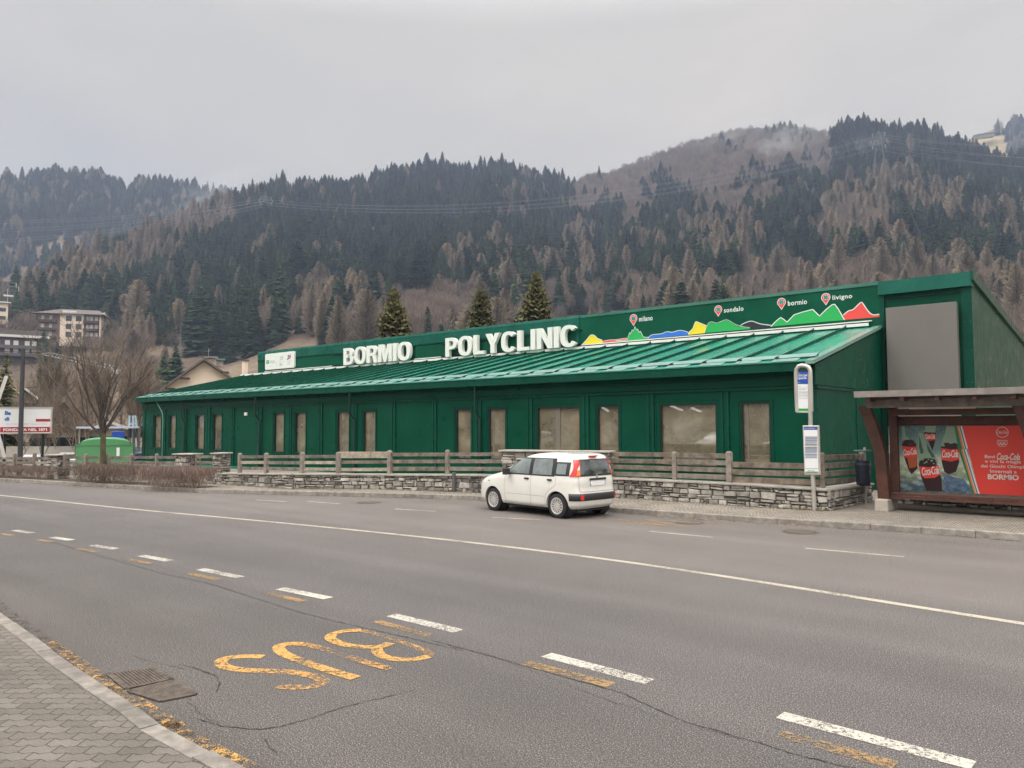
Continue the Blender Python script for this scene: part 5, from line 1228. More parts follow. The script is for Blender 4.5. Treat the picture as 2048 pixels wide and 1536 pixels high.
def spruce_mesh(mb, rr, h=1.0, w=.17, layers=20, per=9, m=SPR, gap=.1, droop=.35, ox=0, oy=0, oz=0, tight=1.0, split=1):
    """tapering crown of many separate flat sprays"""
    for i in range(layers):
        f = (i+rr.uniform(-.3, .3))/layers; z = h*(gap+(1-gap)*max(0, f)); r = w*(1-max(0, f))**tight*rr.uniform(.75, 1.15)+w*.05
        k = per if f < .8 else per-3
        a0 = rr.uniform(0, 6.28)
        for j in range(k):
            a = a0+j*6.283/k+rr.uniform(-.25, .25); L2 = r*rr.uniform(.65, 1.2); c, s = math.cos(a), math.sin(a)
            zz = z+rr.uniform(-.4, .4)*h/layers; dz = -droop*L2+.02*h; wd = L2*.30+h*.006
            for q in range(split):
                l0 = L2*q/split*.9; l1 = L2*(q+1)/split; z0_ = zz+(dz)*(q/split); z1_ = zz+dz*((q+1)/split)**1.2; sg = rr.uniform(-.2, .2)
                A = (ox+c*l0, oy+s*l0, oz+z0_+.012*h); T_ = (ox+c*l1-s*sg*wd, oy+s*l1+c*sg*wd, oz+z1_)
                m1 = (l0+l1)/2*1.05; wq = wd*(1-q/split*.55)
                B = (ox+c*m1-s*wq, oy+s*m1+c*wq, oz+(z0_+z1_)/2-.012*h); D = (ox+c*m1+s*wq, oy+s*m1-c*wq, oz+(z0_+z1_)/2-.012*h)
                mb.add([A, B, T_, D], [(0, 1, 2), (0, 2, 3)], m)
    return mb
def larch_mesh(mb, rr, m=LAR, w=.15, n=420):
    for i in range(n):
        f = rr.random()**.85; z = .08+.92*f; R_ = w*(1-f)**.55*min(1, .5+f*2.2)+.008; a = rr.uniform(0, 6.283); r0_ = R_*rr.uniform(0, .45); L2 = R_*rr.uniform(.35, .8)
        c, s = math.cos(a), math.sin(a); up = rr.uniform(.1, 1.3)*L2; t_ = .0036
        A = (c*r0_, s*r0_, z); B = (c*(r0_+L2), s*(r0_+L2), z+up)
        mb.add([(A[0]-s*t_, A[1]+c*t_, A[2]), (A[0]+s*t_, A[1]-c*t_, A[2]), (B[0]+s*t_*.4, B[1]-c*t_*.4, B[2]+.004), (B[0]-s*t_*.4, B[1]+c*t_*.4, B[2]-.012)], [(0, 1, 2, 3)], m)
def bare_mesh(mb, rr, m=BRN, n=520, w=.30, low=.25):
    for i in range(n):
        th = rr.uniform(0, 6.283); ph = math.acos(rr.uniform(-.75, 1)); rad = rr.uniform(.25, 1)**.6
        cx, cy, cz = w*rad*math.sin(ph)*math.cos(th), w*rad*math.sin(ph)*math.sin(th), .62+.38*rad*math.cos(ph)
        if cz < low: continue
        d = Vector((cx, cy, (cz-.30)*.9+rr.uniform(0, .3))).normalized(); l = rr.uniform(.06, .14); sd_ = d.cross(Vector((rr.uniform(-1, 1), rr.uniform(-1, 1), .2))).normalized()*.0034
        p = Vector((cx, cy, cz)); q = p+d*l
        mb.add([p-sd_, p+sd_, q+sd_*.3, q-sd_*.3], [(0, 1, 2, 3)], m)
    for i in range(9):
        a = rr.uniform(0, 6.28); mb.tube([(0, 0, .15+.02*i), (w*.45*math.cos(a), w*.45*math.sin(a), .5+rr.uniform(0, .1)), (w*.75*math.cos(a), w*.75*math.sin(a), .78+rr.uniform(-.1, .1))], [.008, .005, .002], 3, BARKC, cap=False)
VAR = {'spruce': [], 'larch': [], 'bare': []}
def meshof(mb, name):
    me = bpy.data.meshes.new(name); me.from_pydata(mb.v, [], mb.f)
    for k in mb.mats: me.materials.append(k)
    me.polygons.foreach_set('material_index', mb.m); me.update(); return me
for k in range(5):
    r3 = random.Random(100+k); mb = MB(); mb.tube([(0, 0, -.03), (0, 0, .5), (0, 0, 1)], [.012, .008, .001], 4, BARKC, cap=False); spruce_mesh(mb, r3, 1, .205+.022*((k*2) % 5), 36, 13, SPR, .04, .28+.05*k, tight=(.62, .9, .7, .55, .8)[k]); VAR['spruce'].append(meshof(mb, 'spruce_tree'))
    r3 = random.Random(200+k); mb = MB(); mb.tube([(0, 0, -.03), (0, 0, .5), (0, 0, 1)], [.012, .008, .001], 4, BARKC, cap=False); larch_mesh(mb, r3, w=.19+.022*k, n=1000); VAR['larch'].append(meshof(mb, 'larch_tree'))
    r3 = random.Random(300+k); mb = MB(); mb.tube([(0, 0, -.03), (0, 0, .3), (0, 0, .6)], [.016, .012, .006], 5, BARKC, cap=False); bare_mesh(mb, r3, w=.27+.02*k, n=900); VAR['bare'].append(meshof(mb, 'bare_tree'))
# ---- scatter the forest over the slope
TR = []   # kind, x, y, z, height, variant, rot
r4 = random.Random(21)
HPX = lambda az: CX+F*math.tan(az+math.radians(39.76))
def zone(px, py, x, y, t):
    """which kind of tree stands here; None for open ground (positions are on the real slope)"""
    nz = vnoise(x*1.6+40, y*1.6-9); n2 = vnoise(x*.8-70, y*.8+31)
    if py > 640 and 1060 < px < 1300 and r4.random() < .93: return None
    if px < 420 and py > 700 and r4.random() < .8: return None
    if px < 350 and py > 690: return 'bare' if r4.random() < .8 else 'larch'
    if 1150 < px < 1660 and t > .80-.0001*abs(px-1400): 
        return 'bare' if (nz < .35 or r4.random() < .6) else 'spruce'
    if 1250 < px < 1560 and .62 < t <= .80: return 'bare' if nz+r4.uniform(-.3, .3) < .15 else 'spruce'
    if 1640 <= px < 1780 and .45 < t < .62: return 'bare' if r4.random() < .6 else 'larch'
    if px < 470 and t > .80: return 'larch' if r4.random() < .5 else ('bare' if r4.random() < .35 else 'spruce')
    if px > 1480 and py > 560 and t < .40: return 'bare' if r4.random() < .75 else 'larch'
    if 520 < px < 1080 and py > 610: return 'bare' if nz+r4.uniform(-.4, .4) > .0 else ('larch' if r4.random() < .5 else 'spruce')
    if 1080 < px < 1480 and py > 590: return 'bare' if r4.random() < .45 else ('larch' if r4.random() < .4 else 'spruce')
    p = .02+(.13 if px > 1150 and t < .72 else .07 if t < .5 else .01)
    if n2 > .25: p = min(.75, p*3.2)
    elif n2 < -.15: p *= .3
    return 'larch' if r4.random() < p*(1.3 if nz > .1 else .5) else 'spruce'
cell = 6.9; cnt = 0
az0, az1 = math.radians(-39.76)+math.atan((-230-1024)/F), math.radians(-39.76)+math.atan((2270-1024)/F)
for ix in range(-160, 48):
    for iy in range(2, 160):
        x = ix*cell+r4.uniform(-.48, .48)*cell; y = iy*cell+r4.uniform(-.48, .48)*cell; r = math.hypot(x, y); az = math.atan2(x, y)
        if not az0 < az < az1: continue
        RR = float(np.interp(az, HA[:, 0], HA[:, 2]))
        if r < 225 or r > RR*1.03: continue
        z = hillz(x, y); px, py = proj((x, y, z)); t = (r-R0)/(RR-R0)
        k = zone(px, py, x, y, t)
        if k is None or (60 < px < 215 and r < 380) or (px < 80 and r < 360) or (px < 640 and r < 300): continue
        if t < .2 and r4.random() < .35 and px > 400: continue
        h = (1+.28*vnoise(x*2.1+9, y*2.1))*r4.gauss(15.8, 3.8) if k == 'spruce' else r4.gauss(16.8, 3) if k == 'larch' else r4.gauss(11.5, 2)
        if t > .85: h *= .9
        if k == 'spruce' and r4.random() < .12: h *= .6
        TR.append((k, x, y, z-.5, max(6, h), r4.randrange(5), r4.uniform(0, 6.28)))
        if k == 'bare' and r4.random() < .55: TR.append(('bare', x+r4.uniform(-4, 4), y+r4.uniform(-4, 4), z-.5, max(5, h*r4.uniform(.6, 1)), r4.randrange(5), r4.uniform(0, 6.28)))
# a row of wind-bent bare trees along the open crest
for k in range(46):
    px = 1290+k*7.9+r4.uniform(-3, 3); d = ray(px, 500); hh = math.hypot(d[0], d[1]); az = math.atan2(d[0], d[1]); RR = float(np.interp(az, HA[:, 0], HA[:, 2])); x, y = d[0]/hh*RR*.995, d[1]/hh*RR*.995
    TR.append(('bare', x, y, hillz(x, y)-.3, r4.uniform(8, 14), r4.randrange(5), r4.uniform(0, 6.28)))
for px, r, h in ((1203, 860, 22), (288, 612, 20), (845, 700, 20)):
    x, y, z = on_hill(px, r); TR.append(('spruce', x, y, z, h, 1, .3))
# far woods left and right
def far_trees(prof, r1, r2, n, hh, lo, ks, p0, p1):
    q = smooth_poly([(p[0], p[1]) for p in prof], 5)
    xs_ = [a[0] for a in q]; ys_ = [a[1] for a in q]
    for _ in range(n):
        px = r4.uniform(p0, p1); py = float(np.interp(px, xs_, ys_)); t = lo+(1-lo)*math.sqrt(r4.random()); d = ray(px, py); h0 = math.hypot(d[0], d[1]); zr = d[2]/h0*r2+H; r = r1+(r2-r1)*t
        x, y = d[0]/h0*r, d[1]/h0*r; k = r4.choice(ks)
        TR.append((k, x, y, zr*t**.8-15*(1-t)+vnoise(x, y)*8*t*(1-t)*4-1, r4.gauss(hh, 4), r4.randrange(5), r4.uniform(0, 6.28)))
far_trees(FL, 700, 1150, 2600, 19, .35, ['spruce']*6+['larch'], -150, 640)
far_trees(FR, 1000, 1400, 60, 17, .93, ['spruce', 'spruce', 'bare'], 1990, 2140)
far_trees(FR, 1000, 1400, 420, 17, .2, ['spruce', 'spruce', 'larch'], 2012, 2140)
# largest ones that show become objects of their own
def shows(tr):
    px, py = proj((tr[1], tr[2], tr[3]+tr[4])); lim = np.interp(px, [-50, 283, 500, 516, 1760, 1940, 2060], [860, 780, 735, 690, 555, 535, 670])
    return -10 < px < 2058 and py < lim-4
KL = {'spruce': ('dark green spruce in the forest on the mountainside', 'tree', 'spruces on the mountainside'), 'larch': ('leafless tan-brown larch in the forest on the mountainside', 'tree', 'larches on the mountainside'), 'bare': ('leafless grey-brown broadleaf tree on the mountainside', 'tree', 'bare broadleaf trees on the mountainside')}
rest = []
for kind, lim in (('spruce', 300), ('larch', 300), ('bare', 300)):
    c_ = sorted([t for t in TR if t[0] == kind], key=lambda t: -t[4]/math.hypot(t[1], t[2])*(1 if shows(t) else 1e-6))
    for tr in c_[:lim]:
        o = bpy.data.objects.new({'spruce': 'spruce_tree', 'larch': 'larch_tree', 'bare': 'bare_tree'}[kind], VAR[kind][tr[5]]); COL.objects.link(o)
        o.location = tr[1:4]; o.rotation_euler = (0, 0, tr[6]); s = tr[4]; wf = .75+.6*((tr[6]*7.3) % 1); o.scale = (s*wf, s*wf, s); tag(o, *KL[kind])
    rest.append((kind, c_[lim:]))
def scatter(name, kind, pts):
    src = bpy.data.collections.new('src_'+kind)
    for i, me in enumerate(VAR[kind]): o = bpy.data.objects.new('%s_source_%d' % (kind, i), me); src.objects.link(o)
    me = bpy.data.meshes.new(name); me.from_pydata([t[1:4] for t in pts], [], [])
    for an, ty, vals in (('idx', 'INT', [t[5] for t in pts]), ('rz', 'FLOAT', [t[6] for t in pts]), ('sc', 'FLOAT', [t[4] for t in pts]), ('sw', 'FLOAT', [t[4]*(.75+.6*((t[6]*7.3) % 1)) for t in pts])):
        at = me.attributes.new(an, ty, 'POINT'); at.data.foreach_set('value', vals)
    o = bpy.data.objects.new(name, me); COL.objects.link(o)
    ng = bpy.data.node_groups.new(name, 'GeometryNodeTree'); ng.interface.new_socket('Geometry', in_out='INPUT', socket_type='NodeSocketGeometry'); ng.interface.new_socket('Geometry', in_out='OUTPUT', socket_type='NodeSocketGeometry')
    gi = ng.nodes.new('NodeGroupInput'); go = ng.nodes.new('NodeGroupOutput'); ip = ng.nodes.new('GeometryNodeInstanceOnPoints'); ci = ng.nodes.new('GeometryNodeCollectionInfo')
    ci.inputs['Collection'].default_value = src; ci.inputs['Separate Children'].default_value = True; ci.inputs['Reset Children'].default_value = True
    def na(n_, ty):
        a = ng.nodes.new('GeometryNodeInputNamedAttribute'); a.data_type = ty; a.inputs['Name'].default_value = n_; return a.outputs['Attribute']
    cx_ = ng.nodes.new('ShaderNodeCombineXYZ'); ng.links.new(na('rz', 'FLOAT'), cx_.inputs[2])
    ng.links.new(gi.outputs[0], ip.inputs['Points']); ng.links.new(ci.outputs[0], ip.inputs['Instance']); ip.inputs['Pick Instance'].default_value = True
    ng.links.new(na('idx', 'INT'), ip.inputs['Instance Index']); ng.links.new(cx_.outputs[0], ip.inputs['Rotation']); cs_ = ng.nodes.new('ShaderNodeCombineXYZ'); ng.links.new(na('sw', 'FLOAT'), cs_.inputs[0]); ng.links.new(na('sw', 'FLOAT'), cs_.inputs[1]); ng.links.new(na('sc', 'FLOAT'), cs_.inputs[2]); ng.links.new(cs_.outputs[0], ip.inputs['Scale'])
    ng.links.new(ip.outputs[0], go.inputs[0]); md = o.modifiers.new('scatter', 'NODES'); md.node_group = ng
    return o
for kind, pts in rest:
    tag(scatter({'spruce': 'spruce_forest', 'larch': 'larch_forest', 'bare': 'bare_woods'}[kind], kind, pts), kind='stuff')
print('TREES', len(TR), [(k, len(p)) for k, p in rest])
# ================================================================ three spruces right behind the clinic
for i, (px, py, r, wpx, lab) in enumerate(((788, 580, 62, 80, 'dense olive spruce behind the clinic roof, left one of three'), (962, 582, 62, 75, 'thinner olive spruce behind the clinic roof, middle one of three'), (1072, 548, 60, 88, 'tallest olive spruce behind the clinic roof, right one of three'))):
    top = atr(px, py, r); g0 = top[2]; T = thing('spruce_tree', lab, 'tree', (top[0], top[1], 0), 'spruces behind the clinic'); r5 = random.Random(50+i)
    mb = MB(); mb.tube([(top[0], top[1], 0), (top[0], top[1], g0*.6), (top[0], top[1], g0)], [.22, .12, .02], 7, BARKC); mb.build('trunk', None, T)
    mb = MB(); spruce_mesh(mb, r5, g0, wpx/F*r*.98, 70, 13, NSP, .12, .22, top[0], top[1], 0, tight=.75, split=4)
    for _ in range(1500):
        f = r5.random(); z = g0*(.3+.7*f); rr_ = wpx/F*r*.96*(1-.95*f)**.75; a = r5.uniform(0, 6.28); q = rr_*r5.uniform(.7, 1.12); p = Vector((top[0]+q*math.cos(a), top[1]+q*math.sin(a), z)); d = Vector((math.cos(a)*.8, math.sin(a)*.8, r5.uniform(-.6, .5))).normalized()*r5.uniform(.12, .32); s_ = d.cross(Vector((0, 0, 1))).normalized()*.03
        mb.add([p-s_, p+s_, p+d], [(0, 1, 2)], NSP)
    mb.build('crown', None, T, fixn=False)
# ================================================================ bare street tree on the left
TWG = mat('street_tree_bark', (.15, .118, .095), .85, var=.3, vscale=6); TRK = mat('mossy_trunk', (.085, .075, .035), .95, var=.5, vscale=6, bump=.6)
def branching(mb, base, r0_, spread, rr, m, levels=6, h0=1.2, thin=.004, kids=3):
    def rec(p, d, l, r, lv):
        n_ = 3; pts = [p]; dd = d.copy()
        for k in range(n_):
            dd = (dd+Vector((rr.uniform(-.16, .16), rr.uniform(-.16, .16), rr.uniform(-.06, .14)))).normalized(); pts.append(pts[-1]+dd*l/n_)
        mb.tube(pts, [r*(1-.35*k/n_) for k in range(n_+1)], 5 if lv < 3 else 3, m, cap=False)
        if lv >= levels: return
        for k in range(kids if lv < levels-1 else kids+1):
            t_ = rr.uniform(.35, 1); q = pts[min(n_, max(1, int(t_*n_+.5)))]; a = rr.uniform(0, 6.28); tilt = rr.uniform(.35, .75)*spread
            ax = dd.cross(Vector((math.cos(a), math.sin(a), .3))).normalized(); nd = (Matrix.Rotation(tilt, 3, ax) @ dd).normalized(); nd = (nd+Vector((0, 0, .12))).normalized()
            rec(q, nd, l*rr.uniform(.62, .85), max(thin, r*rr.uniform(.45, .62)), lv+1)
    rec(base, Vector((0, 0, 1)), h0, r0_, 0)
bt = gp(205, 930, .12); DT = math.hypot(bt[0], bt[1]); Pt = np.array((bt[0], bt[1])); 
dirn = Pt/np.linalg.norm(Pt); Pt = dirn*34.0; zt0 = zat(205, 935, Pt); ztop = zat(200, 645, Pt); zfork = zat(205, 866, Pt)
T = thing('bare_tree', 'leafless street tree with mossy trunk in front of the green container', 'tree', (Pt[0], Pt[1], 0))
mb = MB(); rt_ = 4.6/F*34
mb.tube([(Pt[0], Pt[1], 0), (Pt[0]+.02, Pt[1], zfork*.6), (Pt[0], Pt[1], zfork)], [rt_*1.25, rt_, rt_*1.02], 10, TRK); mb.build('trunk', None, T, smooth=True)
LMB = mat('street_tree_limb', (.075, .058, .048), .9); mb = MB(); r6 = random.Random(77); Hc = ztop-zfork
for k in range(10):
    a = k*6.283/10+r6.uniform(-.2, .2); tl = r6.uniform(.12, .66) if k else .05; d = Vector((math.cos(a)*math.sin(tl), math.sin(a)*math.sin(tl), math.cos(tl)))
    def rec(p, d, l, r, lv):
        pts = [p]; dd = d.copy()
        for q in range(3): dd = (dd+Vector((r6.uniform(-.3, .3), r6.uniform(-.3, .3), .08))).normalized(); pts.append(pts[-1]+dd*l/3)
        mb.tube(pts, [r, r*.85, r*.7, r*.5], 5 if lv < 2 else 3, LMB if lv < 2 else TWG, cap=False)
        if lv >= 4: return
        for _ in range((4, 3, 3, 2)[lv]):
            i_ = r6.choice((1, 2, 2, 3)); a2 = r6.uniform(0, 6.28); ax = dd.cross(Vector((math.cos(a2), math.sin(a2), .2))).normalized(); nd = (Matrix.Rotation(r6.uniform(.25, .6), 3, ax) @ dd).normalized()
            rec(pts[i_], nd, l*r6.uniform(.55, .8), max(.0065, r*.50), lv+1)
    rec(Vector((Pt[0], Pt[1], zfork-.25*r6.random())), d, Hc*r6.uniform(.42, .56), rt_*.5, 0)
mb.build('crown', None, T, fixn=False)
# bare trees on the rough slope behind
r7 = random.Random(8)
BT2 = leafmat('scrub_twigs', (.20, .16, .125), .2)
mb = MB(); mb.tube([(0, 0, -.02), (0, 0, .35), (0, 0, .7)], [.014, .01, .004], 5, TWG, cap=False)
for k in range(16):
    a = r7.uniform(0, 6.28); t_ = r7.uniform(.1, .5); base = Vector((0, 0, .12+.03*k)); 
    d = Vector((math.cos(a)*math.sin(t_), math.sin(a)*math.sin(t_), math.cos(t_)))
    def rec2(p, d, l, r, lv):
        q = p+d*l; mb.tube([p, q], [r, r*.6], 3, BT2, cap=False)
        if lv >= 4: return
        for _ in range(4): rec2(p+d*l*r7.uniform(.4, 1), (d+Vector((r7.uniform(-.55, .55), r7.uniform(-.55, .55), r7.uniform(-.1, .4)))).normalized(), l*r7.uniform(.55, .8), r*.6, lv+1)
    rec2(base, d, .22, .005, 1)
SCR2 = meshof(mb, 'scrub_tree')
sp = [(95, 70, 9), (120, 90, 9), (165, 105, 9), (262, 90, 9), (285, 66, 8), (300, 90, 8), (215, 130, 10), (140, 130, 10), (60, 95, 8), (180, 62, 6.5), (110, 60, 5), (150, 58, 5), (195, 140, 12), (265, 130, 13), (80, 150, 10), (120, 160, 11), (20, 150, 9), (160, 180, 12), (300, 150, 12), (50, 55, 4.5), (85, 54, 4)]
for px, r, h in sp:
    x, y, z = on_hill(px+r7.uniform(-6, 6), r); o = bpy.data.objects.new('scrub_tree', SCR2); COL.objects.link(o); o.location = (x, y, max(-.2, z-.2)); o.scale = (h*r7.uniform(.9, 1.3), h*r7.uniform(.9, 1.3), h); o.rotation_euler = (0, 0, r7.uniform(0, 6.28)); tag(o, 'leafless scrubby tree on the rough slope left of the clinic', 'tree', 'scrub trees left of the clinic')
# big dark conifers by the balcony houses
for px, r, h in ((90, 235, 17), (108, 245, 15), (124, 255, 12), (78, 230, 10), (100, 210, 10), (326, 205, 14), (350, 225, 15), (312, 190, 11), (8, 90, 9)):
    x, y, z = on_hill(px, r); o = bpy.data.objects.new('spruce_tree', VAR['spruce'][4]); COL.objects.link(o); o.location = (x, y, z-1); o.scale = (h*1.35, h*1.35, h); o.rotation_euler = (0, 0, px); tag(o, 'broad dark conifer among the houses at the foot of the slope', 'tree', 'conifers at the foot of the slope')
# ================================================================ hedges
HG = leafmat('hedge_twigs', (.20, .15, .125), .15)
def hedge(label, p0, p1, ztop_px, wdt, seed, n=9000):
    r8 = random.Random(seed); A = gp(*p0, .12)[:2]; B = gp(*p1, .12)[:2]; zt_ = zat((p0[0]+p1[0])/2, ztop_px, (A+B)/2); t = (B-A); Ln = np.linalg.norm(t); t = t/Ln; nn = np.array((-t[1], t[0])); mb = MB()
    A = A+nn*wdt/2
    for i in range(n):
        u = r8.uniform(0, Ln); clump = .5+.5*math.sin(u*2.6+seed); v = r8.uniform(-1, 1)*wdt/2*(1); f = r8.random()
        hh = (zt_-.12)*(1+r8.uniform(-.02, .01)); z = .12+hh*f**.8; sh_ = .62+.38*min(1, f*2.0); u2 = u+(r8.uniform(-.1, .1)); v *= sh_
        l = r8.uniform(.06, .16); d = Vector((r8.uniform(-.45, .45), r8.uniform(-.45, .45), 1)).normalized()*l; p_ = A+t*u2+nn*v; p = Vector((p_[0], p_[1], min(z, .12+hh-l*.6)))
        if f < .3 and (math.sin(u*9+seed)+r8.uniform(-1, 1)) < .2: continue
        s_ = Vector((r8.uniform(-1, 1), r8.uniform(-1, 1), 0)).normalized()*r8.uniform(.004, .009)
        mb.add([p-s_, p+s_, p+d+s_*.4, p+d-s_*.4], [(0, 1, 2, 3)], HG)
    tag(mb.build('hedge', None, None, fixn=False), label, 'hedge', 'trimmed leafless hedges by the road')
hedge('trimmed leafless brown hedge at the left edge, in front of the utility pole', (-130, 950), (92, 961), 932, 1.1, 3, 11000)
hedge('trimmed leafless brown hedge under the bare street tree', (128, 966), (252, 971), 933, 1.2, 5, 10000)
hedge('trimmed leafless brown hedge at the right end of the row, before the rubble wall', (268, 977), (398, 979), 937, 1.2, 9, 10000)
# planting strip
mk = MB(); kk = [(x, y) for x, y in samp(KFs, 80, -60, -25)]
mk.sheet([[(x, y+.16, .124), (x, y+1.1, .126)] for x, y in kk]); tag(mk.build('planting_strip', soil('planting_soil', (.045, .032, .022), (.13, .10, .07), 2)), kind='structure')
# ================================================================ LEFT BACKGROUND
def housebox(mb, P, w, d, h, m, ang=0): mb.box((P[0]-w/2, P[1]-d/2, P[2]), (P[0]+w/2, P[1]+d/2, P[2]+h), m, rot=ang)
CREAM = mat('cream_render', (.74, .62, .49), .8, var=.08, vscale=.8); TILE = mat('grey_brown_tiles', (.12, .10, .09), .8, var=.3, vscale=6); DKW = mat('dark_balcony_wood', (.055, .035, .03), .7); WHW = mat('white_render', (.62, .60, .56), .8); GLD = mat('dark_window_glass', (.03, .035, .04), .1)
VIEW = -math.atan2(0, 1)
def frame(px, py, r, ang_deg=0):
    """local frame standing on the photo column px: u to the right, v away from the viewer"""
    P = atr(px, py, r); d = ray(px, 860); a = math.atan2(d[1], d[0])-math.pi/2+R(ang_deg); u = np.array((math.cos(a), math.sin(a), 0)); v = np.array((-math.sin(a), math.cos(a), 0)); return P, u, v
def lb(mb, P, u, v, a, b, m):      # box in a local frame
    vs = [tuple(P+u*x+v*y+np.array((0, 0, z))) for z in (a[2], b[2]) for y in (a[1], b[1]) for x in (a[0], b[0])]
    mb.add(vs, [(0, 2, 3, 1), (4, 5, 7, 6), (0, 1, 5, 4), (2, 6, 7, 3), (0, 4, 6, 2), (1, 3, 7, 5)], m)
def lp(P, u, v, x, y, z): return tuple(P+u*x+v*y+np.array((0, 0, z)))
# --- hotel with cream bays
r = 370.; P, u, v = frame(138, 678, r, -14); k = r/F
T = thing('apartment_building', 'cream hillside apartment block with brown balconies and broad grey roof', 'building', P)
mb = MB(); Wd = 96*k; Hh = 60*k; lb(mb, P, u, v, (-Wd/2, 0, -3), (Wd/2, 14, Hh-17*k), mat('hotel_brown', (.21, .15, .125), .8)); lb(mb, P, u, v, (-Wd*.14, -1, -3), (Wd*.24, 0, Hh-16*k), CREAM)
mb.ext([lp(P, u, v, Wd/2, -1, -3), lp(P, u, v, Wd/2, 14, -3), lp(P, u, v, Wd/2, 14, Hh-17*k), lp(P, u, v, Wd/2, 7, Hh-8*k), lp(P, u, v, Wd/2, -1, Hh-16*k)], tuple(u*.4), CREAM); mb.build('wall', None, T)
mb = MB(); z_ = Hh-17*k
mb.add([lp(P, u, v, -Wd/2-2, -2.5, z_), lp(P, u, v, Wd/2+2, -2.5, z_), lp(P, u, v, Wd/2+2, 16, z_), lp(P, u, v, -Wd/2-2, 16, z_), lp(P, u, v, -Wd*.2, 7, z_+13*k), lp(P, u, v, Wd*.42, 7, z_+12*k)], [(0, 1, 5, 4), (1, 2, 5), (2, 3, 4, 5), (3, 0, 4), (0, 3, 2, 1)], TILE)
lb(mb, P, u, v, (-Wd*.12, .5, z_+3*k), (Wd*.1, 1.5, z_+7*k), WHW); mb.build('roof', None, T)
for fl in range(3):
    z = z_-(fl+1)*14*k+2*k
    for x in (-.43, -.30, .0, .16, .30, .36, .44): 
        q = MB(); dark = x in (.0, .16); lb(q, P, u, v, (Wd*x-2.4*k*(1.8 if dark else 1), -1.15 if dark else -.15, z), (Wd*x+2.4*k*(1.8 if dark else 1), -.95 if dark else -.02, z+9*k), GLD if dark else WHW); q.build('window', None, T)
    for a, b in ((-.49, -.2), (.24, .48)): q = MB(); lb(q, P, u, v, (Wd*a, -1.6, z-3*k), (Wd*b, -.1, z+1.5*k), DKW); q.build('balcony', None, T)
# --- white balcony block
r = 345.; P, u, v = frame(28, 722, r, 3); k = r/F
T = thing('apartment_building', 'low white flat-roofed apartment block with dark balcony bands at the left edge', 'building', P)
mb = MB(); lb(mb, P, u, v, (-60*k, 0, -2.5), (48*k, 10, 44*k), DKW); mb.build('wall', None, T)
mb = MB(); lb(mb, P, u, v, (-62*k, -1.2, 40*k), (50*k, 11, 44*k), WHW); lb(mb, P, u, v, (-62*k, -1, 44*k), (48*k, 10, 52*k), TILE); mb.build('roof', None, T)
for fl, z in enumerate((27*k, 14*k)):
    for x in (-50, -38, -24, -10, 2, 18, 28, 41): q = MB(); lb(q, P, u, v, (x*k-3.5*k, -.2, z), (x*k+3.5*k, -.02, z+7.5*k), WHW); q.build('window', None, T)
    q = MB(); lb(q, P, u, v, (-61*k, -1.3, z-6*k), (49*k, -.25, z-.5*k), mat('balcony_dusk', (.09, .08, .085), .7)); q.build('balcony', None, T)
# --- pale tower at the very edge
r = 390.; P, u, v = frame(-4, 665, r); k = r/F
T = thing('apartment_building', 'pale yellow apartment tower with mast, cut by the left edge', 'building', P)
mb = MB(); lb(mb, P, u, v, (-20*k, 0, -8), (13*k, 8, 50*k), CREAM); mb.build('wall', None, T)
mb = MB(); lb(mb, P, u, v, (-22*k, -1, 50*k), (17*k, 9, 52*k), WHW); mb.build('roof', None, T)
for z in (8, 22, 36): q = MB(); lb(q, P, u, v, (-15*k, -.15, z*k), (10*k, -.02, (z+6)*k), GLD); q.build('window', None, T)
mb = MB(); mb.tube([lp(P, u, v, 12*k, 2, 50*k), lp(P, u, v, 12*k, 2, 76*k)], .12, 5, ST); lb(mb, P, u, v, (6*k, 1, 63*k), (20*k, 3, 65*k), WHW); mb.build('mast', None, T)
# --- house with cream gable behind the clinic's left end
r = 62.; P = atr(320, 830, r); 
def hp(px, py, rr_): return atr(px, py, rr_)
T = thing('gabled_house', 'cream gabled house with grey-brown tiled roof behind the left end of the clinic', 'building', (P[0], P[1], 0))
ap = hp(408, 717, 80); el = hp(300, 793, 80); er = hp(505, 785, 80)
gd = (er-el); gd[2] = 0; gl = np.linalg.norm(gd); gd = gd/gl; gv = np.array((-gd[1], gd[0], 0)); um = (ap-el)@gd
mb = MB(); ze = min(el[2], er[2]); sL = (ap[2]-el[2])/um; sR = (ap[2]-er[2])/(gl-um)
B = lambda x, y, z: tuple(el*np.array((1, 1, 0))+gd*x+gv*y+np.array((0, 0, z)))
mb.ext([B(.9, 0, 0), B(gl-.9, 0, 0), B(gl-.9, 0, er[2]+sR*.9-.2), B(um, 0, ap[2]-.3), B(.9, 0, el[2]+sL*.9-.2)], tuple(gv*11), CREAM); mb.build('wall', None, T)
mb = MB()
mb.ext([B(-.2, -.7, el[2]-sL*.2), B(um, -.7, ap[2]), B(um, -.7, ap[2]-.22), B(-.2, -.7, el[2]-sL*.2-.22)], tuple(gv*12.4), TILE)
mb.ext([B(gl+.2, -.7, er[2]-sR*.2), B(um+.001, -.7, ap[2]), B(um+.001, -.7, ap[2]-.22), B(gl+.2, -.7, er[2]-sR*.2-.22)], tuple(gv*12.4), TILE); rfh = mb.build('roof', None, T)
mb = MB()
for x, sgn in ((um*.28, 1), (um*.55, 1), (um+(gl-um)*.32, -1)):
    z = el[2]+sL*x-.42 if sgn > 0 else ap[2]-sR*(x-um)-.42
    mb.box(B(x, -.65, z), tuple(np.array(B(x, -.65, z))+np.array((.18, .9, .2))), DKW)
mb.build('purlin_end', None, T)
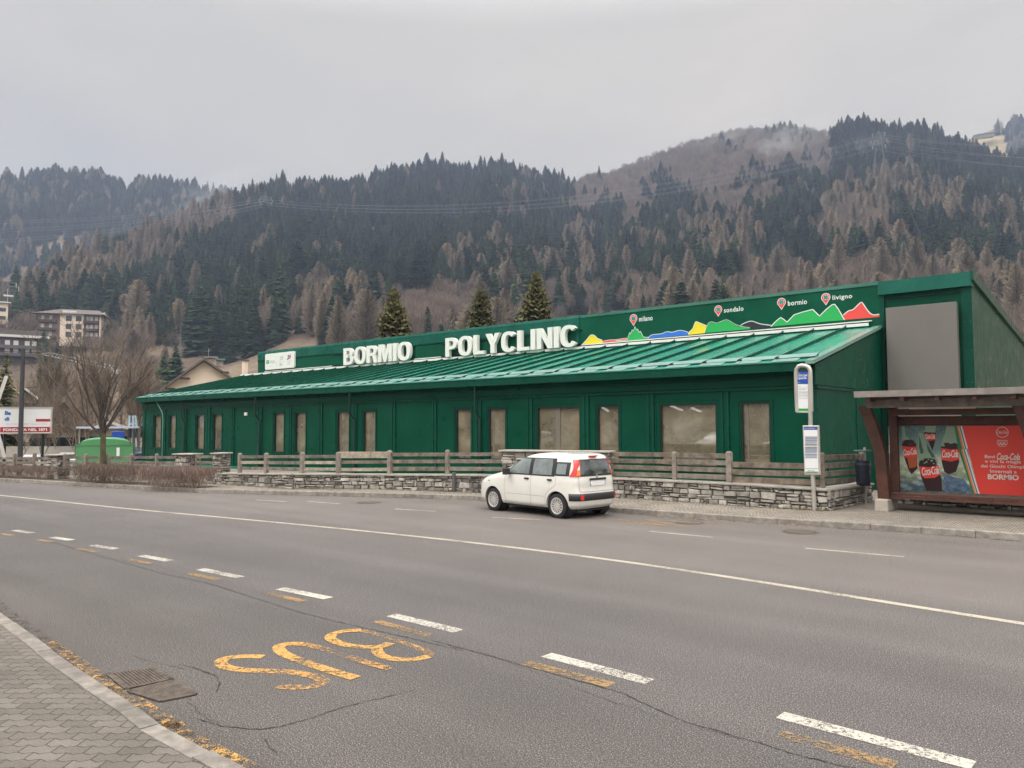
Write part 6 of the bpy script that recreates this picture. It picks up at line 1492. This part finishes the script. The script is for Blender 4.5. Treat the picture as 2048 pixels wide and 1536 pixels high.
q = atr(422, 722, 84); c = MB(); c.box((q[0]-.35, q[1]-.35, q[2]-1.2), (q[0]+.35, q[1]+.35, q[2]+.25), mat('chimney_stone', (.3, .26, .22), .9, var=.3)); c.box((q[0]-.5, q[1]-.5, q[2]+.3), (q[0]+.5, q[1]+.5, q[2]+.42), ZN)
q = atr(436, 716, 86); c.box((q[0]-.4, q[1]-.4, q[2]-.9), (q[0]+.4, q[1]+.4, q[2]-.25), mat('chimney_stone', (.3, .26, .22))); c.box((q[0]-.55, q[1]-.5, q[2]-.25), (q[0]+.55, q[1]+.5, q[2]-.1), SG)
q = atr(490, 724, 88); c.box((q[0]-.22, q[1]-.22, q[2]-2), (q[0]+.22, q[1]+.22, q[2]+.1), CREAM); c.box((q[0]-.32, q[1]-.32, q[2]+.1), (q[0]+.32, q[1]+.32, q[2]+.25), TILE); c.build('chimney', None, rfh)
q = atr(417, 706, 84); c = MB(); c.tube([(q[0], q[1], q[2]-.4), (q[0], q[1], q[2]+.5)], .02, 4, ST); c.bbar((q[0], q[1], q[2]+.25), (q[0]+.5, q[1], q[2]+.3), .02, .02, ST); c.build('aerial', None, rfh)
# --- small houses on the lower slope
def gable(label, px0, px1, pybase, pyeave, pyridge, r, wm, rm, d=7, ridge=.5, nwin=0):
    A = atr(px0, pybase, r); B_ = atr(px1, pybase, r); t = B_-A; t[2] = 0; L0 = np.linalg.norm(t); t = t/L0; n_ = np.array((-t[1], t[0], 0)); k = r/F; he = (pybase-pyeave)*k; hr = (pybase-pyridge)*k
    T = thing('house', label, 'building', A); q = lambda x, y, z: tuple(A+t*x+n_*y+np.array((0, 0, z)))
    mb = MB(); mb.ext([q(0, 0, -3), q(L0, 0, -3), q(L0, 0, he), q(L0*ridge, 0, hr), q(0, 0, he)], tuple(n_*d), wm); mb.build('wall', None, T)
    o = .07*L0; mb = MB()
    for (xa, za, xb_, zb2) in ((-o, he-(hr-he)*.14, L0*ridge, hr), (L0+o, he-(hr-he)*.14, L0*ridge+.01, hr)): mb.ext([q(xa, -.8, za+.05), q(xb_, -.8, zb2+.05), q(xb_, -.8, zb2+.28), q(xa, -.8, za+.28)], tuple(n_*(d+1.6)), rm)
    mb.build('roof', None, T)
    for i in range(nwin):
        w = MB(); x = L0*(i+.7)/(nwin+.4); a_ = q(x-.5, -.06, he*.35); w.ext([q(x-.55, -.05, he*.3), q(x+.55, -.05, he*.3), q(x+.55, -.05, he*.75), q(x-.55, -.05, he*.75)], tuple(n_*.04), GLD); w.build('window', None, T)
OLDW = mat('old_timber_wall', (.10, .075, .062), .85, var=.4, vscale=2); STW = mat('rough_stone_house', (.33, .30, .26), .9, var=.4, vscale=3)
gable('brown timber chalet with broad gable roof left of the bare tree', 80, 150, 880, 838, 802, 78, OLDW, mat('chalet_roof', (.07, .06, .065), .8), 8, .44, 2)
gable('small grey stone hut with pale lean-to roof above the billboard', 43, 73, 830, 803, 788, 84, STW, mat('pale_roof_sheet', (.55, .55, .54), .6), 5, .12, 1)
gable('cream house with white window frames at the clinic corner', 262, 300, 890, 845, 822, 72, mat('pale_house', (.50, .44, .36), .8), TILE, 7, .7, 2)
gable('rough ruined stone house with snow-pale top at the left edge', -30, 34, 810, 790, 770, 120, STW, mat('pale_thatch', (.50, .46, .40), .9, var=.4, vscale=2), 6, .5, 0)
gable('long low pale house behind the parked cars', 60, 170, 905, 872, 862, 70, mat('drab_render', (.36, .32, .28), .85, var=.3, vscale=.7), OLDW, 6, .5, 5)
gable('low pale building behind the canopy', 176, 260, 905, 868, 856, 74, mat('drab_render2', (.40, .36, .31), .85, var=.3, vscale=.7), mat('snowy_roof', (.55, .55, .53), .7, var=.3, vscale=2), 6, .5, 3)
mb = MB(); A = atr(-30, 930, 60); B_ = atr(290, 930, 60); mb.ext([tuple(A+(0, 0, -1)), tuple(B_+(0, 0, -1)), (B_[0], B_[1], zat(290, 893, B_[:2])), (A[0], A[1], zat(-30, 893, A[:2]))], (0, .3, 0), mat('pale_yard_wall', (.42, .39, .34), .9, var=.25, vscale=.8, dirt=.4))
tag(mb.build('yard_wall'), 'long pale yard wall behind the parked cars on the left', 'wall')
for px, r, h, kd in ((75, 350, 9, 0), (84, 345, 14, 1), (96, 352, 9, 0), (150, 345, 9, 0), (168, 346, 10, 0), (185, 350, 9, 0), (212, 366, 12, 1), (222, 355, 11, 0), (112, 352, 8, 1), (130, 348, 7, 0), (40, 392, 15, 0), (56, 396, 15, 0), (24, 388, 13, 0), (200, 342, 9, 0), (140, 340, 8, 1)):
    x, y, z = on_hill(px, r); kn = ('bare', 'spruce')[kd]; o = bpy.data.objects.new('bare_tree' if not kd else 'spruce_tree', VAR[kn][px % 5]); COL.objects.link(o); o.location = (x, y, z-.5); o.scale = (h, h, h); o.rotation_euler = (0, 0, px); tag(o, 'leafless tree standing round the cream hillside apartment block' if not kd else 'small conifer standing beside the cream hillside apartment block', 'tree', 'trees round the hillside apartment block')
# --- crane jib
mb = MB(); a = atr(83, 709, 130); b = atr(245, 742, 130); Cc = MB()
YC = mat('crane_grey', (.50, .53, .52), .5)
n_ = 26
for i in range(n_):
    p, q = a+(b-a)*i/n_, a+(b-a)*(i+1)/n_; up2 = np.array((0, 0, .5)); mb.bbar(p, q, .09, .09, YC); mb.bbar(p+up2*min(1, i/3+.2), q+up2*min(1, (i+1)/3+.2), .06, .06, YC); mb.bbar(p, q+up2*min(1, (i+1)/3+.2), .04, .04, YC)
T = thing('tower_crane', 'pale tower crane jib slanting behind the bare trees', 'crane', (b[0], b[1], 0)); mb.build('jib', None, T)
mb = MB(); c1 = a+(b-a)*.845; c2 = a+(b-a)*.96; mb.bbar(c1-(0, 0, .2), c2-(0, 0, .2), .5, .75, WHW); mb.build('counterweight', None, T)
mb = MB(); mb.bbar((b[0], b[1], -1), (b[0], b[1], b[2]+.2), .25, .25, OLDW, up=(0, 1, 0)); mb.build('tower', None, T)
# --- green dome container
GC = mat('container_green', (.075, .25, .10), .55, var=.1, vscale=1)
P, u, v = frame(211, 918, 46, -4); k = 46/F; ztp = zat(211, 874, P[:2])-P[2]; zsh = zat(211, 888, P[:2])-P[2]
T = thing('recycling_container', 'bright green container with rounded dome top behind the bare tree', 'container', P)
mb = MB(); w = 44*k; rows = []
for i in range(17):
    t = math.pi*i/16; row = []
    for j in range(9):
        s_ = -1+2*j/8; row.append(lp(P, u, v, -math.cos(t)*w*.86*(1-.0*abs(s_)), s_*w*.55, zsh+(ztp-zsh)*math.sin(t)**.7*(1-.25*s_*s_)))
    rows.append(row)
mb.sheet(rows, GC); mb.ext([rows[i][0] for i in range(17)], tuple(v*.02), GC); mb.build('dome_lid', None, T, smooth=True)
mb = MB(); lb(mb, P, u, v, (-w, -w*.55, -1.2), (w, w*.55, zsh), GC); lb(mb, P, u, v, (-w*1.02, -w*.57, zsh-.06), (w*1.02, w*.57, zsh), GC); mb.build('container_body', None, T)
mb = MB(); lb(mb, P, u, v, (w*.42, -w*.57-.02, zsh-.62), (w*.53, -w*.57, zsh-.18), PRW); mb.build('paper_notice', None, T)
mb = MB(); P2, u2, v2 = frame(236, 893, 50); lb(mb, P2, u2, v2, (-10*50/F, 0, -1.6), (10*50/F, 1, 27*50/F), mat('bin_blue', (.01, .06, .36), .5)); tag(mb.build('blue_container', bevel=.03), 'bright blue box container showing behind the green dome', 'container')
# --- canopy
P, u, v = frame(216, 912, 56, -3); k = 56/F; zc2 = zat(216, 853, P[:2])-P[2]
T = thing('canopy', 'flat white canopy roof on thin posts behind the green container', 'canopy', P)
mb = MB(); lb(mb, P, u, v, (-48*k, -1, zc2-.12), (48*k, 3, zc2), mat('canopy_white', (.50, .56, .66), .5)); mb.build('canopy_roof', None, T)
for x in (-45, 38): mb = MB(); lb(mb, P, u, v, (x*k-.04, 0, -1.3), (x*k+.04, .08, zc2-.12), ST); mb.build('post', None, T)
# --- A-frame mast beside the clinic
P, u, v = frame(259, 905, 58); k = 58/F
mb = MB(); GB_ = mat('mast_blue_grey', (.32, .40, .45), .6)
for x0_, x1_ in ((-5, -1), (10, 4), (18, 8)): mb.bbar(lp(P, u, v, x0_*k, 0, -1), lp(P, u, v, x1_*k, 0, 66*k), .12, .12, GB_)
mb.bbar(lp(P, u, v, -3*k, 0, 50*k), lp(P, u, v, 8*k, 0, 52*k), .1, .1, GB_)
tag(mb.build('swing_frame'), 'pale blue-grey slanted frame posts beside the clinic corner', 'frame')
# --- billboard
r = 40.; A = atr(0.5, 814, r); B_ = atr(102, 818, r); t = B_-A; t[2] = 0; L0 = np.linalg.norm(t); t = t/L0; n_ = np.array((-t[1], t[0], 0)); zT = A[2]-.03; zB = zat(50, 866, A[:2]); Hb = zT-zB
A0 = np.array((A[0], A[1], zB)); q = lambda x, y, z: tuple(A0+t*x*L0+n_*y+np.array((0, 0, z*Hb)))
T = thing('billboard', 'white billboard with blue lettering above a dark red band, partly masked by the pole', 'billboard', (A[0], A[1], 0))
mb = MB(); lb(mb, A0, t, n_, (-.02, 0, 0), (L0, .12, Hb), PRW); bd_ = mb.build('board', None, T)
mb = MB(); lb(mb, A0, t, n_, (-.1, -.03, -.03), (L0+.08, .14, .0), ST); lb(mb, A0, t, n_, (-.1, -.03, Hb), (L0+.08, .14, Hb+.04), ST); lb(mb, A0, t, n_, (L0, -.03, 0), (L0+.06, .14, Hb), ST); mb.build('board_frame', None, T)
DR = mat('billboard_red', (.36, .025, .03), .5); BB = mat('billboard_blue', (.015, .13, .40), .5)
mb = MB(); lb(mb, A0, t, n_, (.01*L0, -.012, .03*Hb), (.99*L0, 0, .24*Hb), DR); lb(mb, A0, t, n_, (.70*L0, -.012, .46*Hb), (.99*L0, 0, .56*Hb), DR)
def bt_(s, x, z, w, h, m_, off=.02, l=.016): o = q(x, -l, z); text_on(mb, s, o, t, (0, 0, 1), w*L0 if w else None, h*Hb, 0, None, m_, off)
bt_('FONDATA NEL 1871', .07, .075, .86, .11, PRW, .04); bt_('Ba', .09, .72, .12, .15, BB, .04); bt_('di', .09, .49, .09, .15, BB, .04)
bt_('PROVINCIA DI SONDRIO - FILIALE DI ZONA', .12, .34, .8, .04, mat('billboard_grey', (.4, .42, .45), .5), 0)
mb.build('board_print', None, bd_)
for x in (.1, .85): mb = MB(); mb.bbar(q(x, .2, -1.9), q(x, .2, .3), .10, .10, DK, up=(0, 1, 0)); mb.build('post', None, T)
# --- white slanted flag masts at the edge
mb = MB(); WM = mat('white_mast', (.58, .57, .53), .5); a = atr(13, 752, 38); b = atr(-14, 830, 38); c = atr(9, 915, 38); mb.bbar(a, b, .13, .13, WM); mb.bbar(b, c, .13, .13, WM)
tag(mb.build('angled_mast'), 'white angled steel mast at the left edge beside the billboard', 'mast')
# --- dark conifer behind billboard
x, y, z = on_hill(10, 62); o = thing('conifer_bush', 'dark green conifer behind the billboard', 'tree', (x, y, 0)); r5 = random.Random(5)
mb = MB(); mb.tube([(x, y, -.2), (x, y, 3)], [.15, .05], 6, BARKC); mb.build('trunk', None, o); mb = MB(); spruce_mesh(mb, r5, 7.2, 1.7, 30, 11, NSP, .05, .2, x, y, 0, split=2); mb.build('crown', None, o, fixn=False)
# --- utility pole
PD = mat('pole_dark', (.045, .045, .048), .6); Pp = gp(39, 951, .12); r = float(np.linalg.norm(Pp[:2]))
zT = zat(38.5, 697, Pp[:2]); T = thing('utility_pole', 'dark steel utility pole with cross arm standing in the hedge at left', 'pole', (Pp[0], Pp[1], 0))
mb = MB(); mb.tube([(Pp[0], Pp[1], 0), (Pp[0], Pp[1], zT)], [4.2/F*r, 3.2/F*r], 10, PD); mb.build('pole', None, T, smooth=True)
mb = MB(); d = ray(38, 860); uu = np.array((d[1], -d[0], 0)); uu = uu/np.linalg.norm(uu); k = r/F
c = np.array((Pp[0], Pp[1], zT-6*k)); mb.bbar(c-uu*50*k, c+uu*26*k, .05, .035, PD); mb.build('cross_arm', None, T)
for py, s in ((723, -1), (776, 1)): mb = MB(); c = np.array((Pp[0], Pp[1], zat(38, py, Pp[:2]))); mb.bbar(c, c+uu*s*22*k+np.array((0, 0, .05*s)), .03, .03, PD); mb.build('bracket_arm', None, T)
# --- parked cars in the yard
def parked(px, py, r, yw, col, lab, key):
    P = atr(px, py, r); return make_car(lab, 'car', 'cars', (P[0], P[1], -1.04), yw, mat(key, col, .3, coat=.6), False)
parked(60, 925, 56, R(150), (.62, .62, .60), 'white parked car whose roof shows over the fence, left of the first pillar', 'car_white')
parked(140, 925, 60, R(160), (.55, .57, .58), 'pale grey parked car seen over the first stone pillar', 'car_pale')
parked(150, 926, 50, R(20), (.66, .64, .58), 'cream parked car beside the green container', 'car_cream')
parked(268, 922, 58, R(100), (.10, .18, .30), 'blue parked car between the green container and the clinic', 'car_blue')
# --- mast in the woods, pylons and wires
PY = mat('pylon_steel', (.12, .13, .14), .6)
def ground_at(px, r): x, y, z = on_hill(px, r); return np.array((x, y, z))
g0 = ground_at(359, 250); top = atr(358, 640, 250); mb = MB(); mb.tube([tuple(g0), (g0[0], g0[1], top[2])], [.22, .12], 6, PY); tag(mb.build('antenna_mast'), 'thin grey mast rising out of the woods above the gabled house', 'mast')
def pylon(label, px, pyt, pyb, r, w):
    T0 = atr(px, pyt, r); zb2 = atr(px, pyb, r)[2]; d = ray(px, 860); uu = np.array((d[1], -d[0], 0)); uu = uu/np.linalg.norm(uu); vv = np.array((-uu[1], uu[0], 0)); k = r/F; Ht = T0[2]-zb2; T = thing('electricity_pylon', label, 'pylon', (T0[0], T0[1], zb2))
    o = np.array((T0[0], T0[1], 0)); mb = MB(); th = .2
    lev = [0, .3, .52, .7, .85, 1.0]; wd = [w, w*.68, w*.48, w*.34, w*.28, w*.12]
    for s1 in (-1, 1):
        for s2 in (-1, 1):
            for (l0, w0), (l1, w1) in zip(zip(lev, wd), zip(lev[1:], wd[1:])):
                a_ = o+uu*s1*w0/2+vv*s2*w0/2+np.array((0, 0, zb2+Ht*l0)); b_ = o+uu*s1*w1/2+vv*s2*w1/2+np.array((0, 0, zb2+Ht*l1)); mb.bbar(a_, b_, th, th, PY); c_ = o-uu*s1*w1/2+vv*s2*w1/2+np.array((0, 0, zb2+Ht*l1)); mb.bbar(a_, c_, th*.5, th*.5, PY)
    mb.build('lattice_tower', None, T)
    arms = []
    for l, wa in ((.95, 8), (.80, 10), (.66, 8)):
        c_ = o+np.array((0, 0, zb2+Ht*l)); q = MB(); q.bbar(c_-uu*wa/2, c_+uu*wa/2, .3, .3, PY); q.build('cross_arm', None, T)
        for s in (-1, 1): e = c_+uu*s*wa/2; q = MB(); q.tube([tuple(e), tuple(e-np.array((0, 0, 2.2)))], .14, 5, YC); q.build('insulator', None, T); arms.append(e-np.array((0, 0, 2.2)))
    return arms
a1 = pylon('lattice electricity pylon on the slope below the right-hand summit', 1757, 262, 345, 590, 9)
a2 = pylon('small distant lattice pylon among the trees on the left ridge', 532, 392, 428, 640, 5)
a3 = pylon('faint lattice pylon in the trees at the left edge', 12, 562, 612, 420, 7)
WM_ = mat('power_wire', (.26, .26, .30), .6)
def wires(name, lab, A, B, sag, rad=.055):
    T = thing(name, lab, 'power line', A[0])
    for a, b in zip(A, B):
        mb = MB(); pts = [tuple(np.array(a)*(1-t)+np.array(b)*t-np.array((0, 0, 4*sag*t*(1-t)))) for t in np.linspace(0, 1, 40)]; mb.tube(pts, rad, 4, WM_, cap=False); mb.build('wire', None, T)
wires('power_line', 'power wires strung across the mountainside between the right and the left pylon', a1, a2, 22, .06)
wires('power_line', 'power wires running from the left ridge pylon down out of the left edge', a2, [atr(-120, py, 520) for py in (442, 448, 462, 468, 486, 492)], 5, .07)
wires('power_line', 'power wires leaving the right-hand pylon toward the right edge', a1, [atr(2200, py, 620) for py in (292, 296, 318, 322, 340, 344)], 3, .06)
# --- chalet on the far meadow
P, u, v = frame(1962, 271, 1350, 10); k = 1350/F; T = thing('hill_chalet', 'low stone barn with pitched roof on the far meadow at top right', 'building', P)
mb = MB(); lb(mb, P, u, v, (-10*k, 0, -3*k), (20*k, 10, 2*k), STW); mb.build('wall', None, T)
mb = MB(); mb.add([lp(P, u, v, -12*k, -3, 1*k), lp(P, u, v, 24*k, -3, 3*k), lp(P, u, v, 20*k, 8, 8*k), lp(P, u, v, -3*k, 8, 7*k), lp(P, u, v, -12*k, 18, 1*k), lp(P, u, v, 24*k, 18, 3*k)], [(0, 1, 2, 3), (3, 2, 5, 4), (0, 3, 4), (1, 5, 2)], TILE); mb.build('roof', None, T)
# ================================================================ GRATES AND MANHOLES
IR = mat('cast_iron', (.13, .105, .085), .65, .5, var=.4, vscale=12, bump=.4); HOLE = mat('grate_hole', (.008, .008, .008), .9)
def grate(label, c4_, diag):
    P = [gp(*p, .004) for p in c4_]; T = thing('drain_grate', label, 'drain grate', P[0], 'road drain grates')
    mb = MB(); mb.add([(p[0], p[1], .0055) for p in P], [(0, 1, 2, 3)], HOLE); mb.build('drain_pit', None, T, fixn=False)
    mb = MB(); up = np.array((0, 0, .006)); P = [p+up for p in P]
    for a, b in zip(P, P[1:]+P[:1]): mb.bbar(a, b, .035, .010, IR)
    for i in range(1, 13):
        t = i/13; a = P[0]+(P[1]-P[0])*t; b = P[3]+(P[2]-P[3])*t; mb.bbar(a, b, .020, .009, IR)
        if diag: a = P[0]+(P[3]-P[0])*t; b = P[1]+(P[2]-P[1])*t; mb.bbar(a, b, .022, .0085, IR)
    mb.build('grating', None, T)
grate('left drain grate of parallel iron bars by the near kerb', [(216, 1349), (305, 1336), (343, 1359), (252, 1378)][::1], False)
grate('right drain grate with crossed iron bars by the near kerb', [(258, 1383), (348, 1362), (391, 1389), (322, 1403)], True)
def manhole(label, px, py, rad):
    P = gp(px, py, 0); mb = MB()
    for r0_, r1_, m in ((rad*.86, rad, IR), (0, rad*.82, IR)):
        n_ = 32; vs = [(P[0]+r*math.cos(6.2832*j/n_), P[1]+r*math.sin(6.2832*j/n_), .006) for r in (r0_+1e-3, r1_) for j in range(n_)]; mb.add(vs, [(j, (j+1) % n_, n_+(j+1) % n_, n_+j) for j in range(n_)], m)
    mb.ext([(P[0]+rad*math.cos(6.2832*j/32), P[1]+rad*math.sin(6.2832*j/32), .003) for j in range(32)], (0, 0, .001), HOLE)
    tag(mb.build('manhole_cover', fixn=False), label, 'manhole cover', 'manhole covers in the road')
manhole('round manhole cover in the road below the bus stop sign', 1600, 1064, .36); manhole('round manhole cover near the kerb at centre left of the car', 738, 1005, .36); manhole('manhole cover among faded orange lines right of the car', 1378, 1045, .33)
# small weeds and grit along the wall foot
WE = leafmat('dry_weeds', (.20, .17, .09), .3); mb = MB(); r9 = random.Random(14)
for i in range(2600):
    f = r9.random()*(len(foot)-3); j = int(f); p = foot[j]+(foot[j+1]-foot[j])*(f-j); x = p[0]+r9.uniform(-.1, .1); y = p[1]-r9.uniform(.08, .24); h = r9.uniform(.01, .07)*(1.6 if math.sin(x*1.7) > .5 else .7); s_ = r9.uniform(.004, .01); a = r9.uniform(0, 3.14)
    mb.add([(x-s_*math.cos(a), y-s_*math.sin(a), .12), (x+s_*math.cos(a), y+s_*math.sin(a), .12), (x+r9.uniform(-.03, .03), y+r9.uniform(-.03, .03), .12+h)], [(0, 1, 2)], WE)
tag(mb.build('dry_grass', None, None, fixn=False), kind='stuff')
# ================================================================ ACROSS THE STREET (mirrored in the clinic windows)
for cx_, cy_, yw, col, lab, key in ((-25, -9, 1.7, (.70, .70, .68), 'white car across the street mirrored in the large right clinic window', 'car_white2'), (-31.5, -9.5, 1.5, (.66, .66, .64), 'white car across the street mirrored in a narrow clinic window', 'car_white3'), (-43, -10, 1.6, (.60, .60, .60), 'pale car across the street mirrored in the two-part clinic window', 'car_pale2'), (-57, -11, 1.4, (.68, .68, .66), 'white car across the street mirrored in the windows left of the downpipe', 'car_white4')):
    make_car(lab, 'car', 'cars', (cx_, cy_, 0), yw, mat(key, col, .35), False)
T = thing('reflection_shop', 'low white shop with an orange banner, added unseen across the street to vary the window reflections', 'building', (-50, -24, 0))  # shop added out of view to give the window reflections variation
mb = MB(); mb.box((-66, -30, -1), (-37, -20, 3.6), WHW); mb.build('wall', None, T)
mb = MB(); mb.box((-67, -30.5, 3.6), (-36, -19.2, 4.0), TILE); mb.build('roof', None, T)
mb = MB(); mb.box((-46.5, -19.98, .8), (-43, -19.9, 3.2), mat('orange_banner', (.70, .32, .05), .5)); mb.build('banner', None, T)
for x in (-64, -60, -56, -52, -41.5): mb = MB(); mb.box((x, -19.98, .6), (x+2.4, -19.92, 2.6), GLD); mb.build('window', None, T)
# ================================================================ HAZE
bpy.ops.mesh.primitive_cube_add(size=1, location=(-300, 300, 268)); hz = bpy.context.object; hz.name = 'haze'; hz.scale = (4400, 4400, 545)
hm = bpy.data.materials.new('haze_air'); hm.use_nodes = True; t = hm.node_tree; t.nodes.clear(); vo = t.nodes.new('ShaderNodeVolumePrincipled'); ou = t.nodes.new('ShaderNodeOutputMaterial')
vo.inputs['Color'].default_value = (.60, .73, 1, 1); vo.inputs['Density'].default_value = .00032; vo.inputs['Anisotropy'].default_value = .2; t.links.new(vo.outputs[0], ou.inputs['Volume']); hz.data.materials.append(hm); tag(hz, kind='stuff')

# drifting smoke on the slope below the bare crest
def wisp(label, px, py, r, sx, sz, dens):
    P = atr(px, py, r); bpy.ops.mesh.primitive_uv_sphere_add(segments=24, ring_count=14, location=tuple(P)); o = bpy.context.object; o.name = 'smoke'; o.scale = (sx, 25, sz); o.rotation_euler = (0, R(-25), yaw)
    m = bpy.data.materials.new('smoke'); m.use_nodes = True; t = m.node_tree; t.nodes.clear(); v = t.nodes.new('ShaderNodeVolumePrincipled'); u = t.nodes.new('ShaderNodeOutputMaterial'); c = t.nodes.new('ShaderNodeTexCoord')
    ln = t.nodes.new('ShaderNodeVectorMath'); ln.operation = 'LENGTH'; t.links.new(c.outputs['Object'], ln.inputs[0])
    fall = ramp(t, ln.outputs['Value'], [(0, 1), (.95, 0)]); n_ = ramp(t, noise(t, c.outputs['Object'], 2.0, 4, .6, .6), [(.42, 0), (.72, 1)])
    t.links.new(mth(t, 'MULTIPLY', mth(t, 'MULTIPLY', fall, n_), dens), v.inputs['Density']); v.inputs['Color'].default_value = (.9, .92, .95, 1); t.links.new(v.outputs[0], u.inputs['Volume']); o.data.materials.append(m); tag(o, kind='stuff')
wisp('', 1560, 295, 780, 60, 30, .05)
wisp('', 1450, 285, 860, 70, 22, .03)
wisp('', 1700, 330, 740, 50, 30, .022)
wisp('', 430, 385, 960, 80, 26, .04)
